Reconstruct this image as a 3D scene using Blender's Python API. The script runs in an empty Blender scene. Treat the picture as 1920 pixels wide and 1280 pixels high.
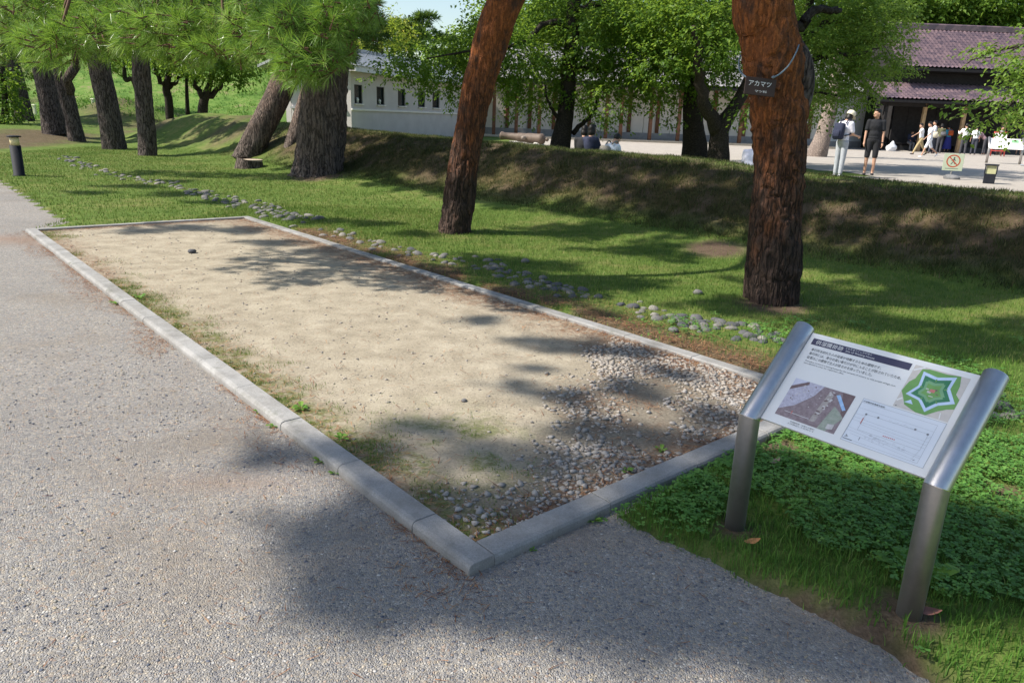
import bpy, math, random
import numpy as np
from mathutils import Vector, Matrix

# ------------------------------------------------------------------ camera, sky, sun, exposure
scn = bpy.context.scene
COL = scn.collection
FPX, PITCH, ROLL, CAMH = 1400.0, math.radians(16.7), math.radians(-2.1), 1.55
_fw = np.array([0, math.cos(PITCH), -math.sin(PITCH)]); _r0 = np.array([1.0, 0, 0]); _u0 = np.cross(_r0, _fw)
_rt = _r0*math.cos(ROLL) - _u0*math.sin(ROLL); _up = _u0*math.cos(ROLL) + _r0*math.sin(ROLL)
EYE = np.array([0, 0, CAMH])
cam_d = bpy.data.cameras.new('camera'); cam = bpy.data.objects.new('camera', cam_d); COL.objects.link(cam)
cam_d.sensor_width = 36; cam_d.lens = FPX/1920*36; cam_d.clip_start = 0.05; cam_d.clip_end = 2000
cam.matrix_world = Matrix([[_rt[i], _up[i], -_fw[i], EYE[i]] for i in range(3)] + [[0, 0, 0, 1]])
scn.camera = cam
SUN_AZ, SUN_EL = math.radians(-97), math.radians(47)
SUN = np.array([math.sin(SUN_AZ)*math.cos(SUN_EL), math.cos(SUN_AZ)*math.cos(SUN_EL), math.sin(SUN_EL)])
world = bpy.data.worlds.new('World'); scn.world = world; world.use_nodes = True
wn = world.node_tree; wn.nodes.clear()
sky = wn.nodes.new('ShaderNodeTexSky'); sky.sky_type = 'NISHITA'; sky.sun_disc = False
sky.sun_elevation = SUN_EL; sky.sun_rotation = SUN_AZ; sky.air_density = 1.2; sky.dust_density = 1.0; sky.ozone_density = 1.0
bg = wn.nodes.new('ShaderNodeBackground'); bg.inputs[1].default_value = 0.10
wo = wn.nodes.new('ShaderNodeOutputWorld')
wn.links.new(sky.outputs[0], bg.inputs[0]); wn.links.new(bg.outputs[0], wo.inputs[0])
sun_d = bpy.data.lights.new('sun', 'SUN'); sun_d.energy = 4.6; sun_d.angle = math.radians(0.53); sun_d.color = (1, 0.94, 0.84)
sun = bpy.data.objects.new('sun', sun_d); COL.objects.link(sun); sun.location = (-30, -4, 40)
sun.rotation_euler = Vector(-SUN).to_track_quat('-Z', 'Y').to_euler()
scn.view_settings.view_transform = 'Standard'; scn.view_settings.look = 'None'
scn.view_settings.exposure = 0.85; scn.view_settings.gamma = 1.0
scn.render.engine = 'CYCLES'; scn.cycles.use_denoising = True
scn.cycles.max_bounces = 6; scn.cycles.transparent_max_bounces = 4; scn.cycles.transmission_bounces = 4
scn.cycles.sample_clamp_indirect = 4.0; scn.cycles.caustics_reflective = False; scn.cycles.caustics_refractive = False

# ------------------------------------------------------------------ pixel -> place helpers
def ray(px, py): return _fw + _rt*(px-960)/FPX - _up*(py-640)/FPX
def at(px, py, z=0.0):                       # where the pixel's ray meets the level z
    d = ray(px, py); return EYE + d*((z-CAMH)/d[2])
def aty(px, py, Y):                          # where it meets the upright plane y = Y
    d = ray(px, py); return EYE + d*(Y/d[1])
def atl(px, py, P, D):                       # where it meets the upright plane through P along D
    d = ray(px, py); n = np.array([D[1], -D[0], 0.0]); return EYE + d*(((np.asarray(P)-EYE)@n)/(d@n))

def pxm(q): return float((np.asarray(q, float)-EYE)@_fw)/FPX      # metres per photo pixel at a place

# ------------------------------------------------------------------ noise
def _h(ix, iy, iz, seed):
    n = (ix.astype(np.int64)*73856093) ^ (iy.astype(np.int64)*19349663) ^ (iz.astype(np.int64)*83492791) ^ (seed*2654435)
    n = (n ^ (n >> 13))*1274126177 & 0x7fffffff
    n = (n ^ (n >> 15))*668265263 & 0x7fffffff
    return ((n ^ (n >> 16)) & 0xffffff)/float(0xffffff)
def vn(x, y, z=0.0, seed=1):
    x, y, z = np.broadcast_arrays(np.asarray(x, float), np.asarray(y, float), np.asarray(z, float))
    ix, iy, iz = np.floor(x), np.floor(y), np.floor(z); fx, fy, fz = x-ix, y-iy, z-iz
    fx = fx*fx*(3-2*fx); fy = fy*fy*(3-2*fy); fz = fz*fz*(3-2*fz); r = 0
    for a in (0, 1):
        for b in (0, 1):
            for c in (0, 1):
                r = r + _h(ix+a, iy+b, iz+c, seed)*(fx if a else 1-fx)*(fy if b else 1-fy)*(fz if c else 1-fz)
    return r
def fbm(x, y, z=0.0, seed=1, oct=4):
    r, a, t = 0, 1.0, 0
    for k in range(oct):
        r = r + a*vn(np.asarray(x)*2**k, np.asarray(y)*2**k, np.asarray(z)*2**k, seed+k); t += a; a *= 0.5
    return r/t
def sst(a, b, x):
    t = np.clip((np.asarray(x, float)-a)/(b-a), 0, 1); return t*t*(3-2*t)

# ------------------------------------------------------------------ object helpers
def tag(o, label=None, cat=None, group=None, kind=None):
    if label: o['label'] = label
    if cat: o['category'] = cat
    if group: o['group'] = group
    if kind: o['kind'] = kind
    return o
def link(o, parent=None):
    COL.objects.link(o)
    if parent is not None: o.parent = parent
    return o
def empty(name, loc=(0, 0, 0), rz=0.0, label=None, cat=None, group=None):
    o = bpy.data.objects.new(name, None); o.location = tuple(loc); o.rotation_euler = (0, 0, rz)
    o.empty_display_size = 0.1
    link(o); return tag(o, label, cat, group)
def mesh_of(name, V, F, mat=None, smooth=False, rnd=None):
    me = bpy.data.meshes.new(name); V = np.asarray(V, np.float32)
    if isinstance(F, np.ndarray):
        k = F.shape[1]; n = len(F)
        me.vertices.add(len(V)); me.vertices.foreach_set('co', V.ravel())
        me.loops.add(n*k); me.loops.foreach_set('vertex_index', F.astype(np.int32).ravel())
        me.polygons.add(n); me.polygons.foreach_set('loop_start', np.arange(0, n*k, k, dtype=np.int32))
        me.update(calc_edges=True)
    else:
        me.from_pydata([tuple(map(float, v)) for v in V], [], [tuple(int(i) for i in f) for f in F]); me.update()
    if mat is not None: me.materials.append(mat)
    if smooth: me.polygons.foreach_set('use_smooth', np.ones(len(me.polygons), bool))
    if rnd is not None:
        for nm, arr in (rnd.items() if isinstance(rnd, dict) else [('rnd', rnd)]):
            a = me.attributes.new(nm, 'FLOAT', 'POINT'); a.data.foreach_set('value', np.asarray(arr, np.float32))
    return me
def ob(name, V, F, mat=None, parent=None, smooth=False, rnd=None, loc=None):
    o = bpy.data.objects.new(name, mesh_of(name, V, F, mat, smooth, rnd))
    if loc is not None: o.location = tuple(loc)
    return link(o, parent)
def inst(name, me, parent=None, loc=(0, 0, 0), rot=(0, 0, 0), scale=(1, 1, 1)):
    o = bpy.data.objects.new(name, me); o.location = tuple(map(float, loc)); o.rotation_euler = tuple(map(float, rot)); o.scale = tuple(map(float, scale))
    return link(o, parent)

class MB:                                    # collects shapes into one mesh
    def __init__(s): s.V = []; s.F = []
    def add(s, V, F):
        b = len(s.V); s.V += [tuple(map(float, v)) for v in V]; s.F += [tuple(i+b for i in f) for f in F]; return s
    def box(s, c, d, rz=0.0, bev=0.0, M=None):
        x, y, z = d[0]/2, d[1]/2, d[2]/2; V = []; F = []
        if bev <= 0:
            V = [(sx*x, sy*y, sz*z) for sz in (-1, 1) for sx, sy in ((-1, -1), (1, -1), (1, 1), (-1, 1))]
            F = [(3, 2, 1, 0), (4, 5, 6, 7), (0, 1, 5, 4), (1, 2, 6, 5), (2, 3, 7, 6), (3, 0, 4, 7)]
        else:
            b = bev; R = []
            for zz, k in ((-z, b), (-z+b, 0), (z-b, 0), (z, b)):
                xx, yy = x-k, y-k; c2 = b if k == 0 else b*0.6
                R.append([(-xx+c2, -yy, zz), (xx-c2, -yy, zz), (xx, -yy+c2, zz), (xx, yy-c2, zz), (xx-c2, yy, zz), (-xx+c2, yy, zz), (-xx, yy-c2, zz), (-xx, -yy+c2, zz)])
            for r in R: V += r
            for j in range(3):
                for i in range(8): F.append((j*8+i, j*8+(i+1) % 8, j*8+8+(i+1) % 8, j*8+8+i))
            F.append(tuple(range(7, -1, -1))); F.append(tuple(range(24, 32)))
        A = Matrix.Rotation(rz, 3, 'Z') if M is None else M
        return s.add([A @ Vector(v) + Vector(c) for v in V], F)
    def tube(s, pts, rad, n=10, cap=True):
        V, F = tube(pts, rad, n, cap); return s.add(V, F)
    def lathe(s, prof, n=20, M=None, c=(0, 0, 0)):      # profile (r, z)
        V = []; F = []
        for r, z in prof:
            for i in range(n):
                a = 2*math.pi*i/n; V.append((r*math.cos(a), r*math.sin(a), z))
        for j in range(len(prof)-1):
            for i in range(n): F.append((j*n+i, j*n+(i+1) % n, (j+1)*n+(i+1) % n, (j+1)*n+i))
        F.append(tuple(range(n-1, -1, -1))); F.append(tuple((len(prof)-1)*n+i for i in range(n)))
        if M is not None: V = [M @ Vector(v) for v in V]
        return s.add([Vector(v)+Vector(c) for v in V], F)
    def prism(s, poly, z0, z1):                          # poly in xy, counter-clockwise
        n = len(poly); V = [(p[0], p[1], z0) for p in poly] + [(p[0], p[1], z1) for p in poly]
        F = [tuple(range(n-1, -1, -1)), tuple(range(n, 2*n))] + [(i, (i+1) % n, n+(i+1) % n, n+i) for i in range(n)]
        return s.add(V, F)
    def build(s, name, mat, parent=None, smooth=False, loc=None, M=None):
        V = s.V if M is None else [M @ Vector(v) for v in s.V]
        o = ob(name, V, s.F, mat, parent, smooth)
        if loc is not None: o.location = tuple(loc)
        return o

def tube(pts, rad, n=10, cap=True):
    P = np.asarray(pts, float); m = len(P); rad = np.broadcast_to(np.asarray(rad, float), (m,))
    T = np.gradient(P, axis=0); T /= np.linalg.norm(T, axis=1)[:, None]+1e-9
    ref = np.array([1.0, 0, 0]) if abs(T[0][0]) < 0.8 else np.array([0, 1.0, 0])
    V = []; u = ref
    for i in range(m):
        u = u - T[i]*(u@T[i]); u /= np.linalg.norm(u)+1e-9; v = np.cross(T[i], u)
        for k in range(n):
            a = 2*math.pi*k/n; V.append(P[i]+rad[i]*(u*math.cos(a)+v*math.sin(a)))
    F = [(j*n+k, j*n+(k+1) % n, (j+1)*n+(k+1) % n, (j+1)*n+k) for j in range(m-1) for k in range(n)]
    if cap: F += [tuple(range(n-1, -1, -1)), tuple((m-1)*n+k for k in range(n))]
    return V, F
def spline(P, n):                             # Catmull-Rom through points (any width)
    P = np.asarray(P, float); Q = np.vstack([2*P[0]-P[1], P, 2*P[-1]-P[-2]]); out = []
    for u in np.linspace(0, len(P)-1-1e-9, n):
        i = int(u); t = u-i; a, b, c, d = Q[i:i+4]
        out.append(0.5*((2*b)+(c-a)*t+(2*a-5*b+4*c-d)*t*t+(3*b-a-3*c+d)*t**3))
    return np.array(out)

# ------------------------------------------------------------------ materials
class NT:
    def __init__(s, name):
        s.m = bpy.data.materials.new(name); s.m.use_nodes = True; s.t = s.m.node_tree; s.t.nodes.clear()
    def n(s, typ, ins=None, **kw):
        nd = s.t.nodes.new('ShaderNode'+typ)
        for k, v in kw.items(): setattr(nd, k, v)
        for k, v in (ins or {}).items():
            if isinstance(v, bpy.types.NodeSocket): s.t.links.new(v, nd.inputs[k])
            else: nd.inputs[k].default_value = v
        return nd
    def ramp(s, fac, stops, interp='LINEAR'):
        nd = s.t.nodes.new('ShaderNodeValToRGB'); cr = nd.color_ramp; cr.interpolation = interp
        while len(cr.elements) < len(stops): cr.elements.new(0.5)
        for e, (p, c) in zip(cr.elements, stops): e.position = p; e.color = (*c, 1) if len(c) == 3 else c
        s.t.links.new(fac, nd.inputs[0]); return nd.outputs[0]
    def coord(s, scale=(1, 1, 1), kind='Object', rot=(0, 0, 0)):
        tc = s.n('TexCoord'); mp = s.n('Mapping', {'Vector': tc.outputs[kind]}); mp.inputs['Scale'].default_value = scale
        mp.inputs['Rotation'].default_value = rot
        return mp.outputs[0]
    def wpos(s, scale=(1, 1, 1)):
        g = s.n('NewGeometry'); mp = s.n('Mapping', {'Vector': g.outputs['Position']}); mp.inputs['Scale'].default_value = scale
        return mp.outputs[0]
    def noise(s, vec, scale, detail=4, rough=0.55):
        return s.n('TexNoise', {'Vector': vec, 'Scale': scale, 'Detail': detail, 'Roughness': rough}).outputs[0]
    def mixc(s, fac, a, b, mode='MIX'):
        nd = s.t.nodes.new('ShaderNodeMix'); nd.data_type = 'RGBA'; nd.blend_type = mode
        for sock, v in ((nd.inputs[0], fac), (nd.inputs[6], a), (nd.inputs[7], b)):
            if isinstance(v, bpy.types.NodeSocket): s.t.links.new(v, sock)
            else: sock.default_value = v if not isinstance(v, tuple) else ((*v, 1) if len(v) == 3 else v)
        return nd.outputs[2]
    def math(s, op, a, b=0.5, clamp=False):
        nd = s.t.nodes.new('ShaderNodeMath'); nd.operation = op; nd.use_clamp = clamp
        for i, v in enumerate((a, b)):
            if isinstance(v, bpy.types.NodeSocket): s.t.links.new(v, nd.inputs[i])
            else: nd.inputs[i].default_value = v
        return nd.outputs[0]
    def attr(s, name): return s.n('Attribute', attribute_name=name).outputs['Fac']
    def bump(s, h, strength=0.5, dist=0.01): return s.n('Bump', {'Height': h, 'Strength': strength, 'Distance': dist}).outputs[0]
    def out(s, col, rough=0.8, normal=None, metal=0.0, spec=0.3, emit=None, estr=0.0):
        b = s.n('BsdfPrincipled', {'Base Color': col if isinstance(col, bpy.types.NodeSocket) else (*col, 1), 'Roughness': rough, 'Metallic': metal, 'Specular IOR Level': spec})
        if normal is not None: s.t.links.new(normal, b.inputs['Normal'])
        if emit: b.inputs['Emission Color'].default_value = (*emit, 1); b.inputs['Emission Strength'].default_value = estr
        o = s.n('OutputMaterial'); s.t.links.new(b.outputs[0], o.inputs[0]); return s.m

def m_plain(name, c, rough=0.7, var=0.15, scale=8.0, bump=0.0, metal=0.0, spec=0.3, bscale=None):
    t = NT(name); v = t.coord(); nz = t.noise(v, scale)
    lo = tuple(x*(1-var) for x in c); hi = tuple(min(1, x*(1+var)) for x in c)
    col = t.ramp(nz, [(0.3, lo), (0.7, hi)])
    nm = t.bump(t.noise(v, bscale or scale*6, 3), bump, 0.01) if bump else None
    return t.out(col, rough, nm, metal, spec)
def m_leaf(name, stops, trans=0.35, rough=0.5):
    t = NT(name); col = t.ramp(t.attr('rnd'), stops)
    b = t.n('BsdfPrincipled', {'Base Color': col, 'Roughness': rough, 'Specular IOR Level': 0.25})
    tr = t.n('BsdfTranslucent', {'Color': t.mixc(0.5, col, (0.35, 0.5, 0.05), 'MIX')})
    mx = t.n('MixShader', {0: trans, 1: b.outputs[0], 2: tr.outputs[0]}); o = t.n('OutputMaterial'); t.t.links.new(mx.outputs[0], o.inputs[0]); return t.m
def m_grass(name, stops, trans=0.25):
    t = NT(name); pos = t.wpos(); big = t.noise(pos, 0.9, 3)
    f = t.math('ADD', t.attr('rnd'), t.math('MULTIPLY', t.math('SUBTRACT', big, 0.5), 0.9), clamp=True)
    col = t.ramp(f, stops)
    b = t.n('BsdfPrincipled', {'Base Color': col, 'Roughness': 0.6, 'Specular IOR Level': 0.2})
    tr = t.n('BsdfTranslucent', {'Color': col})
    mx = t.n('MixShader', {0: trans, 1: b.outputs[0], 2: tr.outputs[0]}); o = t.n('OutputMaterial'); t.t.links.new(mx.outputs[0], o.inputs[0]); return t.m
def m_bark(name, low, high, z0=0.6, z1=2.2, crack=(0.02, 0.016, 0.014), scale=9.0, zst=0.35, mid=0.5):
    t = NT(name); v0 = t.coord(); wob = t.n('VectorMath', {0: t.n('TexNoise', {'Vector': v0, 'Scale': 5.0, 'Detail': 3.0}).outputs[1], 1: (0.06, 0.06, 0.06)}, operation='MULTIPLY').outputs[0]
    vw = t.n('VectorMath', {0: v0, 1: wob}, operation='ADD').outputs[0]
    mp = t.n('Mapping', {'Vector': vw}); mp.inputs['Scale'].default_value = (1, 1, zst*0.55)
    fur = t.noise(mp.outputs[0], scale*2.4, 2, 0.5)                       # long vertical furrows
    furr = t.math('ABSOLUTE', t.math('SUBTRACT', fur, 0.5))
    mq = t.n('Mapping', {'Vector': vw}); mq.inputs['Scale'].default_value = (1, 1, 0.45)
    flake = t.noise(mq.outputs[0], scale*6, 5, 0.65); fine = t.noise(v0, 90.0, 3, 0.6); big = t.noise(t.coord((1, 1, 0.6)), 4.0, 4, 0.6)
    sep = t.n('SeparateXYZ', {0: v0}); hgt = t.math('ADD', sep.outputs[2], t.math('MULTIPLY', t.math('SUBTRACT', big, 0.5), 3.4))
    f = t.n('MapRange', {0: hgt, 1: z0, 2: z1}).outputs[0]
    ff = t.math('ADD', t.math('MULTIPLY', flake, 0.65), t.math('MULTIPLY', fine, 0.35))
    lo = t.ramp(ff, [(0.32, tuple(c*0.4 for c in low)), (0.5, low), (0.68, tuple(c*1.6 for c in low))])
    hi = t.ramp(ff, [(0.32, tuple(c*0.35 for c in high)), (0.48, tuple(c*0.85 for c in high)), (0.66, tuple(min(1, c*1.35) for c in high))])
    col = t.mixc(f, lo, hi); ck = t.ramp(furr, [(0.0, (0, 0, 0)), (0.045, (0.55, 0.55, 0.55)), (0.1, (1, 1, 1))])
    dk = t.ramp(t.noise(t.coord((1, 1, 0.35)), 7.0, 5, 0.7), [(0.5, (0, 0, 0)), (0.62, (0.8, 0.8, 0.8))]); col = t.mixc(dk, col, t.mixc(ff, (0.018, 0.013, 0.011), tuple(c*1.5 for c in low)))
    ckm = t.math('MAXIMUM', ck, t.math('MULTIPLY', f, 0.62)); col = t.mixc(ckm, crack, col)
    hh = t.math('ADD', t.math('MULTIPLY', t.math('MINIMUM', furr, 0.14), t.math('SUBTRACT', 7.0, t.math('MULTIPLY', f, 4.5))), t.math('MULTIPLY', ff, 0.9))
    return t.out(col, 0.9, t.bump(hh, 0.9, 0.025), spec=0.12)
# ------------------------------------------------------------------ the place: plot, path outline, terrain
KZ = 0.047                                                   # top of the kerb
KA, KB, KC, KD = (at(*p, KZ)[:2] for p in ((891, 1012.5), (69.4, 428.75), (454, 405), (1538, 742)))   # inner corners
U = (KB-KA)/np.linalg.norm(KB-KA)                           # along the long side, away from the camera
W = (KD-KA)/np.linalg.norm(KD-KA)                           # across
PL, PW = 8.70, 2.55
KW = 0.116
def plot(p, q): return KA + U*p + W*q
def pq(x, y):
    M = np.linalg.inv(np.array([U, W]).T); d = np.stack([np.asarray(x)-KA[0], np.asarray(y)-KA[1]], -1) @ M.T
    return d[..., 0], d[..., 1]
_pb = [at(x, y)[:2] for x, y in ((112, 416), (50, 375), (0, 345))]
_pr = [at(x, y)[:2] for x, y in ((1740, 1300), (1560, 1178), (1395, 1108), (1290, 1040), (1205, 1000), (1128, 972))]
_u2 = np.array([-0.64, 0.77])
PATH = [*_pb, _pb[-1]+_u2*9, _pb[-1]+_u2*26, _pb[-1]+_u2*26+np.array([-7, -6]), np.array([-14.0, 2.0]), np.array([-9.0, -9.0]), np.array([4.0, -9.0]), np.array([2.4, -0.6]), *_pr, plot(-KW, PW*0.35), plot(-KW, -KW), plot(PL+KW, -KW)]
PATH = np.array(PATH)
PLOTQ = np.array([plot(-KW, -KW), plot(PL+KW, -KW), plot(PL+KW, PW+KW), plot(-KW, PW+KW)])
def sdf(poly, x, y):                                        # signed distance, negative inside
    x = np.asarray(x, float); y = np.asarray(y, float); d = np.full(x.shape, 1e9); ins = np.zeros(x.shape, bool); n = len(poly)
    for i in range(n):
        a, b = poly[i], poly[(i+1) % n]; e = b-a
        t = np.clip(((x-a[0])*e[0]+(y-a[1])*e[1])/(e@e), 0, 1)
        d = np.minimum(d, np.hypot(x-a[0]-t*e[0], y-a[1]-t*e[1]))
        c = (a[1] > y) != (b[1] > y); xi = a[0]+(y-a[1])/(e[1] if abs(e[1]) > 1e-12 else 1e-12)*e[0]; ins ^= c & (x < xi)
    return np.where(ins, -d, d)
BF, BN, BU = np.array([3.7, 8.1]), np.array([0.756, 0.655]), np.array([-0.655, 0.756])   # foot of the bank, its two directions
ZP = 0.35                                                   # level of the yard behind the bank
def bank_st(x, y):
    dx, dy = np.asarray(x)-BF[0], np.asarray(y)-BF[1]; return dx*BN[0]+dy*BN[1], dx*BU[0]+dy*BU[1]
def zbase(x, y):
    x = np.asarray(x, float); y = np.asarray(y, float); s, t = bank_st(x, y)
    h = np.interp(t, [-30, -2, 0, 2, 4, 6, 10, 16, 22, 28, 31, 34], [0.78, 0.78, 0.78, 0.80, 0.88, 0.92, 0.94, 1.0, 1.12, 1.14, 0.95, 0.0])
    s2 = s + 0.25*(fbm(t*0.45, s*0.3, seed=5)-0.5)*2
    front = 0.18*sst(-0.9, 0.9, s2)+0.82*sst(0.35, 2.15, s2); back = sst(3.2, 5.8, s2); pl = ZP*(1-sst(33, 37, t)*0)
    z = np.where(s2 < 2.9, h*front, h+(pl-h)*back)-0.05*np.exp(-((s2-1.75)/0.3)**2)*fbm(t*1.3, s*1.3, seed=77)
    endf = sst(31.5, 35, t); z = z*(1-endf) + endf*(0.45*sst(-3.0, 5, s))
    z = z + 1.0*np.exp(-(((t-41)/3.0)**2+((s-2.6)/2.0)**2)) + 0.5*np.exp(-(((t-50)/3.0)**2+((s-3.0)/2.5)**2))
    z = z + 0.10*np.exp(-((t-24.5)/0.9)**2)*front*(1-back) - 0.10*np.exp(-((t-22.6)/0.7)**2)*front*(1-back) + 0.10*np.exp(-((t-27.5)/0.8)**2)*front*(1-back) - 0.10*np.exp(-((t-26)/0.6)**2)*front*(1-back)
    z = z + 0.10*(fbm(x*0.9, y*0.9, seed=9)-0.5)*sst(-0.4, 1.0, s)*(1-sst(5, 7, s)) + 0.11*(fbm(x*2.6, y*2.6, seed=19)-0.5)*sst(0.1, 0.8, s)*(1-sst(2.4, 3.0, s))+0.05*(fbm(x*7, y*7, seed=20)-0.5)*sst(0.1, 0.8, s)*(1-sst(4, 6, s))
    z = z + 0.45*sst(15, 22, -x)*sst(24, 30, y)*(1-sst(5, 9, s))
    left = sst(12, 18, -x-0.0*y); right = sst(20, 27, x)
    z = z + 8.5*sst(42, 70, y+0.15*x)*left + 9.0*sst(56, 78, y)*right + 6*sst(60, 80, y)*(1-left)*(1-right)
    return z
def zt(x, y):                                               # lawn and everything that is not path or plot
    z = zbase(x, y); x = np.asarray(x, float); y = np.asarray(y, float)
    d = np.minimum(sdf(PATH, x, y), sdf(PLOTQ, x, y)) + 0.10*(fbm(x*5, y*5, seed=31)-0.5)*np.clip(sdf(PLOTQ, x, y)*4, 0, 1)
    lift = sst(-0.05, 0.09, d); near = 0.034+0.02*(fbm(x*1.7, y*1.7, seed=13)-0.4)+0.012*(fbm(x*9, y*9, seed=14)-0.5)
    return z*sst(0, 0.8, d) + np.where(d > -0.06, -0.07+(0.07+near)*lift, -0.07)
def zl(x, y): return float(zt(np.array([x]), np.array([y]))[0])
POSTL, POSTR = at(1377, 993, 0.03)[:2], at(1703, 1157, 0.03)[:2]
def soil(x, y):                                             # bare earth, 0..1
    x = np.asarray(x, float); y = np.asarray(y, float); n = fbm(x*2.3, y*2.3, seed=41); n2 = fbm(x*7, y*7, seed=42)
    dp = sdf(PATH, x, y); p, q = pq(x, y); s, t = bank_st(x, y)
    e = at(1560, 1200)[:2]; w = -0.01+0.17*np.exp(-((x-e[0])**2+(y-e[1])**2)/0.12)
    m = sst(0.06, -0.05, dp-w*(0.4+1.2*n2))
    strip = np.exp(-((q-PW-0.25)/0.28)**2)*((p > -0.4) & (p < 7.5)); m = np.maximum(m, strip*sst(0.38, 0.62, n+0.25*(n2-0.5)+0.12)*0.95)
    for c, r in ((POSTR, 0.13), (POSTL, 0.07), (at(1460, 842, 0.03)[:2], 0.13), (at(1880, 925, 0.03)[:2], 0.10), (at(1447, 580)[:2], 0.32), (at(853, 440)[:2], 0.25), (at(1340, 480)[:2], 0.4), (at(600, 340)[:2], 0.7)):
        m = np.maximum(m, sst(r*1.35, r*0.6, np.hypot(x-c[0], y-c[1])+0.12*(n2-0.5)))
    a0_, a1_ = at(-140, 262, 0.3)[:2], at(112, 250, 0.3)[:2]; e_ = a1_-a0_; tt = np.clip(((x-a0_[0])*e_[0]+(y-a0_[1])*e_[1])/(e_@e_), 0, 1); m = np.maximum(m, sst(2.0, 1.2, np.hypot(x-a0_[0]-tt*e_[0], y-a0_[1]-tt*e_[1])+0.6*(n-0.5))*0.9)
    m = np.maximum(m, 0.8*sst(0.35, 0.7, np.exp(-(((t-41)/2.6)**2+((s-1.9)/1.5)**2))+0.3*(n-0.5)))
    b = sst(0.2, 0.9, s)*sst(4.0, 3.0, s)*sst(0.45, 0.6, n2*0.5+n*0.5)
    return np.clip(np.maximum(m, b*0.75), 0, 1)

GRASS_STOPS = [(0.0, (0.045, 0.095, 0.016)), (0.35, (0.09, 0.165, 0.026)), (0.6, (0.15, 0.225, 0.04)), (0.82, (0.23, 0.25, 0.07)), (1.0, (0.36, 0.31, 0.14))]
def m_lawn():
    t = NT('lawn_turf'); v = t.wpos(); big = t.noise(v, 0.7, 4); mid = t.noise(v, 6, 4); fin = t.noise(v, 55, 4, 0.7)
    g = t.ramp(t.math('ADD', t.math('MULTIPLY', big, 0.5), t.math('MULTIPLY', mid, 0.5)), [(0.3, (0.055, 0.10, 0.018)), (0.5, (0.10, 0.15, 0.032)), (0.68, (0.18, 0.18, 0.062))])
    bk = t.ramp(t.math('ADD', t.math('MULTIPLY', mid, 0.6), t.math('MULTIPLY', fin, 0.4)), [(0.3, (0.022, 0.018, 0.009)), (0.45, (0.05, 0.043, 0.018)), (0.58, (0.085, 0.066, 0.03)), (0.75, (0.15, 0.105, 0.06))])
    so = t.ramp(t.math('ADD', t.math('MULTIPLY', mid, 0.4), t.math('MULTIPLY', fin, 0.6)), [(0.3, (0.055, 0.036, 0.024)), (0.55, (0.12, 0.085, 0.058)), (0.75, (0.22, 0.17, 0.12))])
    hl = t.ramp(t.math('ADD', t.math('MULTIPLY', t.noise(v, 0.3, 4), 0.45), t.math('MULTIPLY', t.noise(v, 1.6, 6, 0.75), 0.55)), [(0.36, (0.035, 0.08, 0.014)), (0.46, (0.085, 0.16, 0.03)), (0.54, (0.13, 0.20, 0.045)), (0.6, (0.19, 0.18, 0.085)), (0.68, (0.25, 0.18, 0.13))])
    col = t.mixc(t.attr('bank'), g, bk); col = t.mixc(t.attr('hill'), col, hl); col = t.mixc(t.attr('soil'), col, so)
    h = t.math('ADD', t.math('MULTIPLY', fin, 0.7), t.math('MULTIPLY', mid, 0.5))
    return t.out(col, 0.95, t.bump(h, 0.8, 0.03), spec=0.1)
def axis(lo, hi, c0, c1, step, grow=1.09, mx=2.2):
    a = list(np.arange(c0, c1+1e-6, step)); s = step; x = c1
    while x < hi: s = min(mx, s*grow); x += s; a.append(x)
    s = step; x = c0; b = []
    while x > lo: s = min(mx, s*grow); x -= s; b.append(x)
    return np.array(b[::-1]+a)
gx = axis(-300, 300, -1.2, 5.6, 0.072, 1.042, 9.0); gy = axis(-40, 420, 1.0, 11.5, 0.075, 1.05, 12.0)
X, Y = np.meshgrid(gx, gy); Z = zt(X.ravel(), Y.ravel()); n_, m_ = len(gx), len(gy)
V = np.stack([X.ravel(), Y.ravel(), Z], 1); ii = np.arange(n_*m_).reshape(m_, n_)
F = np.stack([ii[:-1, :-1].ravel(), ii[:-1, 1:].ravel(), ii[1:, 1:].ravel(), ii[1:, :-1].ravel()], 1)
sS, tT = bank_st(V[:, 0], V[:, 1])
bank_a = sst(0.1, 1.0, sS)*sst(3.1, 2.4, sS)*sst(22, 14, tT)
hill_a = np.maximum(sst(38, 44, V[:, 1]), 0)
lawn = tag(ob('lawn', V, F, m_lawn(), None, True, {'soil': soil(V[:, 0], V[:, 1]), 'bank': bank_a, 'hill': hill_a}), kind='structure')

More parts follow.
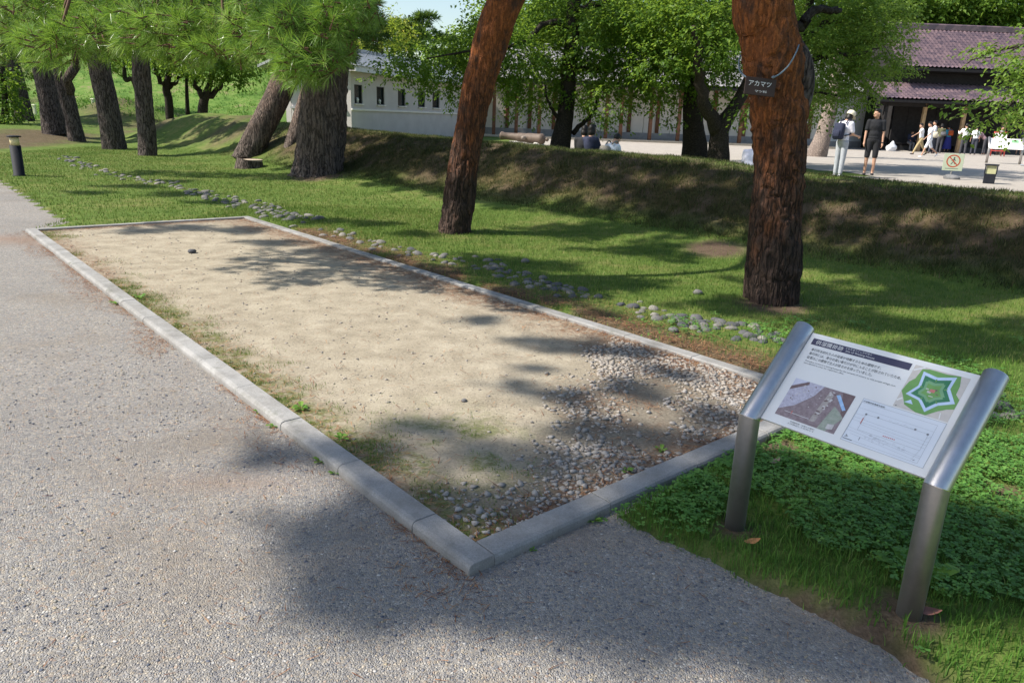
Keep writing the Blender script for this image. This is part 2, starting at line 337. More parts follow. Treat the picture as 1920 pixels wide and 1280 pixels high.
def m_path():
    t = NT('exposed_pebble_paving'); g = t.wpos(); w = t.n('VectorMath', {0: g, 1: t.n('VectorMath', {0: t.n('TexNoise', {'Vector': g, 'Scale': 60.0}).outputs[1], 1: (0.006, 0.006, 0.006)}, operation='MULTIPLY').outputs[0]}, operation='ADD').outputs[0]
    w = t.n('VectorMath', {0: w, 1: (1, 1, 0.0)}, operation='MULTIPLY').outputs[0]
    vo = t.n('TexVoronoi', {'Vector': w, 'Scale': 112.0}); ed = t.n('TexVoronoi', {'Vector': w, 'Scale': 112.0}, feature='DISTANCE_TO_EDGE').outputs[0]
    r = t.n('SeparateColor', {0: vo.outputs['Color']})
    pal = t.ramp(r.outputs[0], [(0.0, (0.102, 0.115, 0.150)), (0.2, (0.163, 0.170, 0.197)), (0.42, (0.259, 0.252, 0.252)), (0.62, (0.341, 0.306, 0.259)), (0.8, (0.463, 0.367, 0.246)), (0.9, (0.354, 0.204, 0.122)), (0.95, (0.504, 0.492, 0.468)), (1.0, (0.600, 0.588, 0.564))], 'CONSTANT')
    pal = t.mixc(0.5, pal, t.mixc(r.outputs[1], (0.122, 0.122, 0.137), (0.450, 0.422, 0.382)))
    edm = t.ramp(ed, [(0.0, (0, 0, 0)), (0.14, (1, 1, 1))]); big = t.noise(g, 1.1, 5); mort = t.ramp(t.noise(g, 25, 3), [(0.3, (0.178, 0.157, 0.137)), (0.7, (0.341, 0.306, 0.259))])
    col = t.mixc(edm, mort, pal)
    col = t.mixc(t.ramp(big, [(0.5, (0, 0, 0)), (0.7, (0.6, 0.6, 0.6))]), col, (0.2, 0.16, 0.12))
    col = t.mixc(t.ramp(t.noise(g, 0.45, 6, 0.7), [(0.35, (0.3, 0.3, 0.3)), (0.52, (0, 0, 0))]), col, (0.13, 0.125, 0.125))
    col = t.mixc(t.attr('stain'), col, t.mixc(0.25, (0.26, 0.165, 0.115), col))
    h = t.math('MULTIPLY', t.math('MINIMUM', ed, 0.35), 2.5)
    return t.out(col, 0.75, t.bump(h, 0.85, 0.006), spec=0.35)
px_ = axis(-40, 6, -11.5, 2.2, 0.13, 1.08, 1.5); py_ = axis(-12, 46, 1.2, 17.0, 0.13, 1.08, 1.5)
X, Y = np.meshgrid(px_, py_); ins = sdf(PATH, X, Y) < 0.22; ii = np.arange(X.size).reshape(X.shape)
keep = ins[:-1, :-1] & ins[:-1, 1:] & ins[1:, 1:] & ins[1:, :-1] & (sdf(PLOTQ, X, Y)[:-1, :-1] > -0.4)
F = np.stack([ii[:-1, :-1][keep], ii[:-1, 1:][keep], ii[1:, 1:][keep], ii[1:, :-1][keep]], 1)
xx, yy = X.ravel(), Y.ravel(); zz = 0.006*(fbm(xx*0.8, yy*0.8, seed=3)-0.5) + 0.45*sst(15, 22, -xx)*sst(24, 30, yy)
c1, c2 = at(60, 452)[:2], at(440, 900)[:2]
st = 0.9*np.exp(-(((xx-c1[0]+0.5)/1.3)**2+((yy-c1[1])/0.28)**2)) + 0.55*np.exp(-(((xx-c2[0])/0.3)**2+((yy-c2[1])/0.07)**2))
pave = tag(ob('path', np.stack([xx, yy, zz], 1), F, m_path(), None, True, {'stain': np.clip(st*(0.4+1.2*fbm(xx*3, yy*3, seed=8)), 0, 1)}), kind='structure')

# earth floor of the plot
def gravelly(p, q): return sst(0.25, -0.15, p - (0.30+1.25*sst(0.2, 2.6, q)) + 0.5*(fbm(p*2.2, q*2.2, seed=51)-0.5))
def zplot(p, q): return 0.022 + 0.02*(fbm(p*0.9, q*0.9, seed=52)-0.5) + 0.006*(fbm(p*11, q*11, seed=53)-0.5) - 0.016*sst(0.9, 0, p) + 0.012*gravelly(p, q)*(fbm(p*14, q*14, seed=54)-0.3)
P, Q = np.meshgrid(np.linspace(-0.05, PL+0.05, 260), np.linspace(-0.05, PW+0.05, 90)); P = P.ravel(); Q = Q.ravel()
xy = KA + P[:, None]*U + Q[:, None]*W; ii = np.arange(P.size).reshape(90, 260)
F = np.stack([ii[:-1, :-1].ravel(), ii[:-1, 1:].ravel(), ii[1:, 1:].ravel(), ii[1:, :-1].ravel()], 1)[:, ::-1]
n1, n2 = fbm(P*1.6, Q*1.6, seed=61), fbm(P*6, Q*6, seed=62)
moss = np.clip(np.maximum(sst(0.30, 0.03, Q+0.3*(n2-0.5))*sst(0.42, 0.58, n1+0.12), 0.9*np.exp(-(((P-0.75)/0.42)**2+((Q-0.42)/0.4)**2))*sst(0.38, 0.6, n2)*1.3), 0, 1)
lit = np.clip(np.maximum.reduce([sst(0.55, 0.02, PW-Q+0.4*(n2-0.5))*sst(0.3, 0.5, n1+0.1), sst(0.35, 0.0, Q+0.3*(n2-0.5))*0.6, sst(0.3, 0.0, P+0.3*(n2-0.5)), sst(0.25, 0, PL-P), 0.45*gravelly(P, Q)*sst(0.5, 0.7, n2)]), 0, 1)
def m_earth():
    t = NT('packed_sandy_earth'); v = t.wpos(); fin = t.noise(v, 70, 5, 0.7); mid = t.noise(v, 5, 5); big = t.noise(v, 0.8, 3)
    c = t.ramp(t.math('ADD', t.math('MULTIPLY', fin, 0.55), t.math('MULTIPLY', mid, 0.45)), [(0.3, (0.175, 0.148, 0.108)), (0.5, (0.315, 0.272, 0.205)), (0.7, (0.44, 0.39, 0.305))])
    vo = t.n('TexVoronoi', {'Vector': v, 'Scale': 75.0}); rc = t.n('SeparateColor', {0: vo.outputs['Color']}).outputs[0]
    dots = t.math('MULTIPLY', t.ramp(vo.outputs['Distance'], [(0.2, (1, 1, 1)), (0.32, (0, 0, 0))]), t.ramp(rc, [(0.72, (0, 0, 0)), (0.74, (1, 1, 1))]))
    c = t.mixc(dots, c, t.ramp(rc, [(0.74, (0.09, 0.085, 0.08)), (0.88, (0.3, 0.28, 0.25)), (1, (0.55, 0.5, 0.42))], 'CONSTANT'))
    gr = t.ramp(fin, [(0.3, (0.10, 0.085, 0.065)), (0.7, (0.25, 0.215, 0.17))])
    c = t.mixc(t.math('MULTIPLY', t.attr('gravel'), 0.85), c, gr)
    c = t.mixc(t.math('MULTIPLY', t.attr('litter'), t.ramp(t.noise(v, 22, 4, 0.7), [(0.35, (0, 0, 0)), (0.62, (0.9, 0.9, 0.9))])), c, t.ramp(fin, [(0.3, (0.07, 0.03, 0.017)), (0.7, (0.2, 0.095, 0.05))]))
    c = t.mixc(t.math('MULTIPLY', t.attr('moss'), t.ramp(t.noise(v, 18, 4, 0.7), [(0.35, (0, 0, 0)), (0.6, (0.95, 0.95, 0.95))])), c, t.ramp(fin, [(0.3, (0.05, 0.075, 0.015)), (0.7, (0.15, 0.17, 0.045))]))
    return t.out(c, 0.95, t.bump(t.math('ADD', fin, t.math('MULTIPLY', dots, 0.6)), 0.7, 0.008), spec=0.15)
tag(ob('earth_floor', np.column_stack([xy, zplot(P, Q)]), F, m_earth(), None, True, {'moss': moss, 'litter': lit, 'gravel': gravelly(P, Q)}), kind='structure')

# kerb: a concrete footing with every kerb stone on it
def m_concrete(name, a, b):
    t = NT(name); v = t.wpos(); f = t.noise(v, 160, 4, 0.7); m = t.noise(v, 6, 4)
    c = t.ramp(t.math('ADD', t.math('MULTIPLY', f, 0.55), t.math('MULTIPLY', m, 0.45)), [(0.3, a), (0.7, b)])
    vo = t.n('TexVoronoi', {'Vector': v, 'Scale': 130.0}); rc = t.n('SeparateColor', {0: vo.outputs['Color']}).outputs[0]
    c = t.mixc(t.math('MULTIPLY', t.ramp(vo.outputs['Distance'], [(0.15, (1, 1, 1)), (0.3, (0, 0, 0))]), t.ramp(rc, [(0.8, (0, 0, 0)), (0.82, (0.6, 0.6, 0.6))])), c, (0.10, 0.10, 0.10))
    sep = t.n('SeparateXYZ', {0: t.n('NewGeometry').outputs['Position']}).outputs[2]
    dirt = t.math('MULTIPLY', t.n('MapRange', {0: sep, 1: 0.03, 2: -0.005}).outputs[0], t.ramp(m, [(0.35, (0, 0, 0)), (0.6, (1, 1, 1))]))
    c = t.mixc(t.math('MULTIPLY', dirt, 0.6), c, (0.16, 0.13, 0.10))
    st = t.ramp(t.noise(v, 2.3, 6, 0.75), [(0.42, (0, 0, 0)), (0.68, (0.75, 0.75, 0.75))]); c = t.mixc(st, c, (0.15, 0.14, 0.125)); ms = t.math('MULTIPLY', t.ramp(t.noise(v, 9, 5, 0.75), [(0.55, (0, 0, 0)), (0.68, (0.7, 0.7, 0.7))]), t.ramp(t.noise(v, 1.1, 3), [(0.45, (0, 0, 0)), (0.6, (1, 1, 1))])); c = t.mixc(ms, c, (0.085, 0.09, 0.055))
    return t.out(c, 0.85, t.bump(t.math('ADD', f, t.math('MULTIPLY', m, 0.6)), 0.5, 0.004), spec=0.25)
M_KERB = m_concrete('kerb_concrete', (0.19, 0.187, 0.185), (0.40, 0.39, 0.38))
foot = MB()
def seg(P0, P1, off):                                       # footing strip under one side
    d = (P1-P0)/np.linalg.norm(P1-P0); n = np.array([d[1], -d[0]])
    foot.prism([P0+n*(off+0.02), P1+n*(off+0.02), P1+n*(off+KW-0.02), P0+n*(off+KW-0.02)][::-1], -0.14, -0.045)
seg(plot(PL, 0), plot(0, 0), -KW*1.0 if False else 0.0); seg(plot(0, PW), plot(PL, PW), 0.0); seg(plot(0, 0), plot(0, PW), 0.0); seg(plot(PL, PW), plot(PL, 0), 0.0)
kerb = tag(foot.build('kerb', M_KERB), kind='structure')
rk = random.Random(4)
def kerb_run(P0, dirv, outv, cuts, parent):                 # stones from cut to cut along dirv, width outwards
    for a, b in zip(cuts[:-1], cuts[1:]):
        g = 0.0018; z = KZ+rk.uniform(-0.0015, 0.0015); sh = rk.uniform(-0.0015, 0.0015); L = [a+g, a+g+0.003, b-g-0.003, b-g]
        prof = [(0.0, -0.05), (0.0, z-0.008), (0.006, z), (KW*0.80, z), (KW*0.92, z-0.005), (KW*0.985, z-0.015), (KW, z-0.03), (KW, -0.05)]
        V = []; n = len(prof)
        for k, l in enumerate(L):
            for (o, h) in prof:
                s = 0.002 if k in (0, 3) else 0.0
                oo = min(max(o, s), KW-s)+sh; hh = min(h, z-s); V.append((*(P0+dirv*l+outv*oo), hh))
        F = [(j*n+i, j*n+(i+1) % n, (j+1)*n+(i+1) % n, (j+1)*n+i) for j in range(3) for i in range(n)] + [tuple(range(n-1, -1, -1)), tuple(3*n+i for i in range(n))]
        if np.cross(np.append(dirv, 0), np.append(outv, 0))[2] > 0: F = [f[::-1] for f in F]
        ob('kerb_stone', V, F, M_KERB, parent)
def cuts(lo, hi, first, step=0.6):
    c = [lo]; x = first
    while x < hi-0.15: c.append(x); x += step
    return c+[hi]
pA, _ = pq(*at(815, 962, KZ)[:2])
kerb_run(KA, U, -W, cuts(-KW, PL+KW, float(pA), 0.6), kerb)
kerb_run(KA+W*PW, U, W, cuts(0.0, PL+KW, 0.31, 0.6), kerb)
kerb_run(KA, W, -U, cuts(0.0, PW+KW, 0.62, 0.6), kerb)
kerb_run(KA+U*PL, W, U, cuts(0.0, PW, 0.6, 0.6), kerb)

# gravel yard behind the bank, reaching the buildings
def m_yard():
    t = NT('pale_yard_gravel'); v = t.wpos(); a = t.noise(v, 3, 4); b = t.noise(v, 45, 4, 0.7)
    return t.out(t.ramp(t.math('ADD', t.math('MULTIPLY', a, 0.4), t.math('MULTIPLY', b, 0.6)), [(0.3, (0.25, 0.22, 0.19)), (0.7, (0.46, 0.42, 0.37))]), 0.95, t.bump(b, 0.6, 0.02))
gx2 = np.arange(-4, 70, 0.7); gy2 = np.arange(8, 57.5, 0.7); X, Y = np.meshgrid(gx2, gy2); s2_, t2_ = bank_st(X, Y)
edge = 6.0+1.3*(fbm(X*0.3, Y*0.3, seed=71)-0.5)*2
yard_in = (s2_ > edge) & (Y < 56) & ~((np.hypot(X-1.8, (Y-23.0)/1.1) < 3.2)) & ~(np.hypot(X-6.4, (Y-21.0)) < 2.3) & (X > -2.5+0.1*(Y-20))
ii = np.arange(X.size).reshape(X.shape); keep = yard_in[:-1, :-1] & yard_in[:-1, 1:] & yard_in[1:, 1:] & yard_in[1:, :-1]
F = np.stack([ii[:-1, :-1][keep], ii[:-1, 1:][keep], ii[1:, 1:][keep], ii[1:, :-1][keep]], 1)
YZ = ZP+0.045
tag(ob('gravel_yard', np.stack([X.ravel(), Y.ravel(), np.full(X.size, YZ)], 1), F, m_yard()), kind='structure')
# ------------------------------------------------------------------ buildings
M_PLASTER = m_plain('white_plaster', (0.50, 0.465, 0.45), 0.9, 0.08, 1.5, 0.15, bscale=30)
M_PLASTER2 = m_plain('cream_plaster', (0.72, 0.68, 0.62), 0.9, 0.06, 1.5, 0.1, bscale=30)
M_BASE = m_plain('grey_stone_base', (0.30, 0.30, 0.31), 0.9, 0.15, 3, 0.3)
M_WOOD = m_plain('brown_timber', (0.16, 0.075, 0.04), 0.75, 0.35, 5, 0.3)
M_WOODL = m_plain('weathered_light_timber', (0.42, 0.28, 0.15), 0.75, 0.25, 5, 0.3)
M_DARKW = m_plain('blackened_boards', (0.022, 0.02, 0.021), 0.8, 0.3, 6, 0.3)
M_FRAME = m_plain('dark_window_frame', (0.03, 0.03, 0.032), 0.5, 0.1)
M_GLASS = m_plain('dark_window_glass', (0.02, 0.028, 0.03), 0.06, 0.1, spec=0.6)
M_SILVER = m_plain('silver_roof_sheet', (0.42, 0.43, 0.45), 0.5, 0.12, 3, 0.0, 0.25, 0.5)
M_SIDETILE = m_plain('grey_roof_tile', (0.26, 0.25, 0.25), 0.7, 0.2, 4, 0.2)
def m_tile():
    t = NT('reddish_brown_glazed_tile'); v = t.wpos(); a = t.noise(v, 1.2, 3); b = t.n('TexVoronoi', {'Vector': v, 'Scale': 3.2}); r = t.n('SeparateColor', {0: b.outputs['Color']}).outputs[0]
    return t.out(t.ramp(t.math('ADD', t.math('MULTIPLY', a, 0.5), t.math('MULTIPLY', r, 0.5)), [(0.25, (0.085, 0.062, 0.078)), (0.55, (0.145, 0.10, 0.112)), (0.8, (0.20, 0.135, 0.142))]), 0.32, None, 0, 0.5)
M_TILE = m_tile()

def frame2(P, D):                                           # local frame: x along D, y into the building, origin P
    D = np.asarray(D, float)/np.linalg.norm(D); N = np.array([-D[1], D[0]]); return Matrix(((D[0], N[0], 0), (D[1], N[1], 0), (0, 0, 1)))
def wall_with_holes(L, z0, z1, holes, th=0.25):             # x 0..L, front face y = 0; holes (x0, x1, za, zb)
    m = MB(); xs = sorted({0.0, L, *[h[0] for h in holes], *[h[1] for h in holes]}); zs = sorted({z0, z1, *[h[2] for h in holes], *[h[3] for h in holes]})
    for a, b in zip(xs[:-1], xs[1:]):
        cuts_ = [(h[2], h[3]) for h in holes if h[0] <= a+1e-6 and h[1] >= b-1e-6]
        zz = z0
        for (p, q) in sorted(cuts_):
            m.box(((a+b)/2, th/2, (zz+p)/2), (b-a, th, p-zz)); zz = q
        m.box(((a+b)/2, th/2, (zz+z1)/2), (b-a, th, z1-zz))
    return m
# --- white rest house on the left: its long shaded front recedes to the right, its end wall is sunlit
EZ = 3.2                                                    # eave height
p1 = EYE + ray(650, 125)*((EZ-CAMH)/ray(650, 125)[2]); p2 = EYE + ray(835, 151)*((EZ-CAMH)/ray(835, 151)[2])
dW = (p2-p1)[:2]/np.linalg.norm((p2-p1)[:2]); nW = np.array([-dW[1], dW[0]])         # nW points into the building
pc = p1[:2] + dW*1.2 + nW*0.55                                # near corner of the wall (eave overhangs it)
R = frame2(pc, dW); Lw = float(np.linalg.norm(p2[:2]-p1[:2]))+6.0; Dp = 2.6
rh = empty('rest_house', (*pc, ZP-0.1), math.atan2(dW[1], dW[0]), 'long white plastered house with silver roof and five narrow windows', 'building')
def wx(px, py):                                             # pixel -> (x along wall, z above origin)
    q = atl(px, py, (*pc, 0), dW); return float((q[:2]-pc)@dW), float(q[2]-(ZP-0.1))
wins = []
for (xa, xb, ya, yb) in ((664, 680, 162, 197), (706, 721, 166, 199), (746, 760, 166, 199), (784, 797, 169, 201), (811, 824, 169, 201)):
    a, zb_ = wx(xa, ya); b, za_ = wx(xb, yb); wins.append((a, b, za_, zb_))
zm = sum(w[2] for w in wins)/5; zM = sum(w[3] for w in wins)/5; wins = [(w[0], w[1], zm, zM) for w in wins]
wall_with_holes(Lw, 0, EZ-ZP+0.1, wins).build('front_wall', M_PLASTER, rh)
m = MB(); m.box((0.125, 0.25+Dp/2, (EZ-ZP+0.1)/2), (0.25, Dp, EZ-ZP+0.1)); m.build('end_wall', M_PLASTER, rh)
m = MB(); m.box((Lw/2, Dp+0.4, (EZ-ZP+0.1)/2), (Lw, 0.25, EZ-ZP+0.1)); m.box((Lw-0.125, Dp/2+0.26, (EZ-ZP+0.1)/2), (0.25, Dp-0.03, EZ-ZP+0.1)); m.build('rear_wall', M_PLASTER, rh)
zb = wx(700, 207)[1]
m = MB(); m.box((Lw/2, -0.035, zb), (Lw+0.02, 0.07, 0.09), bev=0.01); m.build('string_course', M_PLASTER2, rh)
m = MB(); m.box((-0.05, 0.25+Dp/2, zb), (0.1, Dp, 0.09)); m.build('end_string_course', M_BASE, rh)
for w in wins:
    wo_ = MB(); cx, cz, ww, hh = (w[0]+w[1])/2, (w[2]+w[3])/2, w[1]-w[0], w[3]-w[2]; t_ = 0.035
    for dx, dz, sx, sz in ((-ww/2+t_/2, 0, t_, hh), (ww/2-t_/2, 0, t_, hh), (0, hh/2-t_/2, ww-2*t_, t_), (0, -hh/2+t_/2, ww-2*t_, t_)):
        wo_.box((cx+dx, 0.09, cz+dz), (sx, 0.1, sz))
    f = wo_.build('window', M_FRAME, rh)
    g = MB(); g.box((cx, 0.10, cz), (ww-2*t_, 0.012, hh-2*t_)); g.build('pane', M_GLASS, f)
    s_ = MB(); s_.box((cx, -0.03, w[2]-0.025), (ww+0.06, 0.10, 0.045), bev=0.008); s_.build('sill', M_PLASTER2, f)
for i in (0, 1):
    w = wins[i]; c_ = MB(); c_.lathe([(0.0, 0), (0.055, 0.0), (0.05, 0.09), (0.075, 0.12), (0.04, 0.2), (0.0, 0.21)], 10, None, ((w[0]+w[1])/2, 0.06, w[2]+0.036)); o = c_.build('ornament', m_plain('white_figure', (0.7, 0.7, 0.7)), rh, True)
ez = EZ-ZP+0.1; over = 0.6; rise = 0.36; half = Dp/2+0.4
m = MB(); m.box((Lw/2, -over+0.02, ez-0.02), (Lw+2*over, 0.06, 0.22)); m.build('eave_fascia', m_plain('pale_fascia', (0.55, 0.56, 0.58), 0.6), rh)
m = MB(); m.box((Lw/2, -over/2+0.02, ez-0.10), (Lw+2*over-0.1, over-0.06, 0.03)); m.build('soffit', M_PLASTER, rh)
nc = 13; run = half+over
for k in range(nc):
    y0 = -over-0.06+run*k/nc; y1 = -over-0.06+run*(k+1)/nc+0.05; za, zb2 = ez+0.07+rise*run*k/nc, ez+0.07+rise*run*(k+1)/nc
    m = MB(); xl, xr = -over-0.05, Lw+over+0.05
    m.add([(xl, y0, za+0.045), (xr, y0, za+0.045), (xr, y1, zb2+0.03), (xl, y1, zb2+0.03), (xl, y0, za), (xr, y0, za), (xr, y1, zb2-0.012), (xl, y1, zb2-0.012)], [(0, 1, 2, 3), (7, 6, 5, 4), (0, 4, 5, 1), (1, 5, 6, 2), (2, 6, 7, 3), (3, 7, 4, 0)])
    m.build('roof_course', M_SILVER, rh)
m = MB(); zr = ez+0.07+rise*run; m.box((Lw/2, half, zr+0.06), (Lw+2*over+0.2, 0.3, 0.16), bev=0.03); m.build('ridge', M_SILVER, rh)
m = MB(); m.add([(-over, half+0.03, zr-0.02), (Lw+over, half+0.03, zr-0.02), (Lw+over, 2*half+over, ez+0.05), (-over, 2*half+over, ez+0.05), (-over, half+0.03, zr-0.1), (Lw+over, half+0.03, zr-0.1), (Lw+over, 2*half+over, ez-0.05), (-over, 2*half+over, ez-0.05)], [(0, 1, 2, 3), (7, 6, 5, 4), (0, 4, 5, 1), (1, 5, 6, 2), (2, 6, 7, 3), (3, 7, 4, 0)]); m.build('rear_roof', M_SILVER, rh)
m = MB(); m.add([(0.02, 0.3, ez), (0.02, 2*half-0.5, ez), (0.02, half, zr-0.1), (0.22, 0.3, ez), (0.22, 2*half-0.5, ez), (0.22, half, zr-0.1)], [(0, 2, 1), (3, 4, 5), (0, 1, 4, 3), (1, 2, 5, 4), (2, 0, 3, 5)]); m.build('gable', M_PLASTER, rh)

# --- long gallery with white panels between timber posts
cY = 47.0; ca = at(905, 250, ZP); gl = aty(905, 250, cY); gr_ = aty(1560, 275, cY+1.0)
dG = (gr_-gl)[:2]; LG = float(np.linalg.norm(dG)); dG = dG/LG
ga = empty('gallery', (*gl[:2], YZ), math.atan2(dG[1], dG[0]), 'long low gallery of white panels between brown timber posts', 'building')
posts = []
for px in (925, 951, 966, 994, 1008, 1040, 1108, 1131, 1158, 1184, 1212, 1238, 1264, 1345, 1378, 1405, 1432, 1530):
    q = atl(px, 250, (*gl[:2], 0), dG); posts.append(float((q[:2]-gl[:2])@dG))
outer = {925, 966, 1008, 1131, 1158, 1212, 1264, 1378, 1432}
GE = 2.95
m = MB(); m.box((LG/2, 1.2, 0.25), (LG, 0.3, 0.5)); m.build('foundation', M_BASE, ga)
m = MB(); m.box((LG/2, -0.35, 0.06), (LG+0.6, 2.2, 0.12), bev=0.02); m.build('veranda_step', m_plain('pale_stone_step', (0.5, 0.43, 0.33), 0.9), ga)
prev = 0.0
xs_ = [0.0]+posts+[LG]
for i, (a, b) in enumerate(zip(xs_[:-1], xs_[1:])):
    m = MB(); m.box(((a+b)/2, 1.2, 0.5+1.6), (b-a-0.03, 0.12, 3.2)); m.build('wall_panel', M_PLASTER2, ga)
for x, px in zip(posts, (925, 951, 966, 994, 1008, 1040, 1108, 1131, 1158, 1184, 1212, 1238, 1264, 1345, 1378, 1405, 1432, 1530)):
    m = MB()
    if px in outer: m.box((x, -0.9, 0.12+GE/2), (0.2, 0.2, GE), bev=0.015)
    else: m.box((x, 1.13, 0.5+1.6), (0.22, 0.22, 3.2), bev=0.015)
    m.build('post', M_WOOD, ga)
m = MB(); m.box((LG/2, -0.9, 0.12+GE+0.11), (LG, 0.22, 0.22)); m.box((LG/2, 1.13, 3.82), (LG, 0.3, 0.24)); m.build('beam', M_WOOD, ga)
def tiled(name, xl, xr, y0, z0, y1, z1, mat, parent, pitch=0.30, rows=14, amp=0.055):
    nx = int((xr-xl)/pitch*6)+1; xs = np.linspace(xl, xr, nx); V = []; F = []
    ph = (xs-xl)/pitch*2*math.pi; wave = amp*np.maximum(np.cos(ph), -0.25)
    for k in range(rows):
        for e, f in ((0.0, 0.05), (1.0, 0.005)):
            t_ = (k+e)/rows
            for i, x in enumerate(xs): V.append((x, y0+(y1-y0)*t_, z0+(z1-z0)*t_+f+wave[i]))
    V = np.array(V); I = np.arange(len(V)).reshape(rows*2, nx)
    F = np.stack([I[:-1, :-1].ravel(), I[:-1, 1:].ravel(), I[1:, 1:].ravel(), I[1:, :-1].ravel()], 1)
    o = ob(name, V, F, mat, parent, True); o['kind'] = 'stuff'
    b = MB(); b.add([(xl, y0, z0-0.07), (xr, y0, z0-0.07), (xr, y1, z1-0.07), (xl, y1, z1-0.07), (xl, y0, z0-0.2), (xr, y0, z0-0.2), (xr, y1, z1-0.2), (xl, y1, z1-0.2)], [(0, 1, 2, 3), (7, 6, 5, 4), (0, 4, 5, 1), (1, 5, 6, 2), (2, 6, 7, 3), (3, 7, 4, 0)])
    b.build('roof_boards', M_DARKW, parent); return o
tiled('roof_tiles', -0.8, LG+0.8, -1.7, 3.25, 4.2, 5.5, M_SIDETILE, ga, 0.32, 16)
m = MB(); m.box((LG/2, 4.3, 5.58), (LG+1.8, 0.4, 0.32), bev=0.05); m.build('ridge', M_SIDETILE, ga)
# --- white storehouse end wall standing right of the gallery
e0 = at(1612, 277, YZ); e1 = aty(1556, 270, e0[1]-3.6); dE = (e0-e1)[:2]; LE = float(np.linalg.norm(dE)); dE /= LE
sh_ = empty('storehouse', (*e1[:2], YZ), math.atan2(dE[1], dE[0]), 'white plastered storehouse wall with grey base behind the pale trunk', 'building')
m = MB(); m.box((LE/2, 2.0, 0.2), (LE+0.06, 4.06, 0.4)); m.build('base', M_BASE, sh_)
m = MB(); m.box((LE/2, 2.0, 2.1), (LE, 4.0, 3.4)); m.build('wall', m_plain('shade_blued_plaster', (0.66, 0.68, 0.70), 0.9, 0.05, 2), sh_)  # white plaster, with the blue of its shade put into the colour
m = MB(); m.add([(-0.5, -0.3, 3.75), (LE+0.2, -0.3, 3.75), (LE+0.2, 4.6, 3.75), (-0.5, 4.6, 3.75), (-0.3, 2.0, 4.7), (LE+0.3, 2.0, 4.7)], [(3, 2, 1, 0), (0, 1, 5, 4), (1, 2, 5), (2, 3, 4, 5), (3, 0, 4)]); m.build('roof', M_SIDETILE, sh_)

# --- dark timber house with two tiled roofs on the right
HY = 47.5
h0 = aty(1660, 280, HY); hz = YZ
dH = np.array([1.0, 0.035]); dH /= np.linalg.norm(dH)
ho = empty('timber_house', (*h0[:2], hz), math.atan2(dH[1], dH[0]), 'dark timber house with two tiers of reddish tiled roof', 'building')
def hx(px, py, off=0.0):
    q = atl(px, py, (h0[0]-dH[1]*off, h0[1]+dH[0]*off, 0), dH); return float((q[:2]-h0[:2])@dH), float(q[2]-hz)
ev = hx(1650, 190, -0.6); ev2 = hx(1690, 130, 1.8); HL = 15.0
lowz = ev[1]; upz = ev2[1]; x_l = hx(1648, 190, -0.6)[0]
wl = hx(1672, 240, 1.9)[0]
bw = 0.9                                                    # wall of wide black boards
nb = int((HL-wl)/bw)
for k in range(nb):
    m = MB(); m.box((wl+bw*(k+0.5), 2.0+0.006*(k % 2), lowz*0.5+0.2), (bw-0.02, 0.12, lowz+0.4), bev=0.01); m.build('wall_board', M_DARKW, ho)
m = MB(); m.box((wl+HL/2-wl/2, 5.1, upz/2), (HL-wl, 5.8, upz), 0); m.build('wall', M_DARKW, ho)
m = MB(); m.box((wl+(HL-wl)/2, 2.05, 0.15), (HL-wl+0.1, 0.5, 0.3)); m.build('stone_sill', m_plain('dark_stone', (0.08, 0.08, 0.085), 0.9), ho)
for px, yb_ in ((1655, 275), (1728, 280), (1803, 285), (1882, 285)):
    x = hx(px, 240)[0]; m = MB(); m.box((x, 0, lowz/2), (0.2, 0.2, lowz), bev=0.015); m.build('post', M_DARKW if px == 1655 else M_WOODL, ho)
m = MB(); m.box((HL/2-0.4, 0, lowz-0.10), (HL+1.2, 0.2, 0.24)); m.build('eave_beam', M_DARKW, ho)
zt1 = hx(1690, 160, 1.9)[1]
tiled('lower_roof_tiles', x_l, HL, -0.75, lowz+0.18, 2.0, zt1+0.15, M_TILE, ho, 0.27, 9, 0.05)
m = MB(); m.box(((x_l+HL)/2, 2.02, (zt1+upz)/2+0.1), (HL-x_l-0.8, 0.1, upz-zt1)); m.build('upper_wall', M_DARKW, ho)
m = MB(); m.box(((x_l+HL)/2, 1.93, zt1+0.72), (HL-x_l-0.8, 0.08, 0.08)); m.build('rail', M_DARKW, ho)
rz_ = hx(1715, 55, 5.2)[1]; xu = hx(1685, 130, 1.2)[0]
tiled('upper_roof_tiles', xu, HL, 0.9, upz+0.1, 5.2, rz_, M_TILE, ho, 0.27, 15, 0.05)
m = MB(); m.box(((xu+HL)/2+0.2, 5.3, rz_+0.16), (HL-xu, 0.42, 0.42), bev=0.06); m.build('ridge', M_TILE, ho)
m = MB(); m.box((xu+0.25, 5.3, rz_+0.32), (0.3, 0.5, 0.6), bev=0.06); m.build('ridge_end_tile', M_SIDETILE, ho)
m = MB(); m.add([(xu+0.7, 2.0, upz), (xu+0.7, 8.0, upz), (xu+0.7, 5.2, rz_-0.2), (xu+0.9, 2.0, upz), (xu+0.9, 8.0, upz), (xu+0.9, 5.2, rz_-0.2)], [(0, 2, 1), (3, 4, 5), (0, 1, 4, 3), (1, 2, 5, 4), (2, 0, 3, 5)]); m.build('gable', M_DARKW, ho)
m = MB(); m.box((wl+2.2, 1.55, 0.42), (4.2, 0.4, 0.08)); m.box((wl+0.4, 1.55, 0.19), (0.1, 0.35, 0.38)); m.box((wl+4.0, 1.55, 0.19), (0.1, 0.35, 0.38))
tag(m.build('wall_bench', M_DARKW, None, M=Matrix.Translation((*h0[:2], hz)) @ Matrix.Rotation(math.atan2(dH[1], dH[0]), 4, 'Z')), 'low dark bench along the front of the timber house', 'bench')
